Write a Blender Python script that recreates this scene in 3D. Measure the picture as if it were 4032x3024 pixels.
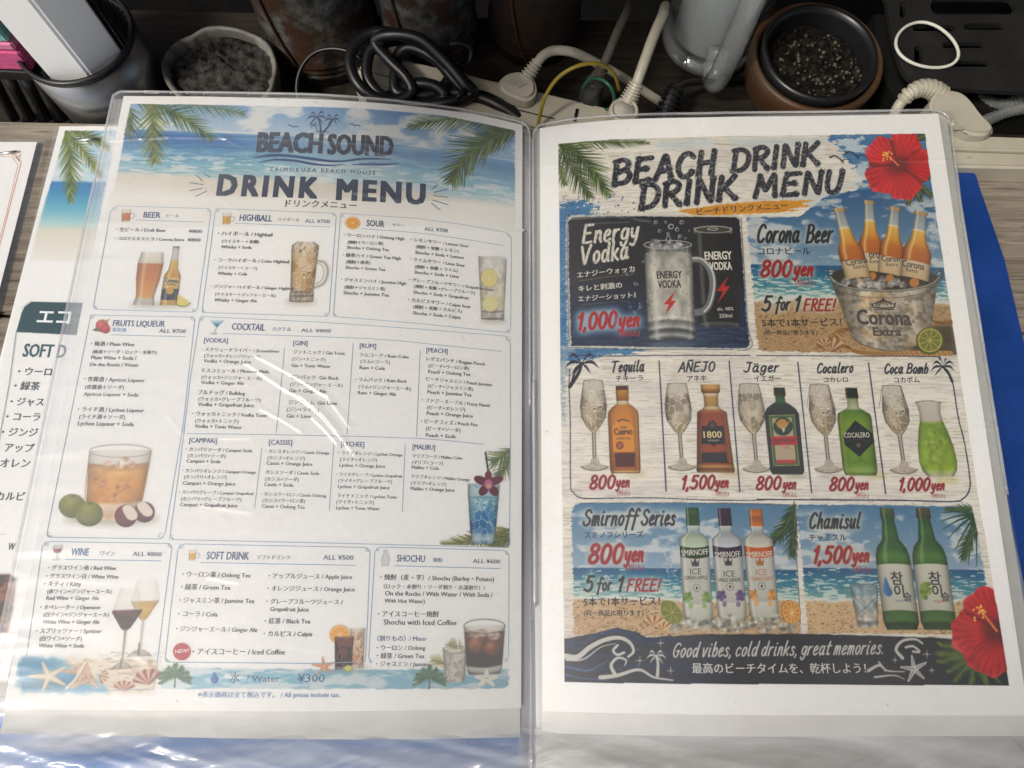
import bpy, bmesh, math, random
import numpy as np
from mathutils import Vector, Matrix
random.seed(7)
SC = bpy.context.scene
COL = SC.collection
for o in list(bpy.data.objects): bpy.data.objects.remove(o)

# ------------------------------------------------------------------ camera, sky, sun, exposure
PITCH, YAW, ROLL, CAMZ, FOC = .2766, -.05, .064, .339, .7204
def _rot():
    c, s = math.cos(PITCH), math.sin(PITCH); Rx = np.array([[1,0,0],[0,c,-s],[0,s,c]])
    c, s = math.cos(YAW), math.sin(YAW); Rz = np.array([[c,-s,0],[s,c,0],[0,0,1]])
    c, s = math.cos(ROLL), math.sin(ROLL); Rr = np.array([[c,-s,0],[s,c,0],[0,0,1]])
    return Rz @ Rx @ Rr
RM = _rot()
cam = bpy.data.cameras.new('camera'); camo = bpy.data.objects.new('camera', cam); COL.objects.link(camo)
camo.matrix_world = Matrix.Translation((0,0,CAMZ)) @ Matrix(RM.tolist()).to_4x4()
cam.sensor_width = 36; cam.lens = 36*FOC; cam.clip_start = .01; cam.clip_end = 50
SC.camera = camo
world = bpy.data.worlds.new("World"); SC.world = world; world.use_nodes = True
wn = world.node_tree; bg = wn.nodes['Background']
SUN_EL, SUN_AZ = 52, 236          # azimuth of the sun, degrees clockwise from +Y
sky = wn.nodes.new('ShaderNodeTexSky'); sky.sky_type = 'NISHITA'; sky.sun_disc = False
sky.sun_elevation = math.radians(SUN_EL); sky.sun_rotation = math.radians(SUN_AZ)
sky.air_density = .8; sky.dust_density = 4; sky.ozone_density = 1.0
wn.links.new(sky.outputs[0], bg.inputs['Color']); bg.inputs['Strength'].default_value = .12
sun = bpy.data.lights.new('sun', 'SUN'); suno = bpy.data.objects.new('sun', sun); COL.objects.link(suno)
sun.energy = 2.4; sun.angle = math.radians(10); sun.color = (1, .965, .86)
_d = Vector((math.sin(math.radians(SUN_AZ))*math.cos(math.radians(SUN_EL)), math.cos(math.radians(SUN_AZ))*math.cos(math.radians(SUN_EL)), math.sin(math.radians(SUN_EL))))
suno.rotation_euler = _d.to_track_quat('Z','Y').to_euler()
SC.view_settings.view_transform = 'Standard'; SC.view_settings.look = 'None'
SC.view_settings.exposure = 0.06; SC.view_settings.gamma = 1; SC.view_settings.use_curve_mapping = False
SC.render.engine = 'CYCLES'
SC.cycles.transparent_max_bounces = 16; SC.cycles.max_bounces = 10

# ------------------------------------------------------------------ geometry of the open folder
SPX = .0144                        # x of the spine
LEVEL = [None]                     # set while printing on a flat sheet that lies elsewhere
def hsurf(x):
    "height of the paper sheets: they dip towards the spine"
    x = np.asarray(x, float); d = np.abs(x-SPX)
    if LEVEL[0] is not None: return np.full(x.shape, LEVEL[0])
    L = .0061-.0171*np.clip(1-d/.13, 0, 1)**2
    R = -.011*np.clip(1-d/.11, 0, 1)**2
    return np.where(x < SPX, L, R)
def rays(px, py):
    q = np.stack([(np.asarray(px,float)-2016)/(FOC*4032), -(np.asarray(py,float)-1512)/(FOC*4032), -np.ones(np.shape(px))], -1)
    return q @ RM.T
def flat(px, py, z):
    "where a point of the photograph falls on the level z"
    d = rays(px, py); t = (np.asarray(z,float)-CAMZ)/d[...,2]
    return d[...,0]*t, d[...,1]*t
def onpage(px, py, lift=0.):
    z = np.zeros(np.shape(px))
    for _ in range(6):
        x, y = flat(px, py, z+lift); z = hsurf(x)
    return x, y
def at(px, py, z): 
    x, y = flat(px, py, z); return Vector((float(x), float(y), z))

# ------------------------------------------------------------------ object helpers
def tag(o, label=None, cat=None, group=None, kind=None):
    if label: o['label'] = label
    if cat: o['category'] = cat
    if group: o['group'] = group
    if kind: o['kind'] = kind
    return o
def thing(name, label, cat, loc=(0,0,0), group=None):
    o = bpy.data.objects.new(name, None); COL.objects.link(o); o.location = loc; o.empty_display_size = .02
    return tag(o, label, cat, group)
def link(name, me, mat, parent=None, smooth=False):
    o = bpy.data.objects.new(name, me); COL.objects.link(o)
    if mat: me.materials.append(mat)
    if smooth:
        me.polygons.foreach_set('use_smooth', [True]*len(me.polygons))
    if parent:
        o.parent = parent
        p = parent; off = Vector((0,0,0))
        while p: off += p.location; p = p.parent
        o.location = -off
    return o
def obj(name, bm, mat, parent=None, smooth=False):
    me = bpy.data.meshes.new(name); bmesh.ops.recalc_face_normals(bm, faces=bm.faces); bm.to_mesh(me); bm.free()
    return link(name, me, mat, parent, smooth)
def np_mesh(name, V, F, mat, parent=None, cols=None, smooth=False, loops=None):
    "F: (n,4) or (n,3) int array"
    me = bpy.data.meshes.new(name); V = np.asarray(V, np.float32); F = np.asarray(F, np.int32)
    n, k = F.shape
    me.vertices.add(len(V)); me.vertices.foreach_set('co', V.ravel())
    me.loops.add(n*k); me.loops.foreach_set('vertex_index', F.ravel())
    me.polygons.add(n); me.polygons.foreach_set('loop_start', np.arange(0, n*k, k, dtype=np.int32))
    me.update(calc_edges=True)
    if cols is not None:
        a = me.color_attributes.new('ink', 'FLOAT_COLOR', 'POINT')
        c4 = np.ones((len(V),4), np.float32); c4[:,:3] = cols; a.data.foreach_set('color', c4.ravel())
    me.validate()
    return link(name, me, mat, parent, smooth)

# ------------------------------------------------------------------ materials
def mat(name, rgb=(.5,.5,.5), rough=.5, metal=0., spec=.5, **kw):
    m = bpy.data.materials.new(name); m.use_nodes = True; b = m.node_tree.nodes['Principled BSDF']
    b.inputs['Base Color'].default_value = (*rgb,1); b.inputs['Roughness'].default_value = rough
    b.inputs['Metallic'].default_value = metal; b.inputs['Specular IOR Level'].default_value = spec
    for k, v in kw.items(): b.inputs[k.replace('_',' ')].default_value = v
    return m
def nodes(m): return m.node_tree.nodes, m.node_tree.links, m.node_tree.nodes['Principled BSDF']
def noisy(name, c1, c2, scale=40, rough=.6, detail=6, bump=.0, stretch=(1,1,1), lo=.35, hi=.65, c3=None, scale3=15, spec=.4, metal=0, lo3=.5, hi3=.62, bscale=None):
    m = mat(name, c1, rough, metal, spec); N, L, b = nodes(m)
    tc = N.new('ShaderNodeTexCoord'); mp = N.new('ShaderNodeMapping'); mp.inputs['Scale'].default_value = stretch
    L.new(tc.outputs['Object'], mp.inputs['Vector'])
    n = N.new('ShaderNodeTexNoise'); n.inputs['Scale'].default_value = scale; n.inputs['Detail'].default_value = detail; n.inputs['Roughness'].default_value = .65
    L.new(mp.outputs[0], n.inputs['Vector'])
    r = N.new('ShaderNodeValToRGB'); r.color_ramp.elements[0].position = lo; r.color_ramp.elements[1].position = hi
    r.color_ramp.elements[0].color = (*c1,1); r.color_ramp.elements[1].color = (*c2,1)
    L.new(n.outputs['Fac'], r.inputs[0]); out = r.outputs[0]
    if c3:
        n3 = N.new('ShaderNodeTexNoise'); n3.inputs['Scale'].default_value = scale3; n3.inputs['Detail'].default_value = 5
        L.new(mp.outputs[0], n3.inputs['Vector'])
        r3 = N.new('ShaderNodeValToRGB'); r3.color_ramp.elements[0].position = lo3; r3.color_ramp.elements[1].position = hi3
        L.new(n3.outputs['Fac'], r3.inputs[0])
        mx = N.new('ShaderNodeMixRGB'); L.new(r3.outputs[0], mx.inputs[0]); L.new(out, mx.inputs[1]); mx.inputs[2].default_value = (*c3,1); out = mx.outputs[0]
    L.new(out, b.inputs['Base Color'])
    if bump:
        bn = n
        if bscale:
            bn = N.new('ShaderNodeTexNoise'); bn.inputs['Scale'].default_value = bscale; bn.inputs['Detail'].default_value = 5; L.new(mp.outputs[0], bn.inputs['Vector'])
        bp = N.new('ShaderNodeBump'); bp.inputs['Strength'].default_value = bump; bp.inputs['Distance'].default_value = .002
        L.new(bn.outputs['Fac'], bp.inputs['Height']); L.new(bp.outputs[0], b.inputs['Normal'])
    return m
INK = mat('printed_ink', (.5,.5,.5), .55, spec=.3)
N_, L_, b_ = nodes(INK); a_ = N_.new('ShaderNodeVertexColor'); a_.layer_name = 'ink'; L_.new(a_.outputs[0], b_.inputs['Base Color'])
PAPER_A = .82
PAPER = noisy('white_paper', (.80,.80,.79), (.84,.84,.83), scale=300, rough=.6, spec=.3)

# ------------------------------------------------------------------ a little printing press: a raster of ink on a page
def lin(c):
    c = np.clip(np.asarray(c, float)/255, 0, 1)
    return np.where(c <= .04045, c/12.92, ((c+.055)/1.055)**2.4)
_rng = np.random.RandomState(3)
_tab = _rng.rand(256,256)
def vnoise(x, y, oct=4, seed=0):
    x = np.asarray(x,float)+seed*17.3; y = np.asarray(y,float)+seed*9.1; tot = 0; amp = .5; s = 0
    for o in range(oct):
        xi = np.floor(x).astype(int); yi = np.floor(y).astype(int); fx = x-xi; fy = y-yi
        fx = fx*fx*(3-2*fx); fy = fy*fy*(3-2*fy)
        g = lambda a, b: _tab[(yi+b) & 255, (xi+a) & 255]
        tot = tot+amp*((g(0,0)*(1-fx)+g(1,0)*fx)*(1-fy)+(g(0,1)*(1-fx)+g(1,1)*fx)*fy); s += amp
        amp *= .5; x = x*2.03+11.7; y = y*2.03+5.3
    return tot/s
def sstep(a, b, x):
    t = np.clip((x-a)/(b-a+1e-12), 0, 1); return t*t*(3-2*t)
def mixc(a, b, t):
    a = np.asarray(a,float); b = np.asarray(b,float); t = np.asarray(t,float)[...,None]
    return a*(1-t)+b*t
def ramp(stops, t):
    t = np.asarray(t,float); xs = [s[0] for s in stops]
    return np.stack([np.interp(t, xs, [s[1][k] for s in stops]) for k in range(3)], -1)
def vor(x, y, seed=0):
    "returns (distance to nearest, second - nearest, cell random) of a jittered grid"
    xi = np.floor(x).astype(int); yi = np.floor(y).astype(int)
    d1 = np.full(np.shape(x), 9.); d2 = d1.copy(); cr = np.zeros(np.shape(x))
    for a in (-1,0,1):
        for b in (-1,0,1):
            jx = _tab[(yi+b+seed) & 255, (xi+a) & 255]; jy = _tab[(yi+b+91) & 255, (xi+a+37+seed) & 255]
            d = np.hypot(xi+a+jx-x, yi+b+jy-y)
            n = d < d1; d2 = np.where(n, d1, np.minimum(d2, d)); cr = np.where(n, jx, cr); d1 = np.where(n, d, d1)
    return d1, d2-d1, cr
def catmull(P, n=6, closed=False):
    P = np.asarray(P, float)
    if len(P) < 3: return P
    Q = np.concatenate([P[-1:],P,P[:2]]) if closed else np.concatenate([2*P[:1]-P[1:2],P,2*P[-1:]-P[-2:-1]])
    out = []
    for i in range(1, len(Q)-2):
        for t in np.arange(n)/n:
            out.append(.5*((2*Q[i])+(-Q[i-1]+Q[i+1])*t+(2*Q[i-1]-5*Q[i]+4*Q[i+1]-Q[i+2])*t*t+(-Q[i-1]+3*Q[i]-3*Q[i+1]+Q[i+2])*t**3))
    if not closed: out.append(Q[-2])
    return np.array(out)
CELL = .00030
class Canvas:
    def __init__(s, x0, y0, x1, y1, base=(255,255,255)):
        s.x0, s.y0 = x0, y0; s.nx = int((x1-x0)/CELL)+1; s.ny = int((y1-y0)/CELL)+1
        s.c = np.empty((s.ny, s.nx, 3)); s.c[:] = base; s.m = np.zeros((s.ny, s.nx)); s.id = np.zeros((s.ny, s.nx), int); s.cur = 0; s.fr = (0,0,1)
        s.parts = {}
    def part(s, i, name=None, parent=0, label=None):
        s.cur = i
        if name: s.parts[i] = (name, parent, label)
    def frame(s, x0, y0, k): s.fr = (x0, y0, k)
    def P(s, pts):
        pts = np.asarray(pts, float).reshape(-1,2); fx, fy, k = s.fr
        x, y = onpage(fx+pts[:,0]/k, fy+pts[:,1]/k)
        return np.stack([(x-s.x0)/CELL, (y-s.y0)/CELL], 1)
    def sc(s, p):
        a = s.P([p, (p[0]+20, p[1])]); return np.hypot(*(a[1]-a[0]))/20
    def box(s, A, pad=2):
        x0, y0 = np.floor(A.min(0)).astype(int)-pad; x1, y1 = np.ceil(A.max(0)).astype(int)+pad
        return max(x0,0), max(y0,0), min(x1, s.nx-1)+1, min(y1, s.ny-1)+1
    def put(s, b, cov, colr, keep=False):
        x0, y0, x1, y1 = b
        sl = (slice(y0,y1), slice(x0,x1))
        s.c[sl] = s.c[sl]*(1-cov[...,None])+np.asarray(colr,float)*cov[...,None]
        s.m[sl] = np.maximum(s.m[sl], cov)
        if not keep: s.id[sl] = np.where((cov > .5) | ((cov > .02) & (s.id[sl] == 0)), s.cur, s.id[sl])
    def poly(s, pts, colr, a=1., rough=0, rs=.5, blur=0, smooth=False, keep=False, raw=False):
        A = pts if raw else s.P(pts)
        if smooth: A = catmull(A, 5, True)
        b = s.box(A, 3+int(rough)+int(blur*3))
        x0, y0, x1, y1 = b
        if x1 <= x0 or y1 <= y0: return
        SS = 3 if (x1-x0)*(y1-y0) < 250000 else 2
        X, Y = np.meshgrid(np.arange(x0*SS, x1*SS), np.arange(y0*SS, y1*SS)); X = (X+.5)/SS-.5; Y = (Y+.5)/SS-.5
        if rough:
            dx = (vnoise(X*rs/3, Y*rs, 3, 1)-.5)*2*rough; dy = (vnoise(X*rs/3, Y*rs, 3, 5)-.5)*rough; X = X+dx; Y = Y+dy
        ins = np.zeros(X.shape, bool); B = np.roll(A, -1, 0)
        for (ax, ay), (bx, by) in zip(A, B):
            if ay == by: continue
            c = (ay > Y) != (by > Y)
            ins ^= c & (X < (bx-ax)*(Y-ay)/(by-ay)+ax)
        cov = ins.reshape(y1-y0, SS, x1-x0, SS).mean((1,3))
        if blur: cov = s.blur(cov, blur)
        cov = cov*a
        if callable(colr):
            gx, gy = np.meshgrid(np.arange(x0,x1), np.arange(y0,y1)); lo = A.min(0); hi = A.max(0)
            S = (gx-lo[0])/(hi[0]-lo[0]+1e-9); T = 1-(gy-lo[1])/(hi[1]-lo[1]+1e-9)
            colr = colr(S, T, gx*CELL*1000, gy*CELL*1000)
        s.put(b, cov, colr, keep)
    def erase(s, pts):
        "back to bare paper"
        A = s.P(pts); b = s.box(A, 2); x0, y0, x1, y1 = b
        if x1 <= x0 or y1 <= y0: return
        X, Y = np.meshgrid(np.arange(x0,x1), np.arange(y0,y1)); ins = np.zeros(X.shape, bool); B = np.roll(A, -1, 0)
        for (ax, ay), (bx, by) in zip(A, B):
            if ay != by: ins ^= ((ay > Y) != (by > Y)) & (X < (bx-ax)*(Y-ay)/(by-ay)+ax)
        sl = (slice(y0,y1), slice(x0,x1)); s.c[sl][ins] = (250,249,246); s.m[sl][ins] = 0; s.id[sl][ins] = 0
    def blur(s, m, r):
        k = max(1, int(round(r)))
        for _ in range(2):
            for ax in (0,1):
                p = np.pad(m, [(k+1,k) if i == ax else (0,0) for i in (0,1)], mode='edge'); cs = np.cumsum(p, ax)
                m = (cs[2*k+1:]-cs[:-2*k-1])/(2*k+1) if ax == 0 else (cs[:,2*k+1:]-cs[:,:-2*k-1])/(2*k+1)
        return m
    def ell(s, c, rx, ry, colr, rot=0, **k):
        t = np.linspace(0, 2*np.pi, 28, endpoint=False); u = rx*np.cos(t); v = ry*np.sin(t)
        s.poly(np.stack([c[0]+u*math.cos(rot)-v*math.sin(rot), c[1]+u*math.sin(rot)+v*math.cos(rot)], 1), colr, **k)
    def stroke(s, pts, w, colr, a=1., smooth=True, w1=None, keep=False, rough=0, raw=False, acc=None):
        "w: full width in frame units at the start, w1 at the end"
        A = pts if raw else s.P(pts)
        k = 1 if raw else s.sc(np.asarray(pts, float).reshape(-1,2)[0])
        if smooth: A = catmull(A, 6)
        n = len(A); W = np.linspace(w*k/2, (w if w1 is None else w1)*k/2, n)
        b = s.box(A, int(W.max())+3); x0, y0, x1, y1 = b
        if x1 <= x0 or y1 <= y0: return
        X, Y = np.meshgrid(np.arange(x0,x1), np.arange(y0,y1)); D = np.full(X.shape, -99.)
        if rough: 
            nn = (vnoise(X*.9, Y*.9, 2, 3)-.5)*rough
        for i in range(n-1):
            p, q = A[i], A[i+1]; d = q-p; l2 = d@d+1e-9
            t = np.clip(((X-p[0])*d[0]+(Y-p[1])*d[1])/l2, 0, 1)
            D = np.maximum(D, W[i]+(W[i+1]-W[i])*t-np.hypot(X-p[0]-t*d[0], Y-p[1]-t*d[1]))
        if rough: D = D+nn
        cov = np.clip(D+.5, 0, 1)
        if W.max() < .5: cov = cov*np.clip(W.max()/.5,.3,1)
        if acc is not None:
            acc[y0:y1,x0:x1] = np.maximum(acc[y0:y1,x0:x1], cov); return
        s.put(b, cov*a, colr, keep)
    def lathe(s, top, bot, prof, fn, a=1., keep=False):
        "a turned thing drawn from the side: prof = [(t, radius in frame units)], fn(t, s) -> colour (and alpha)"
        A = s.P([top, bot]); k = s.sc(top); d = A[1]-A[0]; L = np.hypot(*d); d = d/L; n = np.array([-d[1], d[0]])
        rm = max(r for _, r in prof)*k
        C = np.array([A[0]+n*rm, A[0]-n*rm, A[1]+n*rm, A[1]-n*rm]); b = s.box(C, 3); x0, y0, x1, y1 = b
        if x1 <= x0 or y1 <= y0: return
        X, Y = np.meshgrid(np.arange(x0,x1), np.arange(y0,y1))
        l = (X-A[0][0])*d[0]+(Y-A[0][1])*d[1]; o = (X-A[0][0])*n[0]+(Y-A[0][1])*n[1]
        sgn = 1 if n[0] > 0 else -1
        t = l/L; r = np.interp(t, [p for p, _ in prof], [q*k for _, q in prof]); sgo = o*sgn/np.maximum(r, .3)
        cov = np.clip(r-np.abs(o)+.5, 0, 1)*np.clip(l+.5, 0, 1)*np.clip(L-l+.5, 0, 1)*a
        res = fn(t, np.clip(sgo,-1,1))
        if isinstance(res, tuple): res, al = res; cov = cov*al
        s.put(b, cov, res, keep)
    def flush(s, lift, parents, clip=None, K=1., idmin=1):
        "turn every part into a mesh of its own"
        gx = s.x0+np.arange(s.nx)*CELL; gy = s.y0+np.arange(s.ny)*CELL
        ids = s.id.copy(); ids[s.m < .015] = 0
        fid = np.maximum.reduce([ids[:-1,:-1], ids[1:,:-1], ids[:-1,1:], ids[1:,1:]])
        cc = ids[:-1,:-1]; fid = np.where(cc > 0, cc, fid)
        alb = np.clip((lin(s.c)-.014)/.986, .004, 1)**1.08*K
        made = {}
        for i in sorted(s.parts, key=lambda q: (s.parts[q][1] != 0, q)):
            name, par, label = s.parts[i]
            J, I = np.nonzero(fid == i)
            if not len(J): continue
            v = np.stack([J*s.nx+I, J*s.nx+I+1, (J+1)*s.nx+I+1, (J+1)*s.nx+I], 1)
            u, inv = np.unique(v, return_inverse=True); F = inv.reshape(v.shape)
            x = gx[u % s.nx]; y = gy[u//s.nx]
            V = np.stack([x, y, hsurf(x)+lift], 1)
            o = np_mesh(name, V, F, INK, made.get(par) or parents, cols=alb.reshape(-1,3)[u], smooth=True)
            if label: o['label'] = label
            made[i] = o
        return made
# ------------------------------------------------------------------ brush hand lettering (single strokes, y up, cap height 100)
GL = {
'E':"60,98 36,97 14,96;14,98 9,50 5,1;9,52 46,54;4,2 30,1 56,4",'V':"4,97 13,50 24,0 44,52 66,100",'C':"62,82 50,97 30,95 13,68 9,32 22,4 42,2 60,20",
'B':"12,97 8,48 5,0;6,95 34,101 54,86 46,62 14,51;14,52 46,54 60,32 44,6 4,2",'T':"0,94 36,99 74,98;38,97 30,48 25,0",'A':"0,0 20,55 36,99 48,50 58,0;12,34 52,37",
'N':"6,0 9,50 12,98 32,50 54,2 57,50 60,100",'J':"18,98 60,98;46,98 44,38 34,6 16,0 2,14",'O':"36,99 14,80 8,38 20,4 44,4 60,36 56,80 36,99",
'S':"58,84 42,99 20,92 14,72 32,54 52,40 52,16 32,0 10,6 2,22",'F':"62,98 36,98 12,96;13,98 9,50 5,0;9,52 46,54",'R':"10,0 11,50 13,97;8,95 38,101 56,82 44,58 14,50;26,52 42,26 60,0",
'G':"62,82 48,96 28,92 10,62 9,28 24,3 46,6 56,42;34,42 62,44",'D':"13,97 9,50 6,1;4,96 36,98 60,74 58,34 38,6 4,2",'I':"14,98 11,50 8,0",'K':"13,98 9,50 6,0;58,98 36,70 10,44;24,54 42,26 62,0",
'M':"4,0 12,50 16,98 28,60 38,30 52,64 66,98 70,50 74,0",'H':"13,98 9,50 6,0;60,99 56,50 52,0;8,50 56,53",'U':"12,98 8,50 12,12 28,0 46,12 54,50 58,98",
'a':"44,50 30,62 12,48 7,18 18,0 34,10 45,44;47,60 43,22 48,1 56,6",'b':"15,102 9,50 7,4;10,32 26,60 43,50 42,16 26,0 8,8",'c':"43,50 28,62 11,46 8,14 22,0 43,12",
'd':"43,48 28,61 10,44 8,12 22,0 38,16 46,50;54,102 46,24 50,0",'e':"10,30 32,36 41,52 28,62 11,44 9,12 22,0 43,12",'f':"58,90 46,105 31,90 24,40 14,-30;6,57 48,60",
'g':"44,50 28,62 10,46 8,16 22,5 38,18 46,58 42,2 28,-30 10,-28 4,-14",'h':"15,102 9,50 6,0;8,30 24,59 38,54 37,24 42,0",'i':"13,61 8,18 14,0 22,5;16,84 17,87",
'k':"15,102 9,50 6,0;44,60 28,40 10,30;18,34 30,16 46,0",'l':"17,102 10,50 9,12 16,0 24,5",'m':"9,60 4,0;6,30 19,59 29,54 27,0;28,32 43,59 54,52 52,16 58,0",
'n':"9,60 4,0;6,30 23,59 37,53 35,18 41,0",'o':"27,61 11,48 7,20 18,0 34,8 43,36 38,56 26,61",'q':"44,50 28,62 11,48 8,20 20,4 36,16 46,58;47,60 40,10 36,-34",
'r':"9,60 6,30 4,0;6,32 18,54 36,60",'s':"39,50 26,62 13,52 20,36 35,24 34,6 18,0 2,9",'t':"22,92 13,40 12,10 20,0 32,8;2,60 40,64",'u':"9,60 7,18 15,0 29,10 41,58;43,60 39,16 47,0",
'v':"5,60 10,28 17,0 30,32 42,62",'y':"9,60 9,24 20,12 36,28 45,60;47,62 38,4 22,-32 4,-26",
'0':"36,99 15,80 9,36 20,3 42,4 58,40 56,80 36,99",'1':"8,74 22,84 33,99 28,50 23,0",'5':"60,98 24,97;24,98 16,58 38,64 55,46 50,14 28,0 4,10",'8':"33,53 13,70 18,92 38,99 54,84 47,64 28,50 9,32 9,8 29,0 50,12 54,34 33,53",
'!':"22,100 16,64 12,30;8,3 9,5",',':"9,6 7,-6 2,-16",'.':"6,3 7,5",' ':"",'~':"18,112 28,120 40,113 52,121",':':"10,50 11,52;8,5 9,7"}
GW = {' ':26,'i':24,'l':24,'1':34,'!':26,',':16,'.':14,'I':20,'r':36,'t':36,'f':40,'J':58,'M':80}
def hand(cv, text, p0, p1, cap, colr, w=.16, slant=.16, halo=None, rough=0, acc=None, dry=0, narrow=1., brush=False):
    "write along p0-p1 (frame units), cap = cap height in frame units; colr is an inside colour"
    gl = []; x = 0
    for ch in text:
        src = {'Ñ':'N','ä':'a'}.get(ch, ch); st = GL[src]
        segs = [np.array([list(map(float, q.split(','))) for q in s.split()]) for s in st.split(';') if s]
        wd = max([s[:,0].max() for s in segs]) if segs else 0
        wd = GW.get(src, wd)
        if ch == 'Ñ': segs.append(np.array([[16,112],[28,121],[40,114],[54,122]], float))
        if ch == 'ä': segs += [np.array([[14,82],[15,85]], float), np.array([[38,82],[39,85]], float)]
        gl.append((x, segs)); x += wd+(16 if ch != ' ' else 0)
    tot = x-16; d = np.subtract(p1, p0).astype(float); L = np.hypot(*d); ex = d/L; ey = np.array([ex[1], -ex[0]])
    sx = L/(tot+slant*40)
    A = np.zeros((cv.ny, cv.nx)) if acc is None else acc
    for gx, segs in gl:
        for s in segs:
            u = (s[:,0]+gx)*sx+s[:,1]/100*cap*slant; v = s[:,1]/100*cap
            pts = np.asarray(p0)+u[:,None]*ex+v[:,None]*ey
            cv.stroke(pts, w*cap, None, acc=A, smooth=len(s) > 2, rough=rough)
            if brush:      # frayed brush ends
                for k in range(4):
                    q = np.asarray(pts[[0,-1]]); dd = (pts[-1]-pts[-2]); dd = dd/(np.hypot(*dd)+1e-9); nn = np.array([-dd[1], dd[0]])
                    f = (k-1.5)/3*w*cap; e = pts[-1]+nn*f
                    cv.stroke([e-dd*w*cap*.4, e+dd*w*cap*random.uniform(.1,.75)], w*cap*.22, None, acc=A, smooth=False, w1=w*cap*.08)
    ys, xs = np.nonzero(A > 0)
    if not len(ys): return
    pad = 12; b = max(xs.min()-pad,0), max(ys.min()-pad,0), min(xs.max()+pad, cv.nx), min(ys.max()+pad, cv.ny)
    M = A[b[1]:b[3], b[0]:b[2]]
    if halo is not None:
        col, r, amt = halo; H = np.clip(cv.blur(np.clip(cv.blur(M, r)*3,0,1), r)*amt, 0, 1); cv.put(b, H, np.array(col, float), True)
    if dry:
        gx, gy = np.meshgrid(np.arange(b[0],b[2]), np.arange(b[1],b[3])); M = M*(1-dry*sstep(.55,.7,vnoise(gx*.35, gy*.35, 3, 8)))
    cv.put(b, M, np.array(colr, float), True)
    return A

# ------------------------------------------------------------------ picture elements
def cyl(stops, edge=.55, hl=.35, pos=-.45, wd=.16, hc=(255,255,255)):
    def f(t, s):
        c = ramp(stops, t); e = 1-edge*np.abs(s)**4; c = c*e[...,None]
        h = hl*np.exp(-((s-pos)/wd)**2)+hl*.4*np.exp(-((s+pos*1.5)/wd/.6)**2)
        return mixc(c, np.array(hc, float), np.clip(h,0,1))
    return f
def frond(cv, p0, pc, p1, n=34, ll=150, cols=((40,70,35),(120,150,70)), w=7, ang=.9, droop=(0,0), seed=1, rach=(110,120,60), a=1.):
    R = random.Random(seed); p0, pc, p1 = map(np.array, (p0,pc,p1))
    for i in range(n):
        t = .06+.94*i/n; q = (1-t)**2*p0+2*t*(1-t)*pc+t*t*p1; d = 2*(1-t)*(pc-p0)+2*t*(p1-pc); d = d/np.hypot(*d)
        for sd in (-1,1):
            an = sd*ang*(1-.45*t)*R.uniform(.85,1.15); l = ll*math.sin(math.pi*min(.97,(.16+.8*t)))**.7*R.uniform(.75,1.05)
            e = np.array([d[0]*math.cos(an)-d[1]*math.sin(an), d[0]*math.sin(an)+d[1]*math.cos(an)])
            m = q+e*l*.55; tip = q+e*l+np.array(droop)*l; k = R.random()
            c = np.array(cols[0])*(1-k)+np.array(cols[1])*k
            cv.stroke([q,m,tip], w*R.uniform(.8,1.2), c, w1=w*.15, a=a)
    cv.stroke([p0,(p0+2*pc+p1)/4,p1], w*.8, rach, w1=w*.3, a=a)
def hibiscus(cv, c, r, rot=0, col=(205,40,48), dark=(120,16,30), n=5, aim=None, only=None):
    c = np.array(c, float)
    for k in (only or range(n)):
        a = rot+k*2*math.pi/n; pts = []
        for u in np.linspace(-1,1,17):
            rr = r*(1.0-.32*abs(u)**2.6+.035*math.sin(u*9+k)); th = a+u*.74; pts.append(c+rr*np.array([math.cos(th), math.sin(th)]))
        pts.append(c)
        A = cv.P(pts); cc = cv.P([c])[0]; R_ = np.hypot(*(A[8]-cc)); am = math.atan2(A[8][1]-cc[1], A[8][0]-cc[0])
        def f(S,T,X,Y,cc=cc,R_=R_,am=am,k=k):
            dx = X/1000/CELL-cc[0]; dy = Y/1000/CELL-cc[1]; q = np.hypot(dx,dy)/R_; th = np.angle(np.exp(1j*(np.arctan2(dy,dx)-am)))
            v = .5+.5*np.sin(th*34+vnoise(dx*.05,dy*.05,2,k)*6)
            m = mixc(dark, col, sstep(.05,.5,q)); m = m*(1+.18*(v-.5)*sstep(.2,.9,q)+.22*(vnoise(dx*.04,dy*.04,2,k+3)-.5))[...,None]
            return mixc(m, (235,95,95), .45*sstep(.72,1,q)*(th > .1)+.3*sstep(.9,1,q))*(1-.35*sstep(.55,.74,np.abs(th))[...,None])
        cv.poly(A, f, raw=True)
    if aim is not None:
        e = np.array(aim, float); cv.stroke([c,(c+e)/2+[2,-3],e], r*.055, (240,130,70), w1=r*.045)
        for q in range(16): cv.ell(e+np.array([random.gauss(0,r*.09), random.gauss(0,r*.08)])+(c-e)*random.uniform(0,.25), r*.024, r*.024, (245,205,90))
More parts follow.
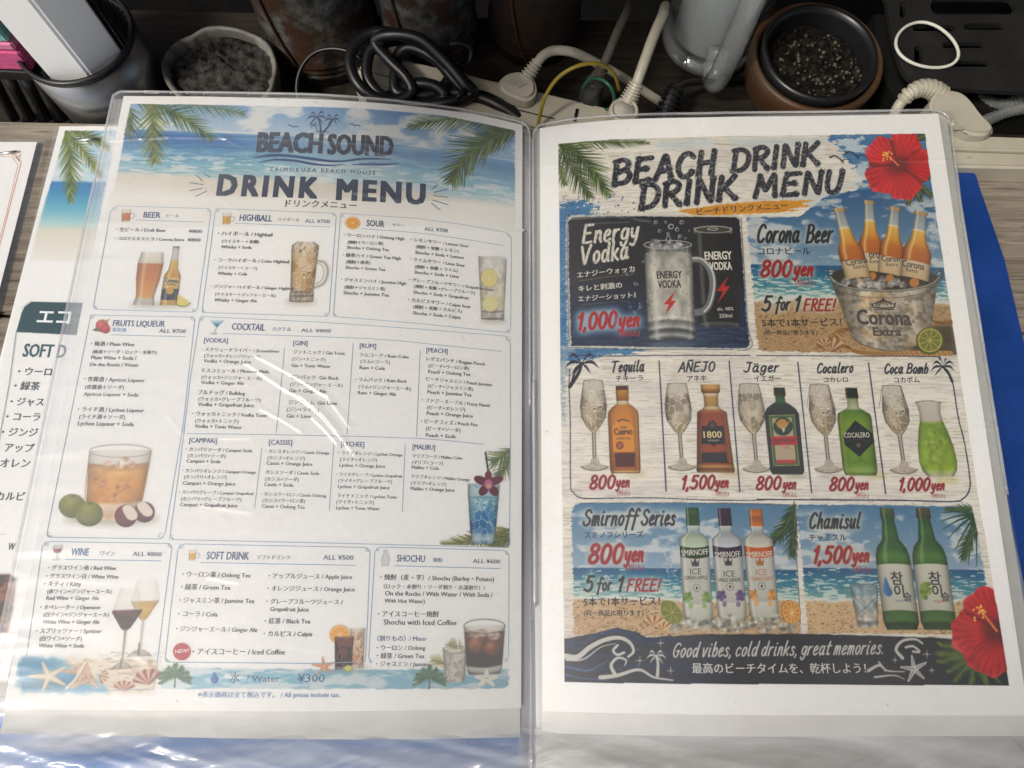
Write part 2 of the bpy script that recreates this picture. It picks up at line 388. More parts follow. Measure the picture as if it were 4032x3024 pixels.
def beach(horizon, shore, seed=0, skyc=((70,120,165),(150,180,200)), sand=((205,175,130),(190,155,110)), tilt=0):
    def f(S,T,X,Y):
        T = T+tilt*S; n = vnoise(X*.12,Y*.25,5,seed); c = ramp([(0,skyc[0]),(horizon,skyc[1])], T)
        cl = sstep(.5,.68,n+.10*np.sin(S*5+seed))*sstep(.02,.25,T/horizon)*.8; c = mixc(c,(214,216,214),cl)
        sea = ramp([(horizon,(38,92,136)),(horizon+(shore-horizon)*.45,(60,130,150)),(shore,(120,168,165))], T)
        sea = sea*(1+.25*(vnoise(X*.25,Y*2.2,3,seed+2)-.5))[...,None]
        fo = sstep(.62,.7,vnoise(X*.3,Y*1.6,4,seed+4)+.3*(T-horizon)/(shore-horizon+1e-6)-.08); sea = mixc(sea,(225,228,220),fo*.75)
        c = mixc(c,sea,sstep(horizon-.004,horizon+.004,T))
        sh = shore+.05*(vnoise(X*.12,Y*0,3,seed+6)-.5)
        sd = mixc(sand[0],sand[1],vnoise(X*.6,Y*1.2,4,seed+7)); sd = sd*(1-.3*sstep(.62,.7,vnoise(X*1.1,Y*2.2,3,seed+9)))[...,None]
        c = mixc(c,sd,sstep(sh,sh+.02,T)); return mixc(c,(228,226,216),.8*np.exp(-((T-sh-.005)/.014)**2))
    return f
def iced(base, seed=0, ice=(235,228,215), dark=(120,95,60), sx=.35, edge=.4, top=None, clear=.0):
    "drink full of ice: facets with light rims; base = stops along t"
    def f(t, s):
        X = s*2.2+seed; Y = t*6; d1,d2,cr = vor(X+vnoise(X*2,Y*2,2,seed)*.5, Y+vnoise(X*2,Y*2,2,seed+3)*.5, seed)
        c = ramp(base, t); c = mixc(c, ice, .55*sstep(.35,.9,cr)); c = mixc(c, dark, .35*sstep(.55,.2,cr)*sstep(.1,.3,d2))
        c = mixc(c, ice, .8*sstep(.10,.02,d2)); c = mixc(c, dark, .55*(np.abs(d2-.13) < .035))
        return c*(1-edge*np.abs(s)**5)[...,None]
    return f
def citrus(cv, c, rx, ry, flesh=(240,165,60), rind=(225,140,40), pith=(250,225,170), n=9, rot=0):
    cv.ell(c, rx, ry, rind); cv.ell(c, rx*.92, ry*.92, pith); cv.ell(c, rx*.82, ry*.82, flesh)
    for k in range(n):
        a = rot+2*math.pi*k/n; cv.stroke([c,(c[0]+rx*.84*math.cos(a), c[1]+ry*.84*math.sin(a))], rx*.06, pith, smooth=False)
    cv.ell(c, rx*.1, ry*.1, pith)
def ball(cv, c, r, c1, c2, ry=None):
    cv.ell(c, r, ry or r, lambda S,T,X,Y: mixc(c1, c2, np.clip(np.hypot(S-.38,T-.32)*1.25,0,1))*(1-.1*vnoise(X*.8,Y*.8,3,2))[...,None])
def shade(cv, c, rx, ry, a=.35, col=(110,95,75)): cv.ell(c, rx, ry, col, a=a, blur=4)
def cubes(cv, spots, r, seed=0, light=(228,230,228), dark=(95,100,105)):
    "rough ice lumps: three facets each, soft edged"
    R = random.Random(seed); light = np.array(light, float); dark = np.array(dark, float)
    for c in spots:
        n = R.choice((5,6)); a0 = R.uniform(0,1.5); q = r*R.uniform(.75,1.15)
        P = [(c[0]+q*math.cos(a0+k*2*math.pi/n)*R.uniform(.85,1.1), c[1]+q*.8*math.sin(a0+k*2*math.pi/n)*R.uniform(.85,1.1)) for k in range(n)]
        m = (c[0]+R.uniform(-.25,.25)*q, c[1]+R.uniform(-.25,.25)*q); tone = [light, light*.6+dark*.4, light*.3+dark*.7, light*.8+dark*.2, dark*.8+light*.2]
        for k in range(n):
            t = tone[R.randrange(5)]; cv.poly([m,P[k],P[(k+1)%n]], lambda S,T,X,Y,t=t: t*(.8+.4*vnoise(X*.9+seed,Y*.9,3,seed))[...,None], blur=.6)
        cv.stroke([P[0],m,P[n//2]], q*.07, light*.9+25, smooth=False, a=.6); cv.stroke(P[:3], q*.06, light*.9+25, smooth=False, a=.5)
def palm(cv, c, r, base, col, seed=0, tw=.1, n=7):
    R = random.Random(seed); c = np.array(c, float); base = np.array(base, float)
    cv.stroke([c,(c*.6+base*.4)+[r*.12,0],base], r*tw, col, w1=r*tw*1.5)
    for k in range(n):
        a = -math.pi*.5+(k-(n-1)/2)*2*math.pi*.78/(n-1)*1.0; l = r*R.uniform(.85,1.05)
        e = c+l*np.array([math.cos(a)*1.05, math.sin(a)*.75]); m = c+l*.6*np.array([math.cos(a), math.sin(a)])+[0,-r*.16]; e = e+[0, r*.28*abs(math.cos(a))]
        cu = catmull([c,m,e], 6); nrm = []
        up = cu+np.array([0,-r*.05]); th = np.sin(np.linspace(0.05,1,len(cu))*math.pi)*r*.13
        lo = cu+np.stack([np.zeros(len(cu)), th*(1+.5*(np.arange(len(cu))%2))], 1)
        cv.poly(np.concatenate([cu-np.stack([np.zeros(len(cu)), th*.35],1), lo[::-1]]), col)
# ------------------------------------------------------------------ lettering set in type
_proto = {}
def glyphs(text, bold=0., sp=1., shear=0.):
    k = (text, bold, sp, shear)
    if k in _proto: return _proto[k]
    cu = bpy.data.curves.new('type', 'FONT'); cu.body = text; cu.size = 1; cu.offset = bold; cu.resolution_u = 2; cu.space_character = sp; cu.shear = shear; cu.fill_mode = 'FRONT'
    o = bpy.data.objects.new('type', cu); COL.objects.link(o)
    dg = bpy.context.evaluated_depsgraph_get(); me = o.evaluated_get(dg).to_mesh()
    n = len(me.vertices); V = np.empty(n*3, np.float32); me.vertices.foreach_get('co', V); V = V.reshape(-1,3)[:,:2].copy()
    me.calc_loop_triangles(); F = np.empty(len(me.loop_triangles)*3, np.int32); me.loop_triangles.foreach_get('vertices', F)
    o.evaluated_get(dg).to_mesh_clear(); bpy.data.objects.remove(o); bpy.data.curves.remove(cu)
    _proto[k] = (V, F.reshape(-1,3)); return _proto[k]
class Type:
    def __init__(s): s.V = []; s.F = []; s.C = []; s.n = 0; s.fr = (0,0,1)
    def frame(s, x0, y0, k): s.fr = (x0,y0,k)
    def xy(s, x, y):
        fx, fy, k = s.fr; a, b = onpage(np.array([fx+x/k]), np.array([fy+y/k])); return np.array([a[0], b[0]])
    def __call__(s, text, x0, y0, x1, y1=None, h=None, col=(38,42,50), bold=.012, sp=1., shear=0., K=1.):
        if y1 is None: y1 = y0
        V, F = glyphs(text, 0., sp, shear)
        if not len(V): return
        a = s.xy(x0,y0); b = s.xy(x1,y1); d = b-a; up = np.array([-d[1], d[0]])/np.hypot(*d); lo = V[:,0].min(); hi = V[:,0].max()
        k = np.hypot(*d)/(hi-lo); ky = k
        if h: ky = np.hypot(*(s.xy(x0,y0-h)-a))/V[:,1].max()
        P = a+((V[:,0]-lo)*k)[:,None]*(d/np.hypot(*d))+(V[:,1]*ky)[:,None]*up
        e = bold*min(k, ky)*.9; ux = d/np.hypot(*d)
        for q, (a_, b_) in enumerate([(0,0)] if e <= 0 else [(1,0),(-1,0)]+([(0,1),(0,-1)] if bold > .019 else [])+([(1,1),(-1,1),(1,-1),(-1,-1)] if bold > .029 else [])):
            s.V.append(np.column_stack([P+ux*e*a_+up*e*b_*.7, np.full(len(P), q*2e-6)])); s.F.append(F+s.n); s.n += len(P); s.C.append(np.tile(lin(col)*K, (len(P),1)))
    def line(s, pts, w, col, K=1., smooth=True):
        A = np.asarray(pts, float)
        if smooth and len(A) > 2: A = catmull(A, 4)
        fx, fy, k = s.fr
        B = [A[:1]]
        for p, q in zip(A[:-1], A[1:]):
            n = max(1, int(np.hypot(*(q-p))/k/22)); B.append(p+(q-p)*(np.arange(1,n+1)/n)[:,None])
        A = np.concatenate(B)
        x, y = onpage(fx+A[:,0]/k, fy+A[:,1]/k); Q = np.stack([x,y],1); t = np.gradient(Q, axis=0); t /= np.hypot(t[:,0],t[:,1])[:,None]+1e-12
        nrm = np.stack([-t[:,1],t[:,0]],1)*w/2000
        n = len(Q); s.V.append(np.column_stack([np.concatenate([Q+nrm,Q-nrm]), np.full(2*n, -2e-5)])); i = np.arange(n-1)
        s.F.append(np.concatenate([np.stack([i,i+n,i+1],1), np.stack([i+1,i+n,i+n+1],1)])+s.n); s.n += 2*n; s.C.append(np.tile(lin(col)*K,(2*n,1)))
    def build(s, name, parent, lift, label=None):
        V = np.concatenate(s.V); V = np.column_stack([V[:,:2], hsurf(V[:,0])+lift+V[:,2]])
        o = np_mesh(name, V, np.concatenate(s.F), INK, parent, cols=np.concatenate(s.C))
        if label: o['label'] = label
        return o
FA=(400,350,1.264); FB=(300,790,2.1269); FC=(1300,790,2.6333); FD=(200,1230,1.843); FE=(700,1230,1.58); FG=(650,1680,1.5469)
FH=(0,2100,1.795); FI=(640,2100,1.4747); FJ=(1400,2100,2.370); FK=(2080,430,1.2289); FL=(2180,820,2.6976); FM=(2900,740,2.44)
FN=(2180,1360,2.5917); FO=(2980,1360,2.4578); FP=(2180,1950,2.2804); FQ=(3080,1950,2.3235); FR=(2180,2440,1.1944)
FS=(0,450,.8093); FT0=(0,0,1.58); FT1=(1100,0,1.3825); FT2=(2400,0,1.3554)
HEAD=(52,82,130); SUBC=(70,92,128); DK=(38,42,50); RULE=(120,160,190)

# ------------------------------------------------------------------ the left sheet: list of drinks
def sheet_outline(pts, n=40):
    "edge of a sheet traced round, as points on the page"
    P = np.asarray(pts, float); out = []
    for a, b in zip(P, np.roll(P,-1,0)): out += [a+(b-a)*t for t in np.linspace(0,1,n,endpoint=False)]
    x, y = onpage(np.array(out)[:,0], np.array(out)[:,1]); return np.stack([x,y],1)
def sheet_mesh(name, quad, m, parent, lift, th=0., nx=60, ny=80, off=0., tops=None):
    "a four-cornered sheet draped on the page surface; quad: photo points TL TR BR BL; tops: extra sag points along the top edge"
    TL,TR,BR,BL = [np.array(onpage(np.array([p[0]]),np.array([p[1]]))).ravel() for p in quad]
    u = np.linspace(0,1,nx+1); v = np.linspace(0,1,ny+1); U,Vv = np.meshgrid(u,v)
    X = (TL[0]*(1-U)+TR[0]*U)*(1-Vv)+(BL[0]*(1-U)+BR[0]*U)*Vv; Y = (TL[1]*(1-U)+TR[1]*U)*(1-Vv)+(BL[1]*(1-U)+BR[1]*U)*Vv
    if tops is not None:
        tx,ty = onpage(np.array(tops)[:,0],np.array(tops)[:,1]); base = np.interp(tx,[TL[0],TR[0]],[TL[1],TR[1]]); Y = Y+np.interp(X, tx, ty-base)*(1-Vv)
    V = np.stack([X,Y,hsurf(X)+lift],-1).reshape(-1,3)
    i,j = np.meshgrid(np.arange(nx),np.arange(ny)); a = j*(nx+1)+i; F = np.stack([a,a+nx+1,a+nx+2,a+1],-1).reshape(-1,4)
    o = np_mesh(name, V, F, m, parent, smooth=True)
    if th:
        md = o.modifiers.new('thickness','SOLIDIFY'); md.thickness = th; md.offset = -1
    return o
def specks(parent, spots, seed):
    "stains and grit on the margins"
    R = random.Random(seed); t = Type(); t.frame(0,0,1)
    for x,y in spots:
        for k in range(R.randint(1,3)):
            a, b = x+R.uniform(-14,14), y+R.uniform(-10,10); t.line([(a,b),(a+R.uniform(1,4),b+R.uniform(1,7))], R.uniform(.15,.45), (206,194,150) if R.random() < .6 else (120,108,90))
    o = t.build('dirt_specks', parent, .0001); o['kind'] = 'stuff'
def build_left():
    root = thing('menu_sheet', 'printed list of drinks with a beach and palm banner, left page of the open folder', 'menu sheet', (-.09,.1,.0))
    pap = sheet_mesh('paper', [(487,378),(2057,492),(2052,2788),(12,2792)], PAPER, root, 0, tops=[(487,378),(800,380),(1100,387),(1563,412),(1882,452),(2057,492)])
    cv = Canvas(-.201,-.05,.012,.25, (250,249,246))
    # ---- banner
    cv.part(1,'banner_picture',0); cv.frame(*FA)
    out = [(145,75),(500,80),(900,88),(1300,100),(1700,135),(2058,208),(2058,600),(1700,560),(1300,560),(900,545),(500,540),(60,520)]
    def ban(S,T,X,Y):
        n = vnoise(X*.06,Y*.12,5,2); Tn = T+.17*(.5-S)-.12*np.maximum(S-.5,0)
        c = ramp([(0,(118,166,212)),(.33,(190,212,230)),(.45,(215,228,235))], Tn); c = mixc(c,(240,240,238),sstep(.46,.62,n)*.9)
        hz = .30+.10*S; sea = ramp([(0,(100,158,206)),(.08,(56,120,184)),(.18,(78,148,194)),(.32,(128,186,208)),(.5,(190,214,216))], T-hz)
        sea = sea*(1+.3*(vnoise(X*.12,Y*1.6,4,3)-.5))[...,None]; sea = mixc(sea,(232,238,238),sstep(.52,.6,vnoise(X*.15,Y*.9,4,6)-.25*np.maximum(0,.25-(T-hz)))*sstep(.12,.34,T-hz)*.8)
        c = mixc(c,sea,sstep(hz-.01,hz+.01,T)*(1-.6*np.exp(-((S-.54)/.18)**2))*(1-.45*sstep(.5,.75,S)*sstep(.5,.2,T-hz)*0-.35*sstep(.5,.8,S)))
        sh = .75+.14*S+.05*(vnoise(X*.08,Y*.02,3,9)-.5); sd = mixc((226,217,200),(240,235,224),vnoise(X*.5,Y*1.,4,4))
        return mixc(c,sd,sstep(sh-.03,sh+.03,T))
    cv.poly(out, ban); 
    # fade of the sand into the white paper
    cv.poly([(40,560),(60,480),(600,520),(1300,545),(2075,575),(2075,680),(40,660)], (247,245,240), blur=9, a=.9)
    cols=((38,70,30),(112,142,58))
    cv.frame(*FA)
    frond(cv,(150,60),(330,60),(560,255),n=40,ll=115,cols=cols,w=7,seed=1)
    frond(cv,(250,60),(250,200),(265,370),n=34,ll=120,cols=((60,85,30),(160,165,70)),w=7,seed=2)
    frond(cv,(140,90),(160,150),(130,235),n=14,ll=90,cols=cols,w=7,seed=5)
    frond(cv,(330,66),(520,78),(720,128),n=26,ll=80,cols=cols,w=6,seed=3)
    frond(cv,(2050,170),(1800,110),(1520,190),n=36,ll=110,cols=cols,w=7,seed=4)
    frond(cv,(2075,190),(1830,230),(1740,470),n=44,ll=170,cols=((40,66,26),(120,142,50)),w=8,seed=6)
    frond(cv,(2080,200),(1960,220),(1840,330),n=24,ll=120,cols=cols,w=7,seed=8)
    # crisp white margin above and beside the banner
    for q in ([(60,20),(500,25),(900,33),(1300,48),(1700,80),(2120,165),(2120,200),(2060,208),(1700,134),(1300,99),(900,87),(500,79),(145,74)],
              [(90,40),(146,40),(145,75),(60,450),(20,640),(-10,640)],[(2058,150),(2140,150),(2140,700),(2056,700)]): cv.erase(q)
    # palm emblem, birds, swashes, rays
    nv=(34,66,118)
    palm(cv,(1072,140),50,(1092,215),nv,2,tw=.13); palm(cv,(1150,152),42,(1105,215),nv,3,tw=.15); palm(cv,(1055,180),26,(1078,214),nv,4)
    cv.poly([(1058,216),(1100,209),(1140,217)],nv)
    for bx,by,k in ((955,188,1),(1262,182,1)): cv.stroke([(bx-26,by-8),(bx-12,by-4),(bx,by+3),(bx+8,by-2),(bx+24,by+2)],5,nv)
    sw=(48,84,140)
    for A,B in (([(750,346),(830,325),(930,326),(1050,342),(1170,356),(1300,348)],[(1300,352),(1170,366),(1050,356),(930,340),(830,340)]),
                ([(778,368),(860,348),(960,352),(1060,370),(1140,378),(1210,374)],[(1140,385),(1050,380),(960,364),(860,358)]),
                ([(1180,362),(1280,345),(1370,344),(1450,352)],[(1380,352),(1290,354)]),
                ([(1240,376),(1330,368),(1400,372),(1485,372)],[(1400,382),(1320,382)])):
        cv.poly(catmull(A+B,4,True),sw)
    for a,b in (((470,430),(503,457)),((510,420),(540,440)),((440,467),(503,477)),((440,507),(500,495)),((470,535),(522,510)),((1645,497),(1672,480)),((1655,515),(1722,500)),((1652,532),(1722,540)),((1650,555),(1725,577)),((1640,568),(1685,603))):
        cv.stroke([a,b],3.6,nv,smooth=False)
    # ---- small pictures
    def mug(c, s, liq, i):
        x,y=c; cv.stroke([(x+s*.5,y-s*.25),(x+s*.95,y-s*.2),(x+s*.85,y+s*.25),(x+s*.4,y+s*.35)],s*.16,(200,212,220))
        cv.lathe((x+s*.05,y-s*.75),(x-s*.06,y+s*.75),[(0,s*.55),(1,s*.46)],cyl([(0,(238,232,218)),(.28,(236,228,210)),(.33,liq),(.9,liq),(.93,(220,215,205)),(1,(210,208,200))],.2,.25))
    cv.part(2,'printed_glass',0); cv.frame(*FB); cv.part(30,'printed_icon',0); mug((420,125),72,(206,130,62),2); cv.part(2)
    shade(cv,(700,872),260,16)
    cv.lathe((640,432),(564,876),[(0,92),(.22,108),(.5,100),(.8,76),(.9,78),(.94,86),(1,86)],cyl([(0,(240,236,226)),(.2,(232,222,204)),(.23,(196,122,56)),(.5,(212,138,62)),(.85,(226,172,100)),(.89,(215,205,190)),(.95,(190,185,178)),(1,(205,200,195))],.3,.35))
    cv.part(3,'printed_bottle',0)
    cv.lathe((840,383),(772,876),[(0,26),(.06,29),(.08,25),(.24,30),(.4,40),(.5,68),(.6,72),(1,70)],cyl([(0,(120,116,108)),(.05,(205,205,200)),(.22,(214,212,205)),(.24,(224,190,110)),(.5,(214,160,60)),(.54,(220,175,95)),(.56,(226,200,140)),(.72,(222,180,90)),(.73,(38,46,66)),(.91,(44,52,70)),(.92,(214,170,80)),(1,(190,150,70))],.35,.4))
    cv.ell((785,755),32,30,(214,170,70))
    cv.part(4,'printed_citrus',0); cv.poly([(850,780),(950,855),(930,880),(880,885),(845,870)],(236,216,120)); cv.stroke([(848,876),(890,886),(930,880),(955,858)],7,(70,96,40))
    cv.part(5,'printed_glass',0); cv.part(31,'printed_icon',0); mug((1262,152),66,(220,170,70),5); cv.part(5)
    shade(cv,(1880,850),130,14)
    cv.stroke([(2010,505),(2080,520),(2108,590),(2075,690),(1975,738)],30,(222,218,210)); cv.stroke([(2010,505),(2080,520),(2108,590),(2075,690),(1975,738)],5,(120,110,98)); cv.stroke([(2010,525),(2055,540),(2075,600),(2050,670),(1975,712)],4,(90,82,72))
    cv.lathe((1922,345),(1884,848),[(0,70),(.06,112),(.1,114),(.8,96),(.83,94),(.86,100),(1,98)],iced([(0,(236,230,220)),(.12,(232,210,176)),(.3,(222,182,126)),(.8,(222,184,130)),(.82,(200,190,178)),(1,(190,182,172))],2,dark=(120,86,48)))
    for tt in (766,800,845): cv.ell((1886,tt),96,9,(120,104,86),a=.6)
    cv.part(6,'printed_icon',0); cv.frame(*FC); citrus(cv,(235,233),78,64)
    cv.part(7,'printed_glass',0); shade(cv,(1690,1240),130,18)
    cv.lathe((1684,590),(1684,1240),[(0,146),(.15,142),(.85,118),(1,116)],iced([(0,(246,244,240)),(.1,(238,236,230)),(.4,(236,232,216)),(.7,(240,230,190)),(.86,(232,226,210)),(.9,(206,200,196)),(1,(214,210,206))],8,ice=(248,247,243),dark=(170,168,160),edge=.3))
    for a,b in (((1540,585),(1570,1220)),((1828,640),(1798,1235))): cv.stroke([a,b],5,(150,140,126),smooth=False,a=.8)
    cv.ell((1684,596),146,22,(190,184,176),a=.25); cv.ell((1684,1150),116,16,(120,110,110),a=.55); cv.ell((1684,1225),116,14,(110,100,100),a=.6)
    citrus(cv,(1650,802),88,96,(240,226,150),(216,190,80),(246,238,196)); citrus(cv,(1660,1075),80,78,(242,230,170),(216,196,100),(246,240,206))
    cv.part(8,'printed_icon',0); cv.frame(*FD); ball(cv,(372,98),47,(236,130,120),(176,40,58)); ball(cv,(398,120),34,(232,120,110),(170,36,52)); cv.poly([(300,128),(330,112),(362,132),(330,140)],(90,140,80)); cv.poly([(392,72),(405,55),(428,46),(415,66)],(140,150,70)); cv.stroke([(372,60),(385,75)],4,(120,90,50))
    cv.part(9,'printed_icon',0); cv.poly([(1155,60),(1252,58),(1206,112)],lambda S,T,X,Y: mixc((196,220,230),(70,140,180),sstep(.2,.6,T))); cv.stroke([(1204,108),(1185,152)],6,(150,190,205)); cv.ell((1185,154),26,6,(160,195,210)); cv.stroke([(1225,80),(1250,66)],6,(90,160,190))
    cv.part(10,'printed_glass',0); shade(cv,(440,1500),340,40)
    cv.lathe((506,1000),(442,1510),[(0,224),(.22,218),(.78,196),(.86,150),(1,120)],lambda t,s: (ramp([(0,(240,238,234)),(.2,(236,232,226)),(.225,(200,158,112)),(.3,(222,176,116)),(.5,(216,160,92)),(.74,(206,146,76)),(.79,(226,205,180)),(.88,(222,200,178)),(.93,(226,190,150)),(1,(236,214,184))],t+.03*s*s)*(1-.25*np.abs(s)**6)[...,None]*(1+.35*(vnoise(s*2.6+4,t*7,3,4)-.5)*sstep(.22,.26,t))[...,None]))
    cubes(cv,[(410,1100),(500,1110),(590,1105),(545,1075)],46,3,(238,226,214),(200,150,120)); cubes(cv,[(360,1230),(520,1270),(470,1340)],60,5,(226,176,120),(196,120,60))
    t_=np.linspace(0,2*np.pi,40); cv.stroke(np.stack([506+224*np.cos(t_),1006+46*np.sin(t_)],1),7,(190,178,168)); cv.stroke([(282,1015),(262,1180),(246,1380)],5,(170,120,80)); cv.stroke([(730,1015),(696,1200),(660,1385)],5,(170,120,80))
    cv.part(11,'printed_fruit',0)
    for c,r in (((155,1405),98),((278,1462),102)): ball(cv,c,r,(178,180,100),(92,100,40),r*.9); cv.ell((c[0]+6,c[1]-r*.72),16,6,(96,90,40))
    cv.part(37,'printed_fruit',0); ball(cv,(680,1450),76,(150,80,70),(80,20,34)); cv.poly([(625,1400),(680,1375),(740,1440),(720,1480),(670,1470)],(238,226,214),smooth=True); ball(cv,(545,1478),82,(160,80,76),(84,20,36)); cv.poly([(520,1420),(570,1400),(625,1450),(620,1500),(560,1500)],(240,228,216),smooth=True)
    # blue cocktail
    cv.part(12,'printed_glass',0); cv.frame(*FG)
    frond(cv,(2110,130),(2060,190),(1985,215),n=12,ll=110,cols=((90,110,70),(150,160,110)),w=11,seed=11); frond(cv,(2110,160),(2090,250),(2030,300),n=12,ll=90,cols=((90,110,70),(150,160,110)),w=11,seed=12)
    frond(cv,(2110,620),(1950,700),(1680,720),n=22,ll=110,cols=((96,106,50),(160,160,90)),w=15,seed=13); frond(cv,(2110,650),(2060,690),(1990,735),n=16,ll=110,cols=((86,96,44),(140,140,76)),w=15,seed=14)
    cv.erase([(2100,60),(2250,60),(2250,800),(2100,800)]); cv.erase([(1600,716),(1900,726),(2110,740),(2110,850),(1600,850)])
    cv.stroke([(1952,158),(1972,300)],11,(52,44,50),smooth=False)
    cv.lathe((1941,350),(1935,712),[(0,98),(.2,94),(.82,76),(.9,68),(1,68)],iced([(0,(226,234,236)),(.14,(170,206,214)),(.35,(140,196,212)),(.5,(60,140,190)),(.8,(36,112,176)),(.86,(160,190,205)),(.93,(210,220,226)),(1,(60,110,160))],3,ice=(205,228,232),dark=(40,110,160)))
    cv.ell((1941,352),98,12,(200,215,220),a=.4); cv.ell((1938,432),90,10,(90,150,170),a=.5)
    for k,(dx,dy,rx,ry,ro) in enumerate(((-45,-22,46,26,.4),(45,-22,46,26,-.4),(-30,38,36,26,-.9),(32,40,36,26,.9),(0,-48,22,34,0))):
        cv.ell((1970+dx,350+dy),rx,ry,(112,28,60) if k<4 else (128,40,74),rot=ro)
    cv.ell((1970,352),26,30,(196,120,160)); cv.ell((1972,362),11,13,(226,190,110))
    # wine, shells
    cv.part(13,'printed_icon',0); cv.frame(*FH)
    cv.lathe((412,82),(398,190),[(0,28),(.2,34),(.5,22),(.55,4),(.9,3),(.93,24),(1,22)],cyl([(0,(226,226,224)),(.25,(214,210,210)),(.28,(150,40,50)),(.5,(120,24,36)),(.56,(190,205,215)),(1,(190,210,220))],.2,.2))
    cv.part(14,'printed_beach',0)
    strip=[(130,935),(150,880),(380,880),(1110,890),(1110,1060),(1060,1130),(170,1120),(130,1090)]
    cv.poly(strip, lambda S,T,X,Y: mixc(mixc((70,150,200),(130,185,205),vnoise(X*.3,Y*2,3,2)), mixc((236,226,210),(205,180,150),.7*sstep(.45,.7,vnoise(X*.35,Y*1.1,4,6))), sstep(.30,.55,S+.35*(vnoise(X*.15,Y*.15,3,8)-.5)+.35*(1-T)-.2)), rough=8, blur=1.5)
    cv.part(15,'printed_seashell',0)
    def star(c,r,col,rot=0,hl=(244,236,222)):
        for k in range(5):
            a=rot+k*2*math.pi/5; e=(c[0]+r*math.cos(a),c[1]+r*.75*math.sin(a)); cv.stroke([c,e],r*.34,col,w1=r*.10,smooth=False)
        for k in range(5):
            a=rot+k*2*math.pi/5; e=(c[0]+r*.9*math.cos(a),c[1]+r*.66*math.sin(a)); cv.stroke([c,e],r*.10,hl,w1=r*.03,smooth=False,a=.7)
    def shell(c,r,rot,c1=(232,196,178),c2=(168,116,98)):
        for k in range(9):
            a=rot-1.0+k*.25; e=(c[0]+r*math.cos(a),c[1]+r*.8*math.sin(a)); cv.stroke([c,e],r*.12,c1 if k%2 else c2,w1=r*.3,smooth=False)
    shade(cv,(350,1070),150,20); star((345,1010),140,(226,206,180),-1.9); cv.poly([(410,980),(560,940),(605,880),(630,940),(690,1080),(600,1060),(500,1100),(460,1095),(560,1000)],lambda S,T,X,Y: mixc((240,226,206),(176,136,112),vnoise(X*.9,Y*.9,3,3)))
    cv.stroke([(600,910),(540,1020),(470,1095)],16,(240,230,212)); cv.stroke([(605,960),(640,1030),(685,1085)],14,(222,190,170))
    shell((880,1110),75,-1.57); shell((1060,1060),110,-1.9,(226,186,172),(160,110,96)); shell((700,1010),60,.2,(236,214,190),(180,150,120))
    cv.part(16,'printed_glass',0)
    cv.lathe((1040,330),(985,870),[(0,66),(.28,100),(.5,30),(.54,8),(.9,7),(.95,60),(1,90)],lambda t,s:(ramp([(0,(250,249,246)),(.27,(240,238,232)),(.29,(206,176,120)),(.4,(222,186,110)),(.5,(200,160,90)),(.55,(214,210,204)),(.92,(206,202,196)),(1,(190,182,172))],t)*(1-.2*np.abs(s)**4)[...,None],.3+.7*sstep(.25,.29,t)))
    cv.lathe((915,385),(860,960),[(0,62),(.3,106),(.5,34),(.54,8),(.9,7),(.95,50),(1,80)],lambda t,s:(ramp([(0,(250,249,246)),(.27,(232,228,224)),(.285,(120,70,76)),(.33,(80,26,34)),(.5,(48,14,22)),(.53,(170,150,146)),(.92,(196,190,184)),(1,(170,160,150))],t)*(1-.25*np.abs(s)**4)[...,None],.3+.7*sstep(.25,.29,t)))
    for a,b in (((985,780),(980,850)),((860,890),(850,950))): cv.stroke([a,b],14,(90,84,80),a=.6)
    for k in range(26):
        x=random.uniform(680,1100); y=random.uniform(840,1020); cv.stroke([(x,y),(x+random.uniform(30,80),y+random.uniform(-12,22))],random.uniform(3,8),(120,100,84),w1=1,a=.5)
    # sea strip with price of water
    cv.part(17,'printed_sea_strip',0); cv.frame(*FI)
    cv.poly([(-5,782),(1150,790),(1600,790),(2000,790),(2010,880),(1980,900),(1200,903),(600,903),(-5,903)],lambda S,T,X,Y: mixc((150,202,222),(228,238,240),sstep(.42,.62,vnoise(X*.12,Y*.55,5,7))*.9)*(1-.08*S)[...,None],rough=4,rs=.3)
    cv.part(18,'printed_palm',0); cv.frame(*FI)
    for c,k in (((75,830),18),((1552,840),36)):
        cv.part(k,'printed_palm',0)
        for q in range(9):
            a=-math.pi*1.08+q*math.pi*1.16/8+ (0.0); e=(c[0]+100*math.cos(a),c[1]+70*math.sin(a)+30*abs(math.cos(a))); frond(cv,c,((c[0]+e[0])/2,(c[1]+e[1])/2-16),e,n=14,ll=30,cols=((50,90,76),(120,160,120)),w=7,seed=q,rach=(70,110,80))
        cv.stroke([c,(c[0]-4,c[1]+62)],9,(80,110,90),smooth=False)
    cv.part(38,'printed_droplet',0)
    cv.erase([(-40,903),(2130,903),(2130,980),(-40,980)])
    cv.poly([(302,803),(316,826),(326,846),(318,866),(302,873),(286,866),(277,846),(288,826)],lambda S,T,X,Y: mixc((100,150,210),(44,92,170),S),smooth=True)
    # soft drinks
    cv.part(19,'printed_glass',0); cv.part(32,'printed_icon',0); mug((174,128),40,(232,178,60),2); cv.part(19)
    shade(cv,(1080,790),130,12)
    citrus(cv,(1030,588),60,56,(244,172,60),(232,140,30))
    cv.lathe((1134,552),(1130,784),[(0,46),(.08,42),(1,36)],iced([(0,(240,232,224)),(.1,(232,206,180)),(.5,(222,164,112)),(.9,(206,140,90)),(.93,(220,214,208)),(1,(190,182,176))],12))
    cv.lathe((1056,598),(1048,792),[(0,56),(1,46)],iced([(0,(200,180,164)),(.08,(120,70,50)),(.3,(96,50,36)),(.55,(44,24,22)),(.9,(34,20,20)),(.93,(190,186,184)),(1,(150,146,144))],14,ice=(160,100,76),dark=(40,22,20)))
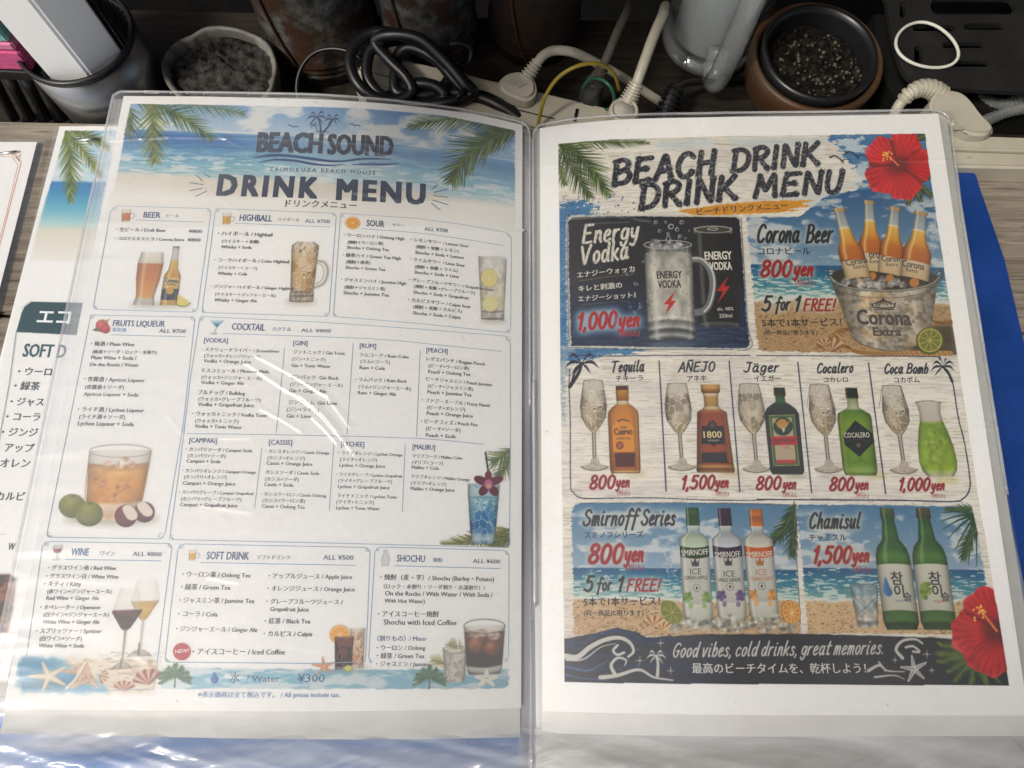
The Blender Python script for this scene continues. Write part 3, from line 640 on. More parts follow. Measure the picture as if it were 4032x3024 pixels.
    cv.part(20,'printed_seashell',0); star((938,772),70,(214,150,110),-1.7,(240,196,160)); cv.part(21,'printed_citrus',0); cv.ell((1080,785),26,20,(170,180,80)); cv.ell((1078,783),20,15,(216,216,130))
    cv.part(22,'printed_badge',0); cv.ell((113,687),52,51,(196,56,70))
    # coffee
    cv.part(33,'printed_icon',0); cv.frame(*FJ)
    cv.poly([(262,158),(292,158),(294,190),(312,220),(308,300),(244,300),(244,220),(264,190)],(226,228,226)); cv.stroke([(262,158),(292,158),(294,190),(312,222),(306,300),(244,300),(246,222),(264,190),(262,158)],5,(150,156,160),smooth=False)
    cv.part(34,'printed_glass',0); frond(cv,(1060,1180),(960,1100),(880,1020),n=14,ll=120,cols=((150,156,100),(190,190,140)),w=15,seed=21); frond(cv,(900,1250),(800,1200),(710,1180),n=12,ll=100,cols=((160,160,90),(206,200,150)),w=14,seed=22)
    cv.lathe((930,1080),(928,1388),[(0,114),(.3,108),(1,86)],iced([(0,(226,224,216)),(.2,(214,212,204)),(.5,(206,202,196)),(.78,(210,204,196)),(.85,(190,182,174)),(1,(200,192,184))],17,dark=(130,122,112)))
    t_=np.linspace(0,2*np.pi,40); cv.stroke(np.stack([930+114*np.cos(t_),1085+34*np.sin(t_)],1),8,(150,150,146))
    cv.part(23,'printed_glass',0); cv.lathe((1203,862),(1203,1316),[(0,192),(.2,186),(.8,166),(.9,160),(1,140)],lambda t,s:(ramp([(0,(240,238,234)),(.14,(232,226,220)),(.17,(110,86,80)),(.24,(120,76,56)),(.35,(110,62,44)),(.55,(70,36,30)),(.65,(36,24,26)),(.84,(40,28,30)),(.88,(206,202,198)),(.95,(190,184,180)),(1,(120,112,108))],t+.05*s*s)*(1-.2*np.abs(s)**6)[...,None]))
    ball(cv,(1130,1045),80,(214,140,90),(80,36,26)); ball(cv,(1270,1075),72,(206,130,76),(76,34,26)); cubes(cv,[(1180,930),(1290,950),(1110,945)],58,9,(222,206,190),(170,130,104))
    t_=np.linspace(0,2*np.pi,50); cv.stroke(np.stack([1203+192*np.cos(t_),868+66*np.sin(t_)],1),8,(120,110,104)); cv.stroke([(1015,900),(1036,1100),(1048,1260)],5,(120,104,96)); cv.stroke([(1392,900),(1376,1100),(1358,1270)],5,(120,104,96))
    cv.part(24,'printed_seashell',0)
    for k in range(5):
        a=-1.57+k*2*math.pi/5; cv.ell((1222+62*math.cos(a),1358+40*math.sin(a)),52,22,(234,230,220),rot=math.atan2(40*math.sin(a),62*math.cos(a)))
    cv.ell((1222,1352),14,10,(206,196,160))
    cv.flush(.00008, root, K=PAPER_A)
    # ---- type
    def section(label): 
        t=Type(); return t
    K=PAPER_A
    def fin(t, label): return t.build('lettering', root, .00016, label)
    t=Type(); t.frame(*FA); big=(36,50,78)
    t('BEACH',775,313,1093,319,95,big,.065); t('SOUND',1127,324,1447,336,97,(40,50,72),.065)
    t('ZAIMOKUZA BEACH HOUSE',835,410,1363,429,19,(38,52,82),.014,1.5)
    t('DRINK',577,528,1066,543,98,big,.06,1.3); t('MENU',1173,550,1604,574,98,big,.06,1.25)
    t('ドリンクメニュー',915,585,1268,597,None,(40,52,78),.02)
    fin(t,'large navy heading over the beach banner')
    def box(pts): t.line(pts+[pts[0]],.28,RULE,smooth=False)
    def curl(*cs):
        for x,y,r in cs: t.line([(x+r*math.cos(a),y+r*math.sin(a)) for a in np.linspace(0,5.2,10)],.22,RULE)
    t=Type(); t.frame(*FB); box([(350,45),(1105,68),(1130,95),(1015,910),(970,935),(180,912),(145,880),(290,85)]); curl((328,66,14),(1112,84,12),(990,918,14),(160,896,12)); t.line([(500,163),(1065,180)],.3,RULE)
    t('BEER',563,143,702,146,46,HEAD,.03); t('ビール',755,140,862,143,None,SUBC,.01)
    t('・生ビール / Draft Beer',335,256,750,264,bold=.02); t('¥800',940,270,1052,273,28,(60,70,96),.02); t('・コロナエキストラ / Corona Extra',322,329,902,341,bold=.02); t('¥800',930,342,1040,345,28,(60,70,96),.02)
    t('Corona',742,680,850,692,34,(40,46,66),.03); t('Extra',760,706,832,712,20,(40,46,66),.02)
    fin(t,'beer section lettering')
    t=Type(); t.frame(*FB); box([(1200,68),(2150,105),(2178,130),(2118,945),(2080,970),(1075,938),(1055,915),(1165,95)]); curl((1185,80,14),(2160,118,12),(2098,956,14),(1066,926,12)); t.line([(1330,190),(2130,222)],.3,RULE)
    t('HIGHBALL',1368,169,1637,176,53,HEAD,.03); t('ハイボール',1688,170,1870,176,None,SUBC,.01); t('ALL ¥700',1915,185,2122,191,31,SUBC,.015)
    for a in (('・ハイボール / Highball',1185,290,1642,303),('(ウイスキー + 炭酸)',1220,352,1530,358),('Whisky + Soda',1212,400,1468,406),('・コークハイボール / Coke Highball',1155,510,1782,527),('(ウイスキー＋コーラ)',1192,572,1515,579),('Whisky + Cola',1185,622,1430,628),('・ジンジャーハイボール / Ginger Highball',1125,732,1820,751),('(ウイスキー＋ジンジャーエール)',1162,795,1668,808),('Whisky + Ginger Ale',1155,845,1512,854)): t(*a,bold=.018)
    fin(t,'highball section lettering')
    t=Type(); t.frame(*FC); box([(140,135),(900,185),(1400,252),(1820,330),(1878,385),(1870,1335),(1820,1368),(900,1272),(70,1205),(35,1170),(105,175)]); curl((120,152,18),(1855,358,14),(1848,1356,14),(50,1188,14)); t.line([(330,292),(900,335),(1400,402),(1790,468)],.3,RULE)
    t('SOUR',378,264,560,275,63,(58,76,106),.03); t('サワー',645,268,775,274,None,SUBC,.01); t('ALL ¥700',977,312,1220,333,40,SUBC,.015)
    for a in (('・ウーロンハイ / Oolong High',140,372,768,412),('(焼酎＋ウーロン茶)',180,445,550,463),('Shochu + Oolong Tea',172,500,608,526),('・緑茶ハイ / Green Tea High',130,580,732,616),('(焼酎＋緑茶)',165,650,415,660),('Shochu + Green Tea',158,708,572,732),('・ジャスミンハイ / Jasmine High',112,834,785,876),('(焼酎＋ジャスミン茶)',147,912,572,933),('Shochu + Jasmine Tea',138,972,608,998),
              ('・レモンサワー / Lemon Sour',835,420,1435,488),('(焼酎 + 炭酸 + レモン)',888,492,1330,540),('Shochu + Soda + Lemon',880,552,1382,608),('・ライムサワー / Lime Sour',826,624,1398,690),('(焼酎 + 炭酸 + ライム)',878,700,1322,742),('Shochu + Soda + Lime',873,757,1335,806),('・グレープフルーツサワー / Grapefruit Sour',818,836,1692,942),('(焼酎 + 炭酸 +グレープフルーツ)',870,902,1498,974),('Shochu + Soda + Grapefruit',863,965,1437,1028),('・カルピスサワー / Calpis Sour',808,1044,1458,1118),('(焼酎 + 炭酸 + カルピス)',862,1117,1365,1163),('Shochu + Soda + Calpis',855,1180,1352,1229)): t(*a,bold=.02)
    fin(t,'sour section lettering')
    t=Type(); t.frame(*FD); box([(310,20),(1025,35),(1045,55),(960,820),(830,1600),(800,1645),(-5,1632),(-28,1605),(130,820),(285,48)]); curl((298,32,14),(1030,46,12),(800,1620,18),(-10,1615,16)); t.line([(440,163),(980,178)],.3,RULE)
    t('FRUITS LIQUEUR',450,100,825,106,43,HEAD,.02); t('果実酒',443,139,545,141,None,(100,160,205),.01); t('ALL ¥700',785,147,978,152,28,SUBC,.02)
    for a in (('・梅酒 / Plum Wine',290,241,605,247),('(梅酒＋ソーダ・ロック・水割り)',302,297,768,303),('Plum Wine + Soda /',292,341,620,346),('On the Rocks / Water',282,390,638,396),('・杏露酒 / Apricot Liqueur',240,497,682,508),('(杏露酒＋ソーダ)',248,555,530,558),('Apricot Liqueur + Soda',238,606,635,613),('・ライチ酒 / Lychee Liqueur',195,717,675,726),('(ライチ酒＋ソーダ)',205,770,537,775),('Lychee Liqueur + Soda',195,820,600,827)): t(*a,col=(78,82,92),bold=.02)
    fin(t,'fruit liqueur section lettering')
    t=Type(); t.frame(*FE); box([(160,27),(900,62),(1500,104),(2040,148),(2068,190),(2070,700),(2063,1426),(2025,1462),(1000,1437),(-28,1414),(-48,1385),(20,900),(80,400),(135,50)]); curl((148,38,12),(2055,165,12),(2046,1446,11),(-40,1400,12))
    t.line([(280,132),(1200,165),(1620,203),(2015,243)],.28,RULE); t.line([(665,220),(640,480),(612,748)],.28,RULE); t.line([(1092,190),(1053,760)],.28,RULE); t.line([(1508,235),(1485,775)],.28,RULE)
    t('COCKTAIL',335,108,540,115,41,HEAD,.025); t('カクテル',588,114,705,117,None,SUBC,.01); t('. ALL ¥800',745,122,952,127,22,SUBC,.015)
    for a in (('[VODKA]',163,187,310,190),('[GIN]',718,204,806,206),('[RUM]',1132,221,1233,224),('[PEACH]',1547,248,1677,255)): t(*a,h=27,col=HEAD,bold=.02)
    rows=(('・スクリュードライバー / Screwdriver',148,240,633,253),('(ウォッカ+オレンジジュース)',163,278,513,286),('Vodka + Orange Juice',160,312,453,320),('モスコミュール / Moscow Mule',145,372,566,380),('(ウォッカ+ジンジャーエール)',147,413,520,421),('Vodka + Ginger Ale',143,446,410,453),('ブルドッグ / Bulldog',125,509,418,516),('(ウォッカ+グレープフルーツ)',128,548,515,557),('Vodka + Grapefruit Juice',125,583,473,591),('・ウォッカトニック / Vodka Tonic',90,641,556,653),('(ウォッカ+トニック)',108,684,377,689),('Vodka + Tonic Water',105,718,398,727),
      ('ジントニック / Gin Tonic',718,256,1040,266),('(ジン+トニック)',713,299,918,305),('Gin + Tonic Water',707,340,950,347),('ジンバック  Gin Buck',702,413,1000,421),('(ジン+ジンジャーエール)',698,457,1025,466),('Gin + Ginger Ale',692,498,922,503),('ジンライム  Gin Lime',688,571,990,577),('(ジン+ライム)',678,615,878,618),('Gin + Lime',677,655,830,659),
      ('ラムコーク / Rum Coke',1132,274,1436,288),('(ラム+コーラ)',1137,315,1320,322),('Rum + Cola',1131,354,1288,360),('・ラムバック / Rum Buck',1104,428,1425,439),('(ラム+ジンジャーエール)',1125,472,1448,486),('Rum + Ginger Ale',1120,510,1357,520),
      ('レゲエパンチ / Reggae Punch',1547,299,1910,332),('(ピーチ+ウーロン茶)',1560,341,1812,359),('Peach + Oolong Tea',1558,379,1820,397),('ピーチジャスミン / Peach Jasmine',1545,424,1955,461),('(ピーチ+ジャスミン茶)',1555,467,1837,488),('Peach + Jasmine Tea',1553,506,1827,525),('・ファジーネーブル / Fuzzy Navel',1518,555,1940,590),('(ピーチ+オレンジ)',1550,601,1787,616),('Peach + Orange Juice',1548,638,1835,656),('・ピーチフィズ / Peach Fizz',1512,687,1866,710),('(ピーチ+ソーダ)',1543,732,1757,746),('Peach + Soda',1543,775,1728,784))
    for a in rows: t(*a,bold=.018)
    t.frame(*FG); t.line([(135,42),(800,52),(1535,72),(1940,108)],.28,RULE); t.line([(590,130),(545,500)],.26,RULE); t.line([(1028,100),(1000,510)],.26,RULE); t.line([(1462,110),(1445,520)],.26,RULE)
    for a in (('[CAMPARI]',147,97,315,100),('[CASSIS]',633,109,773,112),('[LYCHEE]',1072,119,1212,123),('[MALIBU]',1507,137,1643,142)): t(*a,h=29,col=HEAD,bold=.02)
    for a in (('・カンパリソーダ / Campari Soda',125,147,530,157),('(カンパリ+ソーダ)',137,187,367,190),('Campari + Soda',130,219,337,224),('・カンパリオレンジ / Campari Orange',104,277,552,288),('(カンパリ+オレンジ)',115,316,373,319),('Campari + Orange Juice',108,354,427,360),('・カンパリグレープ / Campari Grapefruit',86,407,540,418),('(カンパリ+グレープフルーツ)',97,449,463,455),('Campari + Grapefruit Juice',90,485,440,492),
      ('・カシスオレンジ / Cassis Orange',612,159,1000,170),('(カシス+オレンジ)',623,199,850,204),('Cassis + Orange Juice',618,232,897,240),('カシスソーダ / Cassis Soda',612,287,938,295),('(カシス+ソーダ)',608,329,813,333),('Cassis + Soda',603,362,780,367),('・カシスウーロン / Cassis Oolong',584,419,980,431),('(カシス+ウーロン茶)',593,459,852,464),('Cassis + Oolong Tea',588,494,850,501),
      ('・ライチオレンジ / Lychee Orange',1055,169,1445,182),('(ライチ+オレンジ)',1065,209,1290,214),('Lychee + Orange Juice',1062,244,1340,252),('・ライチグレープ / Lychee Grapefruit',1042,299,1445,311),('(ライチ+グレープフルーツ)',1055,337,1382,346),('Lychee + Grapefruit Juice',1052,374,1367,382),('ライチトニック / Lychee Tonic',1048,430,1412,439),('(ライチ+トニック)',1043,468,1272,473),('Lychee + Tonic Water',1042,504,1308,510),
      ('マリブコーク / Malibu Coke',1505,187,1810,201),('(マリブ+コーラ)',1503,226,1693,234),('Malibu + Cola',1502,257,1667,264),('マリブオレンジ / Malibu Orange',1497,311,1855,333),('(マリブ+オレンジ)',1497,352,1712,361),('Malibu + Orange Juice',1495,387,1763,397)): t(*a,col=(62,66,76),bold=.018)
    fin(t,'cocktail section lettering in four columns')
    t=Type(); t.frame(*FH); box([(355,58),(1190,72),(1215,100),(1165,480),(1100,1000),(1085,1100),(190,1125),(155,1090),(230,580),(300,88)]); curl((330,72,14),(1200,86,12)); t.line([(460,184),(1140,195)],.3,RULE)
    t('WINE',500,156,625,158,50,(70,110,165),.025); t('ワイン',707,156,813,158,None,SUBC,.01); t('ALL ¥800',937,160,1142,163,30,SUBC,.015)
    for a in (('・グラスワイン赤 / Red Wine',338,257,817,260),('・グラスワイン白 / White Wine',325,316,835,320),('・キティ / Kitty',312,371,572,373),('(赤ワイン+ジンジャーエール)',333,424,787,424),('Red Wine + Ginger Ale',327,471,698,472),('・オペレーター / Operator',283,536,710,537),('(白ワイン+ジンジャーエール)',307,587,770,589),('White Wine + Ginger Ale',300,639,703,640),('・スプリッツァー / Spritzer',254,704,715,706),('(白ワイン+ソーダ)',280,757,577,758),('White Wine + Soda',273,807,592,808)): t(*a,col=(84,88,98),bold=.02)
    fin(t,'wine section lettering')
    t=Type(); t.frame(*FI); box([(125,62),(1175,82),(1205,105),(1190,500),(1178,745),(880,756),(40,748),(15,728),(50,420),(90,90)]); curl((110,75,11),(1190,95,10),(28,738,10)); t.line([(222,170),(1120,186)],.3,RULE)
    t('SOFT DRINK',255,151,500,154,45,HEAD,.02); t('ソフトドリンク',547,149,740,153,None,SUBC,.01); t('ALL ¥500',932,153,1108,155,28,SUBC,.015)
    for a in (('・ウーロン茶 / Oolong Tea',114,250,510,257),('・緑茶 / Green Tea',106,325,392,328),('・ジャスミン茶 / Jasmine Tea',96,401,532,406),('・コーラ / Cola',90,480,318,484),('・ジンジャーエール / Ginger Ale',78,567,550,574),('・アップルジュース / Apple Juice',614,260,1100,266),('・オレンジジュース / Orange Juice',608,332,1115,338),('・グレープフルーツジュース /',602,408,1045,412),('Grapefruit Juice',625,452,848,455),('・紅茶 / Black Tea',592,522,858,524),('・カルピス / Calpis',586,596,868,598),('・アイスコーヒー / Iced Coffee',172,702,710,704)): t(*a,col=(66,70,80),bold=.018)
    t('NEW!',74,697,153,690,21,(240,225,222),.02)
    fin(t,'soft drink section lettering')
    t=Type(); t.frame(*FI); bl=(66,92,140); t('水',388,864,448,864,None,bl); t('/ Water',484,862,680,861,36,bl,.0); t('¥300',782,863,940,864,48,bl,.005); t('※表示価格は全て税込です。 / All prices include tax.',205,950,1030,951,None,(92,136,186),.012)
    fin(t,'price of water over the sea strip')
    t=Type(); t.frame(*FJ); t.line([(150,1200),(122,1160),(180,170),(225,128),(1390,160),(1432,205),(1428,1155),(1390,1190)],.28,RULE,smooth=False); curl((208,150,14),(1412,184,12),(1408,1182,12),(142,1195,12)); t.line([(365,303),(1350,330)],.3,RULE)
    t('SHOCHU',385,264,645,269,63,HEAD,.02); t('焼酎',720,266,808,269,None,(90,120,160),.01); t('ALL ¥600',1095,277,1348,283,40,(62,76,104),.01)
    for a in (('・焼酎（麦・芋）/ Shochu (Barley・Potato)',228,430,1290,449),('（ロック・水割り・ソーダ割り・お湯割り）/',262,514,1207,527),('On the Rocks / With Water / With Soda /',275,580,1278,596),('With Hot Water)',270,647,645,653)): t(*a,bold=.016)
    t('・アイスコーヒー焼酎',205,774,775,777,bold=.016); t('Shochu with Iced Coffee',262,852,940,858,bold=.012); t('〈割りもの〉/ Mixer',198,1002,663,1003,col=(66,92,140)); t('・ウーロン / Oolong',195,1087,650,1089); t('・緑茶 / Green Tea',195,1164,640,1166); t('・ジャスミン / Jasmine',190,1239,697,1241)
    fin(t,'shochu section lettering')
    specks(root, ((1090,398),(1240,405),(1390,420),(700,2760),(1900,640),(1830,1330),(1960,2330),(330,2790),(1720,1460)), 3)
    return root
# ------------------------------------------------------------------ the right sheet: poster of special drinks
def build_right():
    root = thing('menu_sheet', 'colourful poster sheet with red hibiscus flowers and bottles, right page of the open folder', 'menu sheet', (.12,.1,.0))
    tops=[(2125,505),(2250,488),(2420,472),(2750,463),(3200,457),(3695,448)]
    sheet_mesh('paper', [(2125,505),(3695,448),(4050,2818),(2136,2800)], PAPER, root, 0, tops=tops)
    cv = Canvas(.018,-.05,.232,.25, (250,249,246)); K=.84
    FULL=(0,0,1); cv.frame(*FULL)
    outline=[(2198,567),(2400,550),(2650,542),(3056,534),(3642,526),(3670,740),(3769,1397),(3855,1976),(3947,2520),(3974,2700),(3017,2694),(2223,2686),(2221,2520),(2214,2000),(2206,1420),(2201,820)]
    # whitewashed boards
    cv.part(1,'poster_background',0)
    def wood(S,T,X,Y):
        g = vnoise(X*.05,Y*1.7,5,1); h = vnoise(X*.15,Y*3.2,4,7); c = mixc((238,234,224),(220,215,203),sstep(.45,.7,g)); c = mixc(c,(234,229,217),sstep(.5,.65,vnoise(X*.08,Y*.3,3,4)))
        c = mixc(c,(216,208,204),.5*sstep(.5,.7,vnoise(X*.05,Y*.1,3,14)))
        c = mixc(c,(172,164,148),.5*sstep(.60,.68,h)); return c*(1-.15*np.exp(-((np.mod(Y,13.)-6)/.22)**2)*sstep(.4,.6,vnoise(X*.05,Y*.1,2,2)))[...,None]
    cv.poly(outline, wood)
    M0 = cv.m > .5
    sky1=((56,112,160),(120,160,190))
    def paint(S,T,X,Y): return mixc((46,104,156),(96,150,186),vnoise(X*.1,Y*1.1,4,5))
    cv.frame(*FK)
    cv.poly([(1450,128),(1640,110),(1990,110),(1990,430),(1640,430),(1560,430),(1620,330),(1500,190)], paint, rough=14, rs=.25)
    for q in ([(960,150),(1300,136),(1440,150),(1400,200),(1180,176),(1000,190)],[(600,160),(900,145),(880,180),(640,200)],[(1100,420),(1500,390),(1560,440),(1400,470)]): cv.poly(q,(196,210,218),rough=12,rs=.4,a=.55,blur=2)
    cv.poly([(1480,150),(1600,135),(1640,200),(1560,215)], (215,222,224), rough=16, rs=.4, a=.85); cv.poly([(1560,300),(1640,250),(1640,330),(1600,350)],(220,224,222),rough=14,rs=.5,a=.8)
    cv.poly([(140,455),(260,440),(330,470),(300,530),(140,545)], paint, rough=22, rs=.6)
    for k in range(70): 
        cv.ell((random.uniform(150,520),random.uniform(410,520)),random.uniform(1.5,8),random.uniform(1.5,6),(44,84,132) if k%3 else (230,226,214))
    cv.frame(*FL)
    cv.poly([(40,0),(150,60),(175,500),(150,900),(170,1450),(40,1500)], paint, rough=10, rs=.5)
    cv.poly([(40,1480),(300,1490),(1000,1480),(980,1530),(500,1560),(430,1600),(40,1640)], paint, rough=12, rs=.4)
    for k in range(60): 
        x=random.uniform(50,160); y=random.uniform(100,1500); cv.stroke([(x,y),(x+random.uniform(20,70),y+random.uniform(-6,6))],random.uniform(3,9),(200,208,206),w1=1,a=.6)
    cv.frame(*FP); cv.poly([(80,30),(140,60),(130,1100),(80,1100)],wood,rough=4)
    cv.frame(*FN); cv.poly([(60,0),(200,10),(140,260),(100,700),(70,900)],lambda S,T,X,Y: mixc((110,146,176),(190,192,186),vnoise(X*.2,Y*1.3,4,9)),rough=14,rs=.4,a=.75)
    # ---- beer panel
    cv.part(2,'beer_panel',0); cv.frame(*FM)
    fb=beach(.50,.70,2,((44,92,140),(132,160,180)),((196,166,122),(172,140,100)))
    cv.poly([(95,285),(600,280),(900,60),(1500,-20),(1900,40),(2120,1600),(240,1570),(205,1540),(150,900)], fb, rough=4, rs=.3)
    cv.poly([(640,110),(960,60),(980,20),(1400,-20),(1100,-60),(600,60)],(212,212,206),rough=14,rs=.4,a=.8); cv.poly([(700,170),(860,110),(970,120),(960,170),(820,185)],(205,212,208),rough=16,rs=.5,a=.7)
    cv.poly([(1880,1320),(2080,1300),(2120,1600),(1650,1590),(1700,1400)],(70,66,48),blur=5,a=.85)
    cv.part(21,'printed_rope',2)
    for pts in ([(900,1500),(960,1400),(1060,1360),(1180,1390)],[(980,1500),(1150,1570),(1350,1590),(1600,1590),(2050,1590)],[(1900,1290),(1990,1300),(2080,1290)],[(960,1420),(1000,1500),(1100,1540)]):
        cv.stroke(pts,52,(190,150,96)); C=catmull(pts,9)
        for p in C: cv.stroke([(p[0]-18,p[1]-16),(p[0]+14,p[1]+18)],7,(120,84,48),smooth=False)
    cv.part(22,'printed_bucket',2)
    cv.stroke([(1880,860),(1950,800),(1985,840),(1900,930)],18,(88,84,76)); cv.stroke([(960,800),(890,780),(880,840),(920,900),(960,1000)],18,(96,92,84))
    cv.ell((1425,860),515,120,(70,60,48),rot=.03)
    cv.part(23,'printed_bottle',2)
    def beer(top,bot,r,lab):
        cv.lathe(top,bot,[(0,r*.48),(.04,r*.5),(.05,r*.42),(.1,r*.44),(.3,r*.5),(.40,r*.62),(.52,r),(.56,r*1.04),(1,r)],lambda t,s: mixc(ramp([(0,(190,160,110)),(.045,(180,150,100)),(.05,(150,160,165)),(.24,(176,184,184)),(.245,(240,226,196)),(.27,(226,186,96)),(.42,(214,158,60)),(.5,(196,120,44)),(.655,(184,104,36)),(.66,(214,196,164)),(.87,(206,180,136)),(.88,(60,52,52)),(1,(90,70,50))],t-.012*s*s)*(1-.45*np.abs(s)**5)[...,None],(250,236,196),np.clip(.5*np.exp(-((s+.5)/.14)**2),0,1)*sstep(.66,.64,t)))
        cv.ell(((bot[0]-top[0])*.93+top[0]+2,(bot[1]-top[1])*.93+top[1]),r*.36,r*.34,(190,130,60))
    beer((1270,120),(1305,900),108,0); beer((980,195),(1195,960),118,1); beer((1522,182),(1465,920),110,2); beer((1772,228),(1700,960),130,3)
    cv.part(24,'printed_ice',2); cubes(cv,[(1050,900),(1150,905),(1250,890),(1400,880),(1300,930),(1480,930),(1200,940),(1380,935),(1600,930),(1530,900)],52,4,(226,226,220),(90,88,84))
    cv.part(22); 
    body=catmull([(900,860),(940,905),(1060,950),(1200,975),(1400,985),(1600,980),(1800,945),(1900,905),(1945,860)],4)
    low=[(1880,1300),(1760,1500),(1600,1560),(1400,1560),(1200,1500),(1110,1440)]
    cv.poly(list(body)+[(1925,950)]+low+[(1080,1360),(1000,1140),(930,960)], lambda S,T,X,Y: mixc(mixc((198,190,174),(142,132,116),sstep(.35,.75,vnoise(X*.5,Y*.5,5,12))),(206,172,122),.5*sstep(.5,.7,vnoise(X*.22,Y*.22,4,15)))*(1+.22*np.exp(-((S-.3)/.08)**2)+.15*np.exp(-((S-.72)/.06)**2))[...,None]*(1-.55*np.abs(2*S-1)**3)[...,None]*(1-.12*T)[...,None])
    cv.stroke(body,14,(150,146,136)); cv.stroke(body+[0,12],5,(66,60,54)); cv.stroke(body*[.95,1]+[71,70],5,(84,78,70)); cv.stroke(low[1:],9,(110,104,96))
    for k in range(7): 
        x=1300+k*37; cv.stroke([(1410,1075),(x,1120)],9,(62,56,54))
    cv.stroke([(1300,1115),(1330,1150),(1500,1150),(1525,1105)],12,(62,56,54)); cv.stroke([(1325,1170),(1510,1168)],9,(66,60,56),smooth=False); cv.ell((1410,1072),12,12,(62,56,54))
    cv.part(25,'printed_citrus',2); cv.ell((1855,1470),132,130,(70,80,36)); citrus(cv,(1858,1465),126,124,(128,128,54),(110,120,50),(186,178,104),n=9)
    cv.part(26,'printed_seashell',2)
    for c,r in (((905,1530),120),((840,1500),70)):
        for k in range(9):
            a=-2.9+k*.33; cv.stroke([(c[0]+10,c[1]+r*.35),(c[0]+r*math.cos(a),c[1]+r*.75*math.sin(a)+10)],r*.14,(206,176,140) if k%2 else (150,112,80),w1=r*.3,smooth=False)
    # ---- heading area
    cv.part(31,'printed_palm_leaf',0); cv.frame(*FK); lf=((34,52,26),(112,136,62))
    frond(cv,(130,150),(260,190),(390,420),n=40,ll=120,cols=lf,w=8,seed=31); frond(cv,(130,170),(350,150),(590,165),n=36,ll=62,cols=lf,w=7,seed=32); frond(cv,(145,170),(230,300),(300,430),n=26,ll=100,cols=((30,48,24),(90,112,50)),w=8,seed=33); frond(cv,(130,180),(140,280),(180,370),n=18,ll=60,cols=lf,w=7,seed=34)
    cv.part(32,'printed_flower',0)
    for e in ((1930,200),(1950,330),(1900,450),(1840,470),(1955,430)): frond(cv,(1820,300),((1820+e[0])/2+14,(300+e[1])/2),e,n=8,ll=46,cols=((36,58,40),(92,112,66)),w=18,seed=e[0])
    frond(cv,(1860,160),(1900,130),(1950,120),n=8,ll=40,cols=((36,58,40),(80,104,66)),w=14,seed=39)
    hibiscus(cv,(1790,272),172,-1.25,aim=(1722,216))
    cv.part(33,'brush_heading',0); ink=(36,40,54)
    cv.frame(*FK); yb=[(728,492),(800,478),(1000,455),(1200,442),(1385,440),(1320,458),(1375,470),(1260,482),(1330,490),(1200,500),(1000,510),(850,522),(770,530),(800,510)]
    cv.poly(yb,lambda S,T,X,Y: mixc((228,166,52),(204,140,44),vnoise(X*.2,Y*1.4,3,3)),rough=5,rs=.8)
    hl=((226,220,206),2,.5)
    for txt,a,b,cap in (('BEACH',(410,366),(905,312),112),('DRINK',(985,304),(1408,264),104),('DRINK',(540,482),(1010,432),112),('MENU',(1092,426),(1520,400),104)):
        hand(cv,txt,a,b,cap,ink,w=.26,slant=.15,halo=hl,rough=1.6,dry=.5,brush=True)
    for bx,by in ((1518,242),(1592,222)):
        cv.stroke([(bx-58,by-8),(bx-36,by-16),(bx-12,by-2),(bx,by+10),(bx+14,by),(bx+36,by+4),(bx+56,by+24)],9,ink,w1=3); cv.stroke([(bx-6,by+2),(bx+4,by+14)],9,ink,smooth=False)
    # ---- energy panel
    cv.part(4,'energy_drink_panel',0); cv.frame(*FL)
    pn=[(200,98),(600,86),(1300,92),(1940,96),(1975,130),(2010,600),(2050,1200),(2085,1420),(2060,1480),(1990,1490),(1500,1480),(1000,1475),(500,1462),(190,1465),(180,1300),(160,600),(158,140)]
    cv.poly([(x+(-26 if x<900 else 26),y+(-20 if y<700 else 22)) for x,y in pn],(208,204,192),rough=5,rs=.7,a=.95)
    cv.poly(pn,lambda S,T,X,Y: mixc(mixc((34,36,46),(34,52,84),sstep(.35,.8,T)*.9),(46,78,118),.6*sstep(.5,.66,vnoise(X*.1,Y*.9,4,11))*sstep(.6,.95,T)),rough=2,rs=.6)
    cv.stroke([(175,90),(150,130),(150,700),(165,1440)],5,(40,52,84)); cv.stroke([(1990,110),(2020,600),(2062,1250),(2110,1430),(2070,1500),(1960,1510)],6,(40,46,70)); cv.stroke([(190,1480),(900,1500),(1900,1500)],6,(40,52,84))
    for k in range(46):
        x=random.uniform(900,2060); y=random.uniform(1250,1470); cv.stroke([(x,y),(x+random.uniform(40,160),y+random.uniform(-30,30)),(x+random.uniform(160,300),y+random.uniform(-20,20))],random.uniform(4,9),(150,170,180),w1=1,a=.4)
    cv.ell((1260,1450),240,40,(150,165,170),a=.4,blur=4)
    for k in range(18): 
        x=random.uniform(780,960); y=random.uniform(560,1260); r=random.uniform(6,20); cv.ell((x,y),r,r,(170,180,186)); cv.ell((x+2,y),r*.66,r*.66,(40,46,60))
    hand(cv,'Energy',(305,372),(900,322),190,(226,222,208),w=.15,rough=1.2,dry=.25); hand(cv,'Vodka',(292,598),(800,530),190,(226,222,208),w=.15,rough=1.2,dry=.25)
    cv.stroke([(265,776),(560,730),(860,700)],7,(140,130,70),w1=5); cv.stroke([(285,1026),(780,986)],6,(130,126,80),w1=3)
    hand(cv,'1,000',(248,1290),(665,1262),170,(178,40,42),w=.2,halo=((150,176,196),5,1.2)); hand(cv,'yen',(690,1262),(905,1250),148,(178,40,42),w=.2,halo=((150,176,196),5,1.))
    cv.part(41,'printed_can',4)
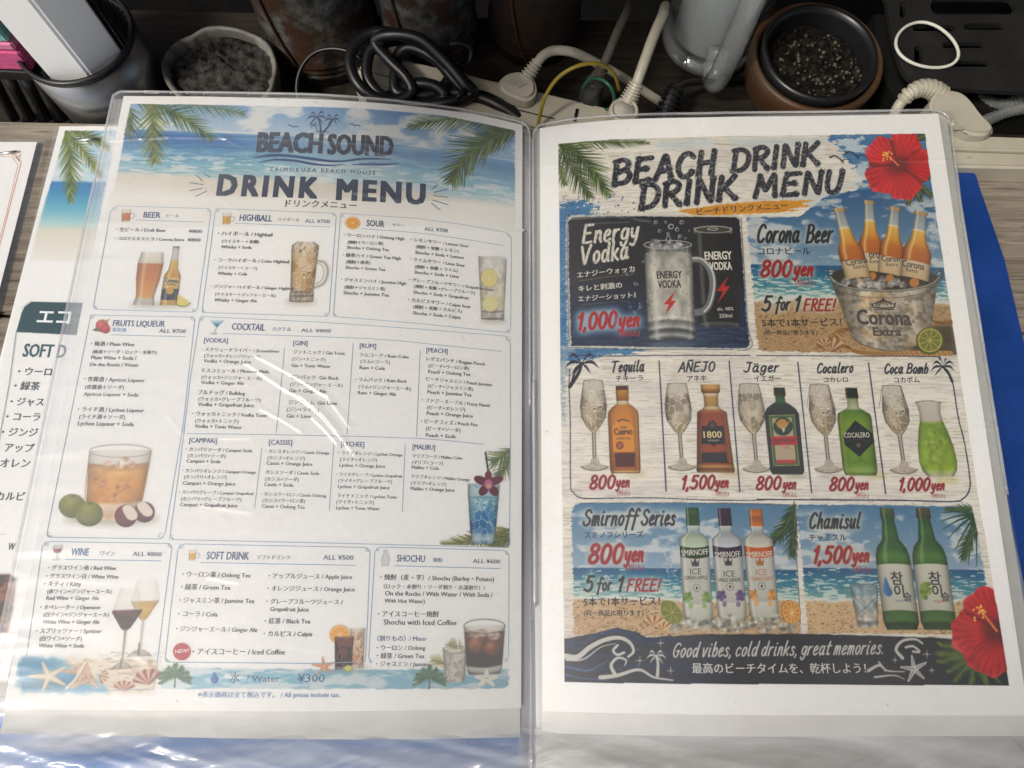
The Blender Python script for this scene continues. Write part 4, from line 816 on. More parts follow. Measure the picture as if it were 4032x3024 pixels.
    cv.lathe((1690,205),(1765,1262),[(0,205),(.03,200),(.07,212),(.1,218),(.93,220),(.96,205),(1,190)],lambda t,s: mixc(ramp([(0,(150,150,146)),(.04,(100,100,98)),(.06,(24,24,26)),(.94,(26,26,28)),(.955,(90,90,90)),(1,(50,50,52))],t-.015*s*s),(150,150,146),np.clip(.55*np.exp(-((s+.68)/.12)**2)+.18*np.exp(-((s-.88)/.06)**2),0,1)))
    cv.ell((1692,226),206,40,(168,166,158)); cv.ell((1692,228),184,30,(70,68,64)); cv.ell((1688,222),60,16,(180,178,168)); cv.ell((1688,222),40,8,(70,66,60))
    for k in range(60): cv.ell((random.uniform(1500,1640),random.uniform(300,1200)),random.uniform(3,7),random.uniform(3,7),(110,108,104),a=.6)
    bolt=np.array([(1860,712),(1730,878),(1798,882),(1735,1022),(1872,832),(1808,824)])
    cv.poly(bolt,(186,52,48))
    cv.part(42,'printed_glass',4)
    cv.stroke([(1465,545),(1570,555),(1660,650),(1690,820),(1650,1010),(1590,1090),(1490,1110)],92,(72,76,80)); cv.stroke([(1465,545),(1570,555),(1660,650),(1690,820),(1650,1010),(1590,1090),(1490,1110)],70,(120,124,124)); cv.stroke([(1470,530),(1580,545),(1680,660),(1705,820),(1665,1010),(1600,1100)],16,(216,216,208)); cv.stroke([(1470,575),(1560,590),(1625,680),(1650,820),(1620,990),(1570,1050)],10,(30,36,48))
    cv.lathe((1212,380),(1256,1400),[(0,254),(.1,252),(.75,244),(.8,246),(.83,250),(.97,244),(1,215)],lambda t,s: mixc(ramp([(0,(70,74,80)),(.07,(96,98,100)),(.1,(160,158,150)),(.3,(186,182,170)),(.75,(180,178,168)),(.79,(206,204,194)),(.82,(110,112,112)),(.88,(186,186,178)),(.91,(60,64,68)),(.96,(170,172,168)),(1,(60,64,70))],t+.035*(1-s*s)-.02)*(1-.5*np.abs(s)**8)[...,None]*(1+.5*(vnoise(s*4+3,t*9,4,3)-.5))[...,None],(236,234,226),np.clip(.5*np.exp(-((s+.62)/.12)**2)+.25*np.exp(-((s-.8)/.05)**2),0,1)))
    t_=np.linspace(0,2*np.pi,50); cv.stroke(np.stack([1211+252*np.cos(t_),388+46*np.sin(t_)],1),9,(196,196,188)); cubes(cv,[(1080,375),(1230,390),(1160,410),(1330,410)],62,5,(206,206,200),(60,64,70))
    for k in range(140): 
        a=random.random(); x=random.uniform(985,1460); y=random.uniform(460,1200)
        if abs(x-1220)>120 or y>1120 or y<640: cv.ell((x,y),random.uniform(3,8),random.uniform(3,8),(84,84,82) if k%2 else (226,224,216),a=.8)
    for c,r in (((1085,150),20),((1190,148),14),((1245,195),30),((1310,225),22),((1125,240),18),((1360,150),22),((1440,240),10),((1400,320),12),((1340,300),20),((1215,270),16)):
        cv.ell(c,r,r,(190,192,188)); cv.ell((c[0]+2,c[1]+1),r*.68,r*.68,(50,54,66))
    cv.stroke([(1190,340),(1220,280),(1245,345)],8,(190,192,188)); cv.stroke([(1300,370),(1340,300)],6,(180,182,178))
    cv.poly([(1284,882),(1168,1020),(1222,1022),(1186,1130),(1302,984),(1248,982)],(190,52,48))
    # ---- beer lettering
    cv.part(2); cv.frame(*FM); bk=(50,52,56); ha=((206,206,196),3,.7)
    hand(cv,'Corona',(190,524),(600,520),170,bk,w=.15,halo=ha); hand(cv,'Beer',(668,528),(915,520),170,bk,w=.15,halo=ha)
    hand(cv,'800',(228,850),(520,848),150,(160,46,46),w=.2,halo=ha); hand(cv,'yen',(545,842),(728,842),130,(160,46,46),w=.2,halo=ha)
    hand(cv,'5',(242,1180),(325,1180),140,bk,w=.18,halo=ha); hand(cv,'for',(370,1175),(510,1170),120,bk,w=.16,halo=ha); hand(cv,'1',(550,1182),(600,1182),140,bk,w=.18,halo=ha); hand(cv,'FREE!',(642,1180),(945,1180),112,(160,46,46),w=.17,halo=ha)
    # ---- row of bottles
    cv.part(5,'bottle_row_panel',0); cv.frame(*FN); nv=(38,44,78)
    cv.stroke([(165,250),(158,420),(170,800),(172,1400),(200,1500),(300,1560),(600,1560)],10,nv,rough=1); cv.stroke([(180,100),(420,106),(900,105),(2000,104)],9,nv,rough=1); cv.stroke([(300,1565),(1000,1556),(1600,1580),(2150,1580)],9,nv,rough=1)
    for a,b in (((1076,160),(1148,1485)),((1790,160),(1900,1495))): cv.stroke([a,b],13,(38,48,86),smooth=False)
    palm(cv,(285,180),170,(165,420),(40,44,60),5,tw=.16,n=7); cv.stroke([(285,180),(210,290),(172,420)],24,(40,44,60),w1=16)
    cv.frame(*FO)
    cv.stroke([(0,98),(900,104),(1700,108),(1760,125)],9,nv,rough=1); cv.stroke([(1800,215),(1890,350),(1945,680),(2010,950),(2060,1280),(2055,1400),(2000,1480),(1880,1512),(1400,1500),(700,1495),(0,1492)],12,nv,rough=1)
    for a,b in (((396,165),(530,1425)),((1080,170),(1246,1435))): cv.stroke([a,b],12,(38,48,86),smooth=False)
    palm(cv,(1800,205),120,(1890,350),(40,46,66),6,tw=.16,n=8)
    nm=(42,46,60)
    cv.frame(*FN); hand(cv,'Tequila',(588,272),(922,262),108,nm,w=.17); hand(cv,'AÑEJO',(1275,270),(1640,262),96,nm,w=.17)
    cv.frame(*FO); hand(cv,'Jäger',(-128,258),(210,254),92,nm,w=.17); hand(cv,'Cocalero',(578,268),(928,260),92,nm,w=.17); hand(cv,'Coca',(1230,272),(1412,270),92,nm,w=.17); hand(cv,'Bomb',(1448,270),(1652,270),92,nm,w=.17)
    def price(f,num,a,b,c,d,cap):
        cv.frame(*f); hand(cv,num,a,b,cap,(150,44,44),w=.2); hand(cv,'yen',c,d,cap*.82,(150,44,44),w=.19)
    price(FN,'800',(365,1465),(620,1455),(636,1450),(770,1445),132); price(FN,'1,500',(1298,1466),(1636,1456),(1650,1452),(1780,1448),132)
    price(FO,'800',(-10,1395),(225,1390),(250,1390),(375,1388),122); price(FO,'800',(700,1402),(930,1400),(950,1398),(1075,1394),122); price(FO,'1,000',(1368,1402),(1665,1402),(1685,1402),(1812,1398),118)
    def flute(f,x,top,bulb,base,r):
        cv.frame(*f); dx=(bulb-top)*0
        cv.stroke([(x[1],bulb),(x[2],base-60)],36,(186,176,160),smooth=False); cv.stroke([(x[1]-14,bulb),(x[2]-12,base-80)],9,(84,76,66),smooth=False); cv.stroke([(x[1]+16,bulb),(x[2]+16,base-70)],9,(104,94,82),smooth=False)
        cv.poly([(x[2]-30,base-120),(x[2]+34,base-120),(x[2]+60,base-70),(x[2]+r*1.02,base-40),(x[2]+r*.9,base-6),(x[2],base+6),(x[2]-r*.9,base-8),(x[2]-r*1.02,base-42),(x[2]-50,base-70)],lambda S,T,X,Y: mixc((160,150,136),(214,206,190),vnoise(X*1.2,Y*1.2,3,4)),smooth=True)
        cv.stroke([(x[2]-r*1.02,base-40),(x[2]-r*.6,base-8),(x[2],base+4),(x[2]+r*.6,base-8),(x[2]+r*1.02,base-40)],8,(104,96,84))
        cv.lathe((x[0],top),(x[1],bulb+6),[(0,r*.70),(.2,r*.84),(.5,r),(.72,r*.92),(.9,r*.5),(1,r*.14)],iced([(0,(204,196,182)),(.15,(204,196,182)),(.3,(186,176,160)),(.8,(190,170,138)),(.92,(200,176,130)),(1,(170,160,140))],int(x[0])%50,ice=(226,220,204),dark=(84,76,66),edge=.5))
        cv.poly([(x[0]-r*.66,top+6),(x[0]+r*.66,top+6),(x[0]+r*.80+4,top+100),(x[0]-r*.78+4,top+100)],(206,198,186),a=.8)
        cv.stroke([(x[0]-r*.7,top+3),(x[0],top-4),(x[0]+r*.7,top+3)],6,(110,100,90)); cv.stroke([(x[0]-r*.7,top+3),(x[0]-r*.94,top+220)],5,(120,108,96),smooth=False); cv.stroke([(x[0]+r*.7,top+3),(x[0]+r*1.0,top+220)],5,(120,108,96),smooth=False)
    cv.part(51,'printed_glass',5); flute(FN,(402,408,418),356,880,1275,136)
    cv.part(52,'printed_glass',5); flute(FN,(1258,1285,1308),388,900,1275,136)
    cv.part(53,'printed_glass',5); flute(FN,(1994,2040,2070),392,900,1295,136)
    cv.part(54,'printed_glass',5); flute(FO,(602,664,694),380,870,1232,128)
    cv.part(55,'printed_glass',5); flute(FO,(1302,1382,1422),388,870,1240,128)
    # tequila
    cv.part(56,'printed_bottle',5); cv.frame(*FN); shade(cv,(840,1300),120,22,.5,(170,130,60))
    cv.lathe((697,412),(733,1306),[(0,62),(.05,66),(.18,62),(.19,58),(.21,62),(.25,110),(.30,148),(.36,156),(.95,152),(1,140)],cyl([(0,(84,36,26)),(.05,(96,40,28)),(.055,(196,140,60)),(.175,(150,96,36)),(.18,(214,206,190)),(.21,(206,190,160)),(.23,(196,130,50)),(.4,(206,136,46)),(.7,(202,130,44)),(.96,(170,100,34)),(.98,(214,180,120)),(1,(120,80,40))],.5,.3,.85,.08,(240,200,120)))
    cv.poly([(598,830),(640,780),(705,765),(770,780),(812,830),(826,1085),(610,1085)],(218,150,54)); cv.poly([(624,1096),(832,1094),(826,1240),(630,1240)],(92,44,30)); cv.ell((674,1022),40,42,(140,70,46)); cv.ell((674,1022),26,28,(168,100,66)); cv.stroke([(655,775),(708,758),(765,775)],14,(90,64,30))
    cv.part(57,'printed_bottle',5); shade(cv,(1800,1300),130,24,.5,(180,120,50))
    cv.lathe((1596,400),(1654,1300),[(0,98),(.09,96),(.1,80),(.13,78),(.15,72),(.25,72),(.28,90),(.32,150),(.36,152),(.9,182),(.97,190),(1,180)],cyl([(0,(196,140,70)),(.03,(214,170,96)),(.095,(120,76,34)),(.11,(226,216,196)),(.14,(196,160,100)),(.25,(176,140,84)),(.27,(220,206,184)),(.3,(176,120,60)),(.34,(150,74,36)),(.6,(166,84,44)),(.9,(150,76,36)),(.93,(196,150,90)),(.96,(120,72,40)),(1,(170,130,84))],.5,.25,.86,.08,(226,170,90)))
    cv.ell((1618,815),46,46,(48,40,34)); cv.poly([(1508,824),(1735,822),(1752,1008),(1660,1010),(1635,1036),(1605,1010),(1508,1008)],(42,38,34)); cv.poly([(1510,1094),(1762,1090),(1776,1200),(1510,1198)],(48,42,36)); cv.ell((1618,815),26,26,(90,76,60))
    cv.part(58,'printed_bottle',5); cv.frame(*FO); shade(cv,(380,1260),120,22,.5,(120,110,70))
    cv.lathe((215,408),(298,1250),[(0,54),(.09,58),(.1,46),(.17,48),(.2,90),(.25,140),(.31,166),(.96,160),(1,140)],cyl([(0,(34,52,34)),(.09,(44,62,40)),(.1,(40,80,44)),(.16,(60,110,60)),(.2,(30,56,40)),(.3,(26,38,34)),(.9,(24,34,32)),(1,(30,44,36))],.3,.25,-.85,.08,(90,150,80)))
    cv.poly([(118,680),(360,672),(408,1160),(165,1165)],(66,104,52)); cv.stroke([(118,680),(360,672),(408,1160),(165,1165),(118,680)],6,(180,176,120),smooth=False); cv.poly([(146,706),(335,698),(380,1140),(190,1142)],(186,170,140)); cv.ell((252,785),94,90,(40,62,42)); cv.ell((246,760),52,48,(196,140,60)); cv.stroke([(170,730),(215,780),(250,790)],6,(196,180,130)); cv.stroke([(316,728),(290,775),(258,790)],6,(196,180,130)); cv.poly([(238,800),(274,800),(260,850)],(214,206,186))
    cv.poly([(134,884),(386,876),(394,962),(140,968)],(186,44,44)); cv.poly([(190,1110),(374,1106),(378,1140),(192,1142)],(184,50,48))
    cv.part(59,'printed_bottle',5); shade(cv,(1150,1260),120,24,.5,(170,160,60))
    cv.lathe((912,410),(1006,1258),[(0,58),(.1,60),(.12,60),(.13,50),(.23,54),(.26,90),(.3,152),(.35,164),(.94,162),(.98,150),(1,140)],cyl([(0,(36,50,30)),(.1,(30,44,26)),(.125,(60,90,40)),(.13,(150,160,120)),(.24,(186,190,160)),(.27,(96,130,40)),(.4,(126,156,50)),(.6,(130,162,56)),(.85,(110,148,44)),(.95,(150,176,90)),(1,(96,120,50))],.45,.3,-.8,.1,(200,214,120)))
    cv.poly([(950,725),(1118,850),(1140,930),(992,1080),(848,960),(836,870)],(40,42,36)); cv.ell((982,966),22,22,(120,96,60)); cv.stroke([(870,930),(980,910),(1100,930)],5,(84,84,70))
    for k in range(9): cv.stroke([(1000,1090),(870+k*36,1180)],5,(80,120,36),a=.7,smooth=False)
    cv.part(60,'printed_carafe',5); shade(cv,(1840,1300),120,24,.5,(180,170,60))
    cv.lathe((1655,545),(1780,1272),[(0,126),(.06,112),(.15,102),(.25,108),(.4,140),(.6,170),(.8,180),(.92,164),(1,118)],lambda t,s:(ramp([(0,(204,196,184)),(.26,(196,188,176)),(.285,(160,176,90)),(.31,(130,160,60)),(.6,(146,170,66)),(.9,(150,176,60)),(.95,(170,180,120)),(1,(180,174,156))],t+.02*s*s)*(1-.35*np.abs(s)**6)[...,None]*(1+.4*(vnoise(s*3,t*8,3,6)-.5)*sstep(.3,.33,t))[...,None]))
    cubes(cv,[(1690,850),(1740,960),(1800,920),(1730,1080),(1660,940)],58,8,(170,184,90),(110,140,44)); cv.stroke([(1530,552),(1600,540),(1700,540),(1782,556)],7,(110,104,94))
    # ---- vodka panel
    cv.part(6,'vodka_panel',0); cv.frame(*FP)
    cv.poly([(240,70),(2000,80),(2120,88),(2140,130),(2180,620),(2215,1130),(2225,1290),(180,1250),(176,900),(160,160),(180,95)],beach(.50,.72,5,((84,128,160),(150,172,190)),((214,188,150),(190,156,116))),rough=3,rs=.4)
    frond(cv,(2160,60),(2130,300),(1950,420),n=22,ll=150,cols=((30,56,36),(70,100,56)),w=16,seed=41); frond(cv,(2180,80),(2160,300),(2140,560),n=22,ll=160,cols=((30,56,36),(60,90,50)),w=16,seed=42)
    cv.stroke([(240,72),(900,68),(2100,86),(2140,140),(2190,700),(2215,1150)],7,(50,60,84),rough=1,a=.8)
    cv.poly([(2180,60),(2235,60),(2270,1300),(2225,1300)],wood)
    hand(cv,'Smirnoff',(262,272),(745,266),138,bk,w=.15,halo=ha); hand(cv,'Series',(785,268),(1085,266),138,bk,w=.15,halo=ha)
    hand(cv,'800',(308,608),(615,604),165,(160,50,52),w=.2,halo=ha); hand(cv,'yen',(635,596),(800,590),136,(160,50,52),w=.19,halo=ha)
    hand(cv,'5',(272,860),(350,860),135,bk,w=.18,halo=ha); hand(cv,'for',(385,858),(520,852),110,bk,w=.16,halo=ha); hand(cv,'1',(565,862),(615,862),130,bk,w=.18,halo=ha); hand(cv,'FREE!',(655,860),(955,860),106,(160,50,52),w=.17,halo=ha)
    cv.ell((1025,530),30,38,(190,200,206),a=.7); cv.ell((1025,530),22,28,(140,160,180),a=.9)
    for k in range(40): cv.ell((random.gauss(1050,30),random.uniform(560,900)),random.uniform(3,8),random.uniform(3,8),(206,212,212),a=.7)
    for k in range(90): cv.ell((random.uniform(190,900),random.uniform(1080,1200)),random.uniform(3,9),random.uniform(2,5),(150,116,80),a=.6)
    cv.part(61,'printed_citrus',6); cv.poly([(985,950),(1080,960),(1150,1060),(1160,1110),(1080,1165),(990,1100),(962,1020)],lambda S,T,X,Y: mixc((146,150,60),(110,120,40),vnoise(X*.8,Y*.8,3,2)),smooth=True)
    for k in range(7): cv.stroke([(1065,1055),(1065+85*math.cos(k*.9),1055+90*math.sin(k*.9))],5,(196,190,120),smooth=False)
    cv.part(62,'printed_seashell',6)
    for c,r in (((980,1180),80),((900,1140),90)):
        for k in range(8):
            a=-2.9+k*.36; cv.stroke([(c[0],c[1]+r*.4),(c[0]+r*math.cos(a),c[1]+r*.6*math.sin(a)+6)],r*.14,(220,186,140) if k%2 else (160,116,76),w1=r*.3,smooth=False)
    vod=((( 1242,110),(1302,1150),(56,96,44),(40,66,36),(136,170,80)),((1530,116),(1608,1130),(66,44,70),(60,40,72),(110,90,140)),((1810,124),(1895,1120),(206,120,50),(196,96,40),(224,164,90)))
    for n,(tp,bt,capc,band,fr) in enumerate(vod):
        cv.part(63+n,'printed_bottle',6); tint=[np.array((190,204,180)),np.array((196,200,206)),np.array((206,204,190))][n]
        def L(t,s,capc=np.array(capc),band=np.array(band),tint=tint):
            c=ramp([(0,capc*.8),(.05,capc),(.08,capc*.75),(.16,capc),(.165,(200,206,200)),(.22,(150,164,164)),(.24,tint*.8),(.32,tint),(.335,tint),(.34,band),(.43,band),(.435,(196,196,188)),(.82,(190,190,182)),(.825,(206,206,196)),(.95,(190,190,176)),(1,(140,160,140))],t-.02*(1-s*s)*(t>.3))
            c=c*(1-.4*np.abs(s)**6)[...,None]; return mixc(c,(240,240,232),np.clip(.45*np.exp(-((s+.72)/.1)**2),0,1))
        cv.lathe(tp,bt,[(0,58),(.17,60),(.18,54),(.22,56),(.24,80),(.28,130),(.9,128),(.96,120),(1,110)],L)
        def q(u,v,tp=tp,bt=bt): return (tp[0]+(bt[0]-tp[0])*v+u, tp[1]+(bt[1]-tp[1])*v+abs(u)*.0)
        for su in (-1,1):
            for k in range(5):
                a = k*1.26+su; cv.ell((q(su*84,.775)[0]+24*math.cos(a), q(su*84,.775)[1]+30*math.sin(a)),24,20,np.array(fr)*(.8+.12*(k%3)),rot=a,a=.9)
            cv.ell(q(su*62,.85),22,26,fr,a=.7); cv.stroke([q(su*84,.775),q(su*60,.72)],5,np.array(fr)*.7)
        cv.ell(q(0,.695),34,34,(90,90,86)); cv.ell(q(0,.695),28,28,(214,212,202)); cv.ell(q(0,.695),13,16,(96,90,84))
        cr=np.array([(-40,-.035),(-20,.0),(0,-.045),(20,.0),(40,-.035),(30,.03),(-30,.03)]); cv.poly([q(u,.478+v) for u,v in cr],(70,66,68) if n<2 else (170,110,60))
        for v in (.635,.648,.80,.815,.83): cv.stroke([q(-60,v),q(60,v)],4,(140,140,132),smooth=False,a=.7)
    cv.part(66,'printed_citrus',6); cv.ell((2130,1050),88,112,(180,120,50),rot=-.35); cv.ell((2134,1050),80,104,(226,180,110),rot=-.35); cv.ell((2136,1050),72,94,(206,146,64),rot=-.35)
    for k in range(11): cv.stroke([(2140,1055),(2140+70*math.cos(k*.571),1055+92*math.sin(k*.571))],6,(236,206,150),smooth=False)
    cv.part(67,'printed_ice',6); cubes(cv,[(1190,1130),(1250,1160),(1400,1130),(1460,1160),(1590,1110),(1520,1150),(1640,1150),(1350,1170),(1720,1170),(1790,1150),(1880,1130),(1960,1170),(1990,1100),(1900,1190),(2060,1180),(2130,1190),(1100,1190),(1650,1195),(1560,1190)],62,9,(214,212,200),(80,80,76))
    # ---- soju panel
    cv.part(7,'soju_panel',0); cv.frame(*FQ)
    cv.poly([(160,84),(900,92),(1680,105),(1730,140),(1800,430),(1860,760),(1930,1290),(1000,1262),(235,1262),(190,700),(128,130)],beach(.50,.74,8,((80,126,160),(150,172,190)),((220,194,154),(204,170,126))),rough=3,rs=.4)
    for e in ((1450,160),(1440,240),(1470,310),(1520,390),(1580,500),(1640,570),(1700,640),(1780,650)): cv.stroke([(1770,180),((1770+e[0])/2,(180+e[1])/2-20),e],26,(44,76,50),w1=5)
    frond(cv,(1790,120),(1700,120),(1480,130),n=18,ll=80,cols=((36,66,44),(76,106,66)),w=13,seed=51); frond(cv,(1790,300),(1690,380),(1650,600),n=22,ll=130,cols=((36,66,44),(70,100,60)),w=14,seed=52)
    cv.poly([(1690,60),(1735,110),(1810,430),(1880,800),(1960,800),(1900,60)],wood)
    hand(cv,'Chamisul',(240,302),(705,300),138,bk,w=.15,halo=ha); hand(cv,'1,500',(275,618),(622,616),148,(160,50,50),w=.2,halo=ha); hand(cv,'yen',(640,610),(790,606),124,(160,50,50),w=.19,halo=ha)
    cv.part(71,'printed_glass',7)
    cv.lathe((746,822),(788,1210),[(0,128),(.8,92),(1,84)],lambda t,s:(ramp([(0,(150,170,176)),(.25,(140,160,166)),(.28,(180,186,180)),(.5,(150,160,160)),(.78,(186,180,164)),(.82,(206,200,190)),(.9,(120,122,122)),(1,(190,190,186))],t+.03*s*s)*(1-.4*np.abs(s)**8)[...,None]*(1+.6*(vnoise(s*3,t*6,3,2)-.5))[...,None]))
    cv.stroke([(620,826),(746,812),(870,826),(746,838),(620,826)],6,(120,130,136)); cv.stroke([(640,930),(750,1050),(820,1100)],6,(220,222,216)); cv.stroke([(860,930),(780,1010),(700,1080)],6,(90,104,116)); cv.stroke([(620,826),(690,1190)],6,(90,96,96),smooth=False); cv.stroke([(870,826),(872,1190)],6,(100,100,96),smooth=False)
    for n,(tp,bt) in enumerate((((952,116),(1098,1232)),((1282,116),(1440,1232)))):
        cv.part(72+n,'printed_bottle',7)
        def L(t,s,n=n):
            c=ramp([(0,(84,100,60) if n==0 else (90,84,60)),(.08,(60,80,44) if n==0 else (70,66,44)),(.085,(40,84,44)),(.2,(60,110,60)),(.27,(50,96,46)),(.34,(56,104,52)),(.4,(84,130,54)),(.465,(60,110,46)),(.47,(206,204,190)),(.84,(196,196,180)),(.845,(70,110,54)),(.92,(84,124,60)),(.95,(40,66,34)),(1,(60,90,44))],t-.014*s*s)
            c=c*(1-.5*np.abs(s)**5)[...,None]; return mixc(c,(190,210,150),np.clip(.4*np.exp(-((s+.45)/.14)**2)*sstep(.48,.44,t),0,1))
        cv.lathe(tp,bt,[(0,62),(.09,66),(.1,54),(.27,78),(.33,130),(.40,152),(.46,156),(.94,156),(.98,140),(1,130)],L)
        u=350*n
        if n==0: cv.poly([(942,748),(985,840),(1008,890),(985,925),(950,918),(922,880),(925,820)],lambda S,T,X,Y: mixc((90,140,184),(50,100,156),S),smooth=True)
        else:
            for k in range(18): cv.ell((1315+random.uniform(-40,40),870+random.uniform(-62,70)),20,20,(140,160,70) if k%2 else (110,136,50))
    # ---- footer
    cv.part(8,'footer_band',0); cv.frame(*FR)
    cv.poly([(40,92),(200,62),(300,38),(390,58),(440,84),(700,68),(1200,66),(1800,84),(2100,110),(2150,320),(40,310)],lambda S,T,X,Y: mixc(mixc((44,46,54),(34,60,104),sstep(.5,.7,vnoise(X*.06,Y*.7,4,3))*sstep(.45,.1,S)),(40,44,58),.3),rough=2,rs=.4)
    wc=(206,204,196)
    cv.stroke([(45,170),(110,176),(170,130),(240,95),(310,85),(360,110),(375,150),(350,175)],26,wc,w1=10); cv.stroke([(50,120),(130,110),(200,75),(290,52),(360,66),(410,90)],16,(40,60,96)); cv.stroke([(60,190),(140,186),(220,130),(290,112)],8,wc,w1=3); cv.stroke([(300,120),(280,145),(300,165),(330,155)],12,wc)
    cv.stroke([(220,272),(300,262),(400,235),(470,270),(560,285)],20,wc,w1=6); cv.stroke([(290,260),(270,215),(300,180),(340,190),(335,215)],18,wc,w1=5); cv.stroke([(60,220),(160,240),(240,200)],7,(90,120,160),w1=3); cv.stroke([(60,260),(140,275),(260,285)],7,(70,100,150),w1=3)
    for k in range(40): cv.ell((random.uniform(60,420),random.uniform(60,290)),random.uniform(1.2,3),random.uniform(1.2,3),wc,a=.8)
    palm(cv,(482,170),50,(488,262),wc,9,tw=.2,n=7)
    for c,r in (((405,192),20),((503,110),16),((550,240),16),((1605,190),14),((1755,162),18),((1778,238),14)):
        cv.stroke([(c[0]-r,c[1]),(c[0]+r,c[1])],3,wc,smooth=False); cv.stroke([(c[0],c[1]-r),(c[0],c[1]+r)],3,wc,smooth=False); cv.ell(c,4,4,wc)
    cv.stroke([(1640,180),(1610,140),(1640,100),(1700,92),(1735,112)],16,wc,w1=8); cv.stroke([(1655,130),(1690,125),(1720,150),(1690,150)],10,wc); cv.stroke([(1480,240),(1530,215),(1570,240),(1650,245)],14,wc,w1=4); cv.stroke([(1510,270),(1600,262),(1650,280)],9,wc,w1=3); cv.stroke([(1560,240),(1530,200)],9,wc)
    for k in range(5):
        a=-1.75+k*2*math.pi/5; cv.stroke([(1695,232),(1695+62*math.cos(a),232+62*math.sin(a))],24,wc,w1=9,smooth=False); cv.stroke([(1695,232),(1695+54*math.cos(a),232+54*math.sin(a))],4,(90,90,92),w1=2,smooth=False)
    hand(cv,'Good vibes, cold drinks, great memories.',(556,176),(1552,160),66,(214,212,204),w=.1,slant=.24)
    cv.part(81,'printed_flower',0)
    for e in ((1790,160),(1800,200),(1850,250),(1880,295),(1960,310),(2040,310),(2100,300),(1800,110)): frond(cv,(1990,170),((1990+e[0])/2,(170+e[1])/2-8),e,n=10,ll=40,cols=((48,76,40),(110,130,60)),w=14,seed=e[0]+3)
    hibiscus(cv,(2060,60),186,.85,col=(186,44,50),dark=(100,16,30),aim=None)
    cv.frame(*FQ); c=(1960,1240)
    hibiscus(cv,c,420,-2.02,col=(190,46,50),dark=(104,18,30),aim=(1790,1030),only=[0,1,4,3])
    # trim to the printed area
    cv.frame(*FULL); A=cv.P(outline)
    tm=np.zeros((cv.ny,cv.nx)); 
    X,Y=np.meshgrid(np.arange(cv.nx),np.arange(cv.ny)); ins=np.zeros(X.shape,bool); B=np.roll(A,-1,0)
    for (ax,ay),(bx,by) in zip(A,B):
        if ay!=by: ins ^= ((ay>Y)!=(by>Y)) & (X<(bx-ax)*(Y-ay)/(by-ay)+ax)
    cv.m[~ins]=0; cv.c[~ins]=(250,249,246)
    made = cv.flush(.00008, root, K=K)
    # ---- type
    def fin(t,label,i): t.build('lettering',made.get(i) or root,.00016,label)
    rd=(150,44,44); wh=(214,210,198); nm=(42,46,60)
    t=Type(); t.frame(*FK); t('ビーチドリンクメニュー',818,512,1258,480,None,(50,54,48),.024); fin(t,'small dark lettering on the yellow brush stroke',33)
    t=Type(); t.frame(*FL); t('エナジーウォッカ',250,738,862,668,None,wh,.014); t('キレと刺激の',265,885,728,842,None,wh,.014); t('エナジーショット！',262,990,870,945,None,wh,.014); t('(税込)',700,1360,915,1350,None,(170,44,44),.012)
    t('ENERGY',1098,748,1362,742,76,(34,34,38),.035); t('VODKA',1112,850,1352,842,80,(34,34,38),.035); t('ENERGY',1608,548,1892,542,84,wh,.03); t('VODKA',1662,658,1894,654,84,wh,.03); t('alc. 40%',1740,1088,1910,1084,34,wh,.0); t('250ml',1760,1164,1896,1160,40,wh,.0)
    fin(t,'white and black lettering of the energy drink panel',4)
    t=Type(); t.frame(*FM); t('コロナビール',210,640,712,636,None,(40,44,50),.026); t('(税込)',562,936,740,934,None,rd,.012); t('5本で1本サービス！',250,1330,1010,1322,None,(38,40,44),.028); t('(同一商品に限ります)',262,1410,776,1408,None,(38,40,44),.024)
    cb=(66,62,62); t('Corona',1060,752,1262,716,62,cb,.03); t('Extra',1128,782,1232,766,36,cb,.02); t('oro',1275,676,1375,678,52,cb,.03); t('Extr',1282,722,1374,726,36,cb,.02); t('Coron',1395,706,1568,710,56,cb,.03); t('Extra',1440,752,1548,752,34,cb,.02); t('Corona',1590,752,1800,790,66,cb,.03); t('Extra',1628,800,1738,820,36,cb,.02)
    t('Corona',1165,1310,1675,1318,140,(70,64,62),.04,1.0); t('Extra',1318,1420,1580,1422,78,(70,64,62),.035)
    fin(t,'dark lettering of the beer panel',2)
    for fr_, items in (
        (FN, [('チキーラ',636,366,912,358,None,nm,.028), ('(税込)',645,1525,780,1520,None,rd,.012), ('Jose',682,850,742,848,34,(60,44,26),.02), ('Cuervo',618,914,804,908,66,(60,44,26),.035,.95), ('ESPECIAL',648,962,786,960,22,(70,50,30),.02)]),
        (FN, [('アネホ',1365,364,1560,358,None,nm,.028), ('(税込)',1655,1533,1788,1528,None,rd,.012), ('1800',1532,944,1716,942,66,(206,190,130),.02), ('AÑEJO',1572,980,1690,978,20,(180,168,130),.0)]),
        (FO, [('イエガー',-25,346,232,344,None,nm,.028), ('(税込)',258,1466,384,1464,None,rd,.012), ('Jägermeister',156,944,378,938,50,(60,30,28),.02), ('1236',236,1000,312,998,20,(170,50,50),.02)]),
        (FO, [('コカレロ',650,356,880,354,None,nm,.028), ('(税込)',960,1472,1084,1470,None,rd,.012), ('COCALERO',848,894,1092,890,48,(206,200,180),.01)]),
        (FO, [('コカボム',1330,358,1576,358,None,nm,.028), ('(税込)',1700,1476,1822,1474,None,rd,.012)]),
    ):
        for a_ in items:
            t=Type(); t.frame(*fr_); t(*a_[:6],col=a_[6],bold=a_[7],sp=a_[8] if len(a_)>8 else 1.); fin(t,None,5)
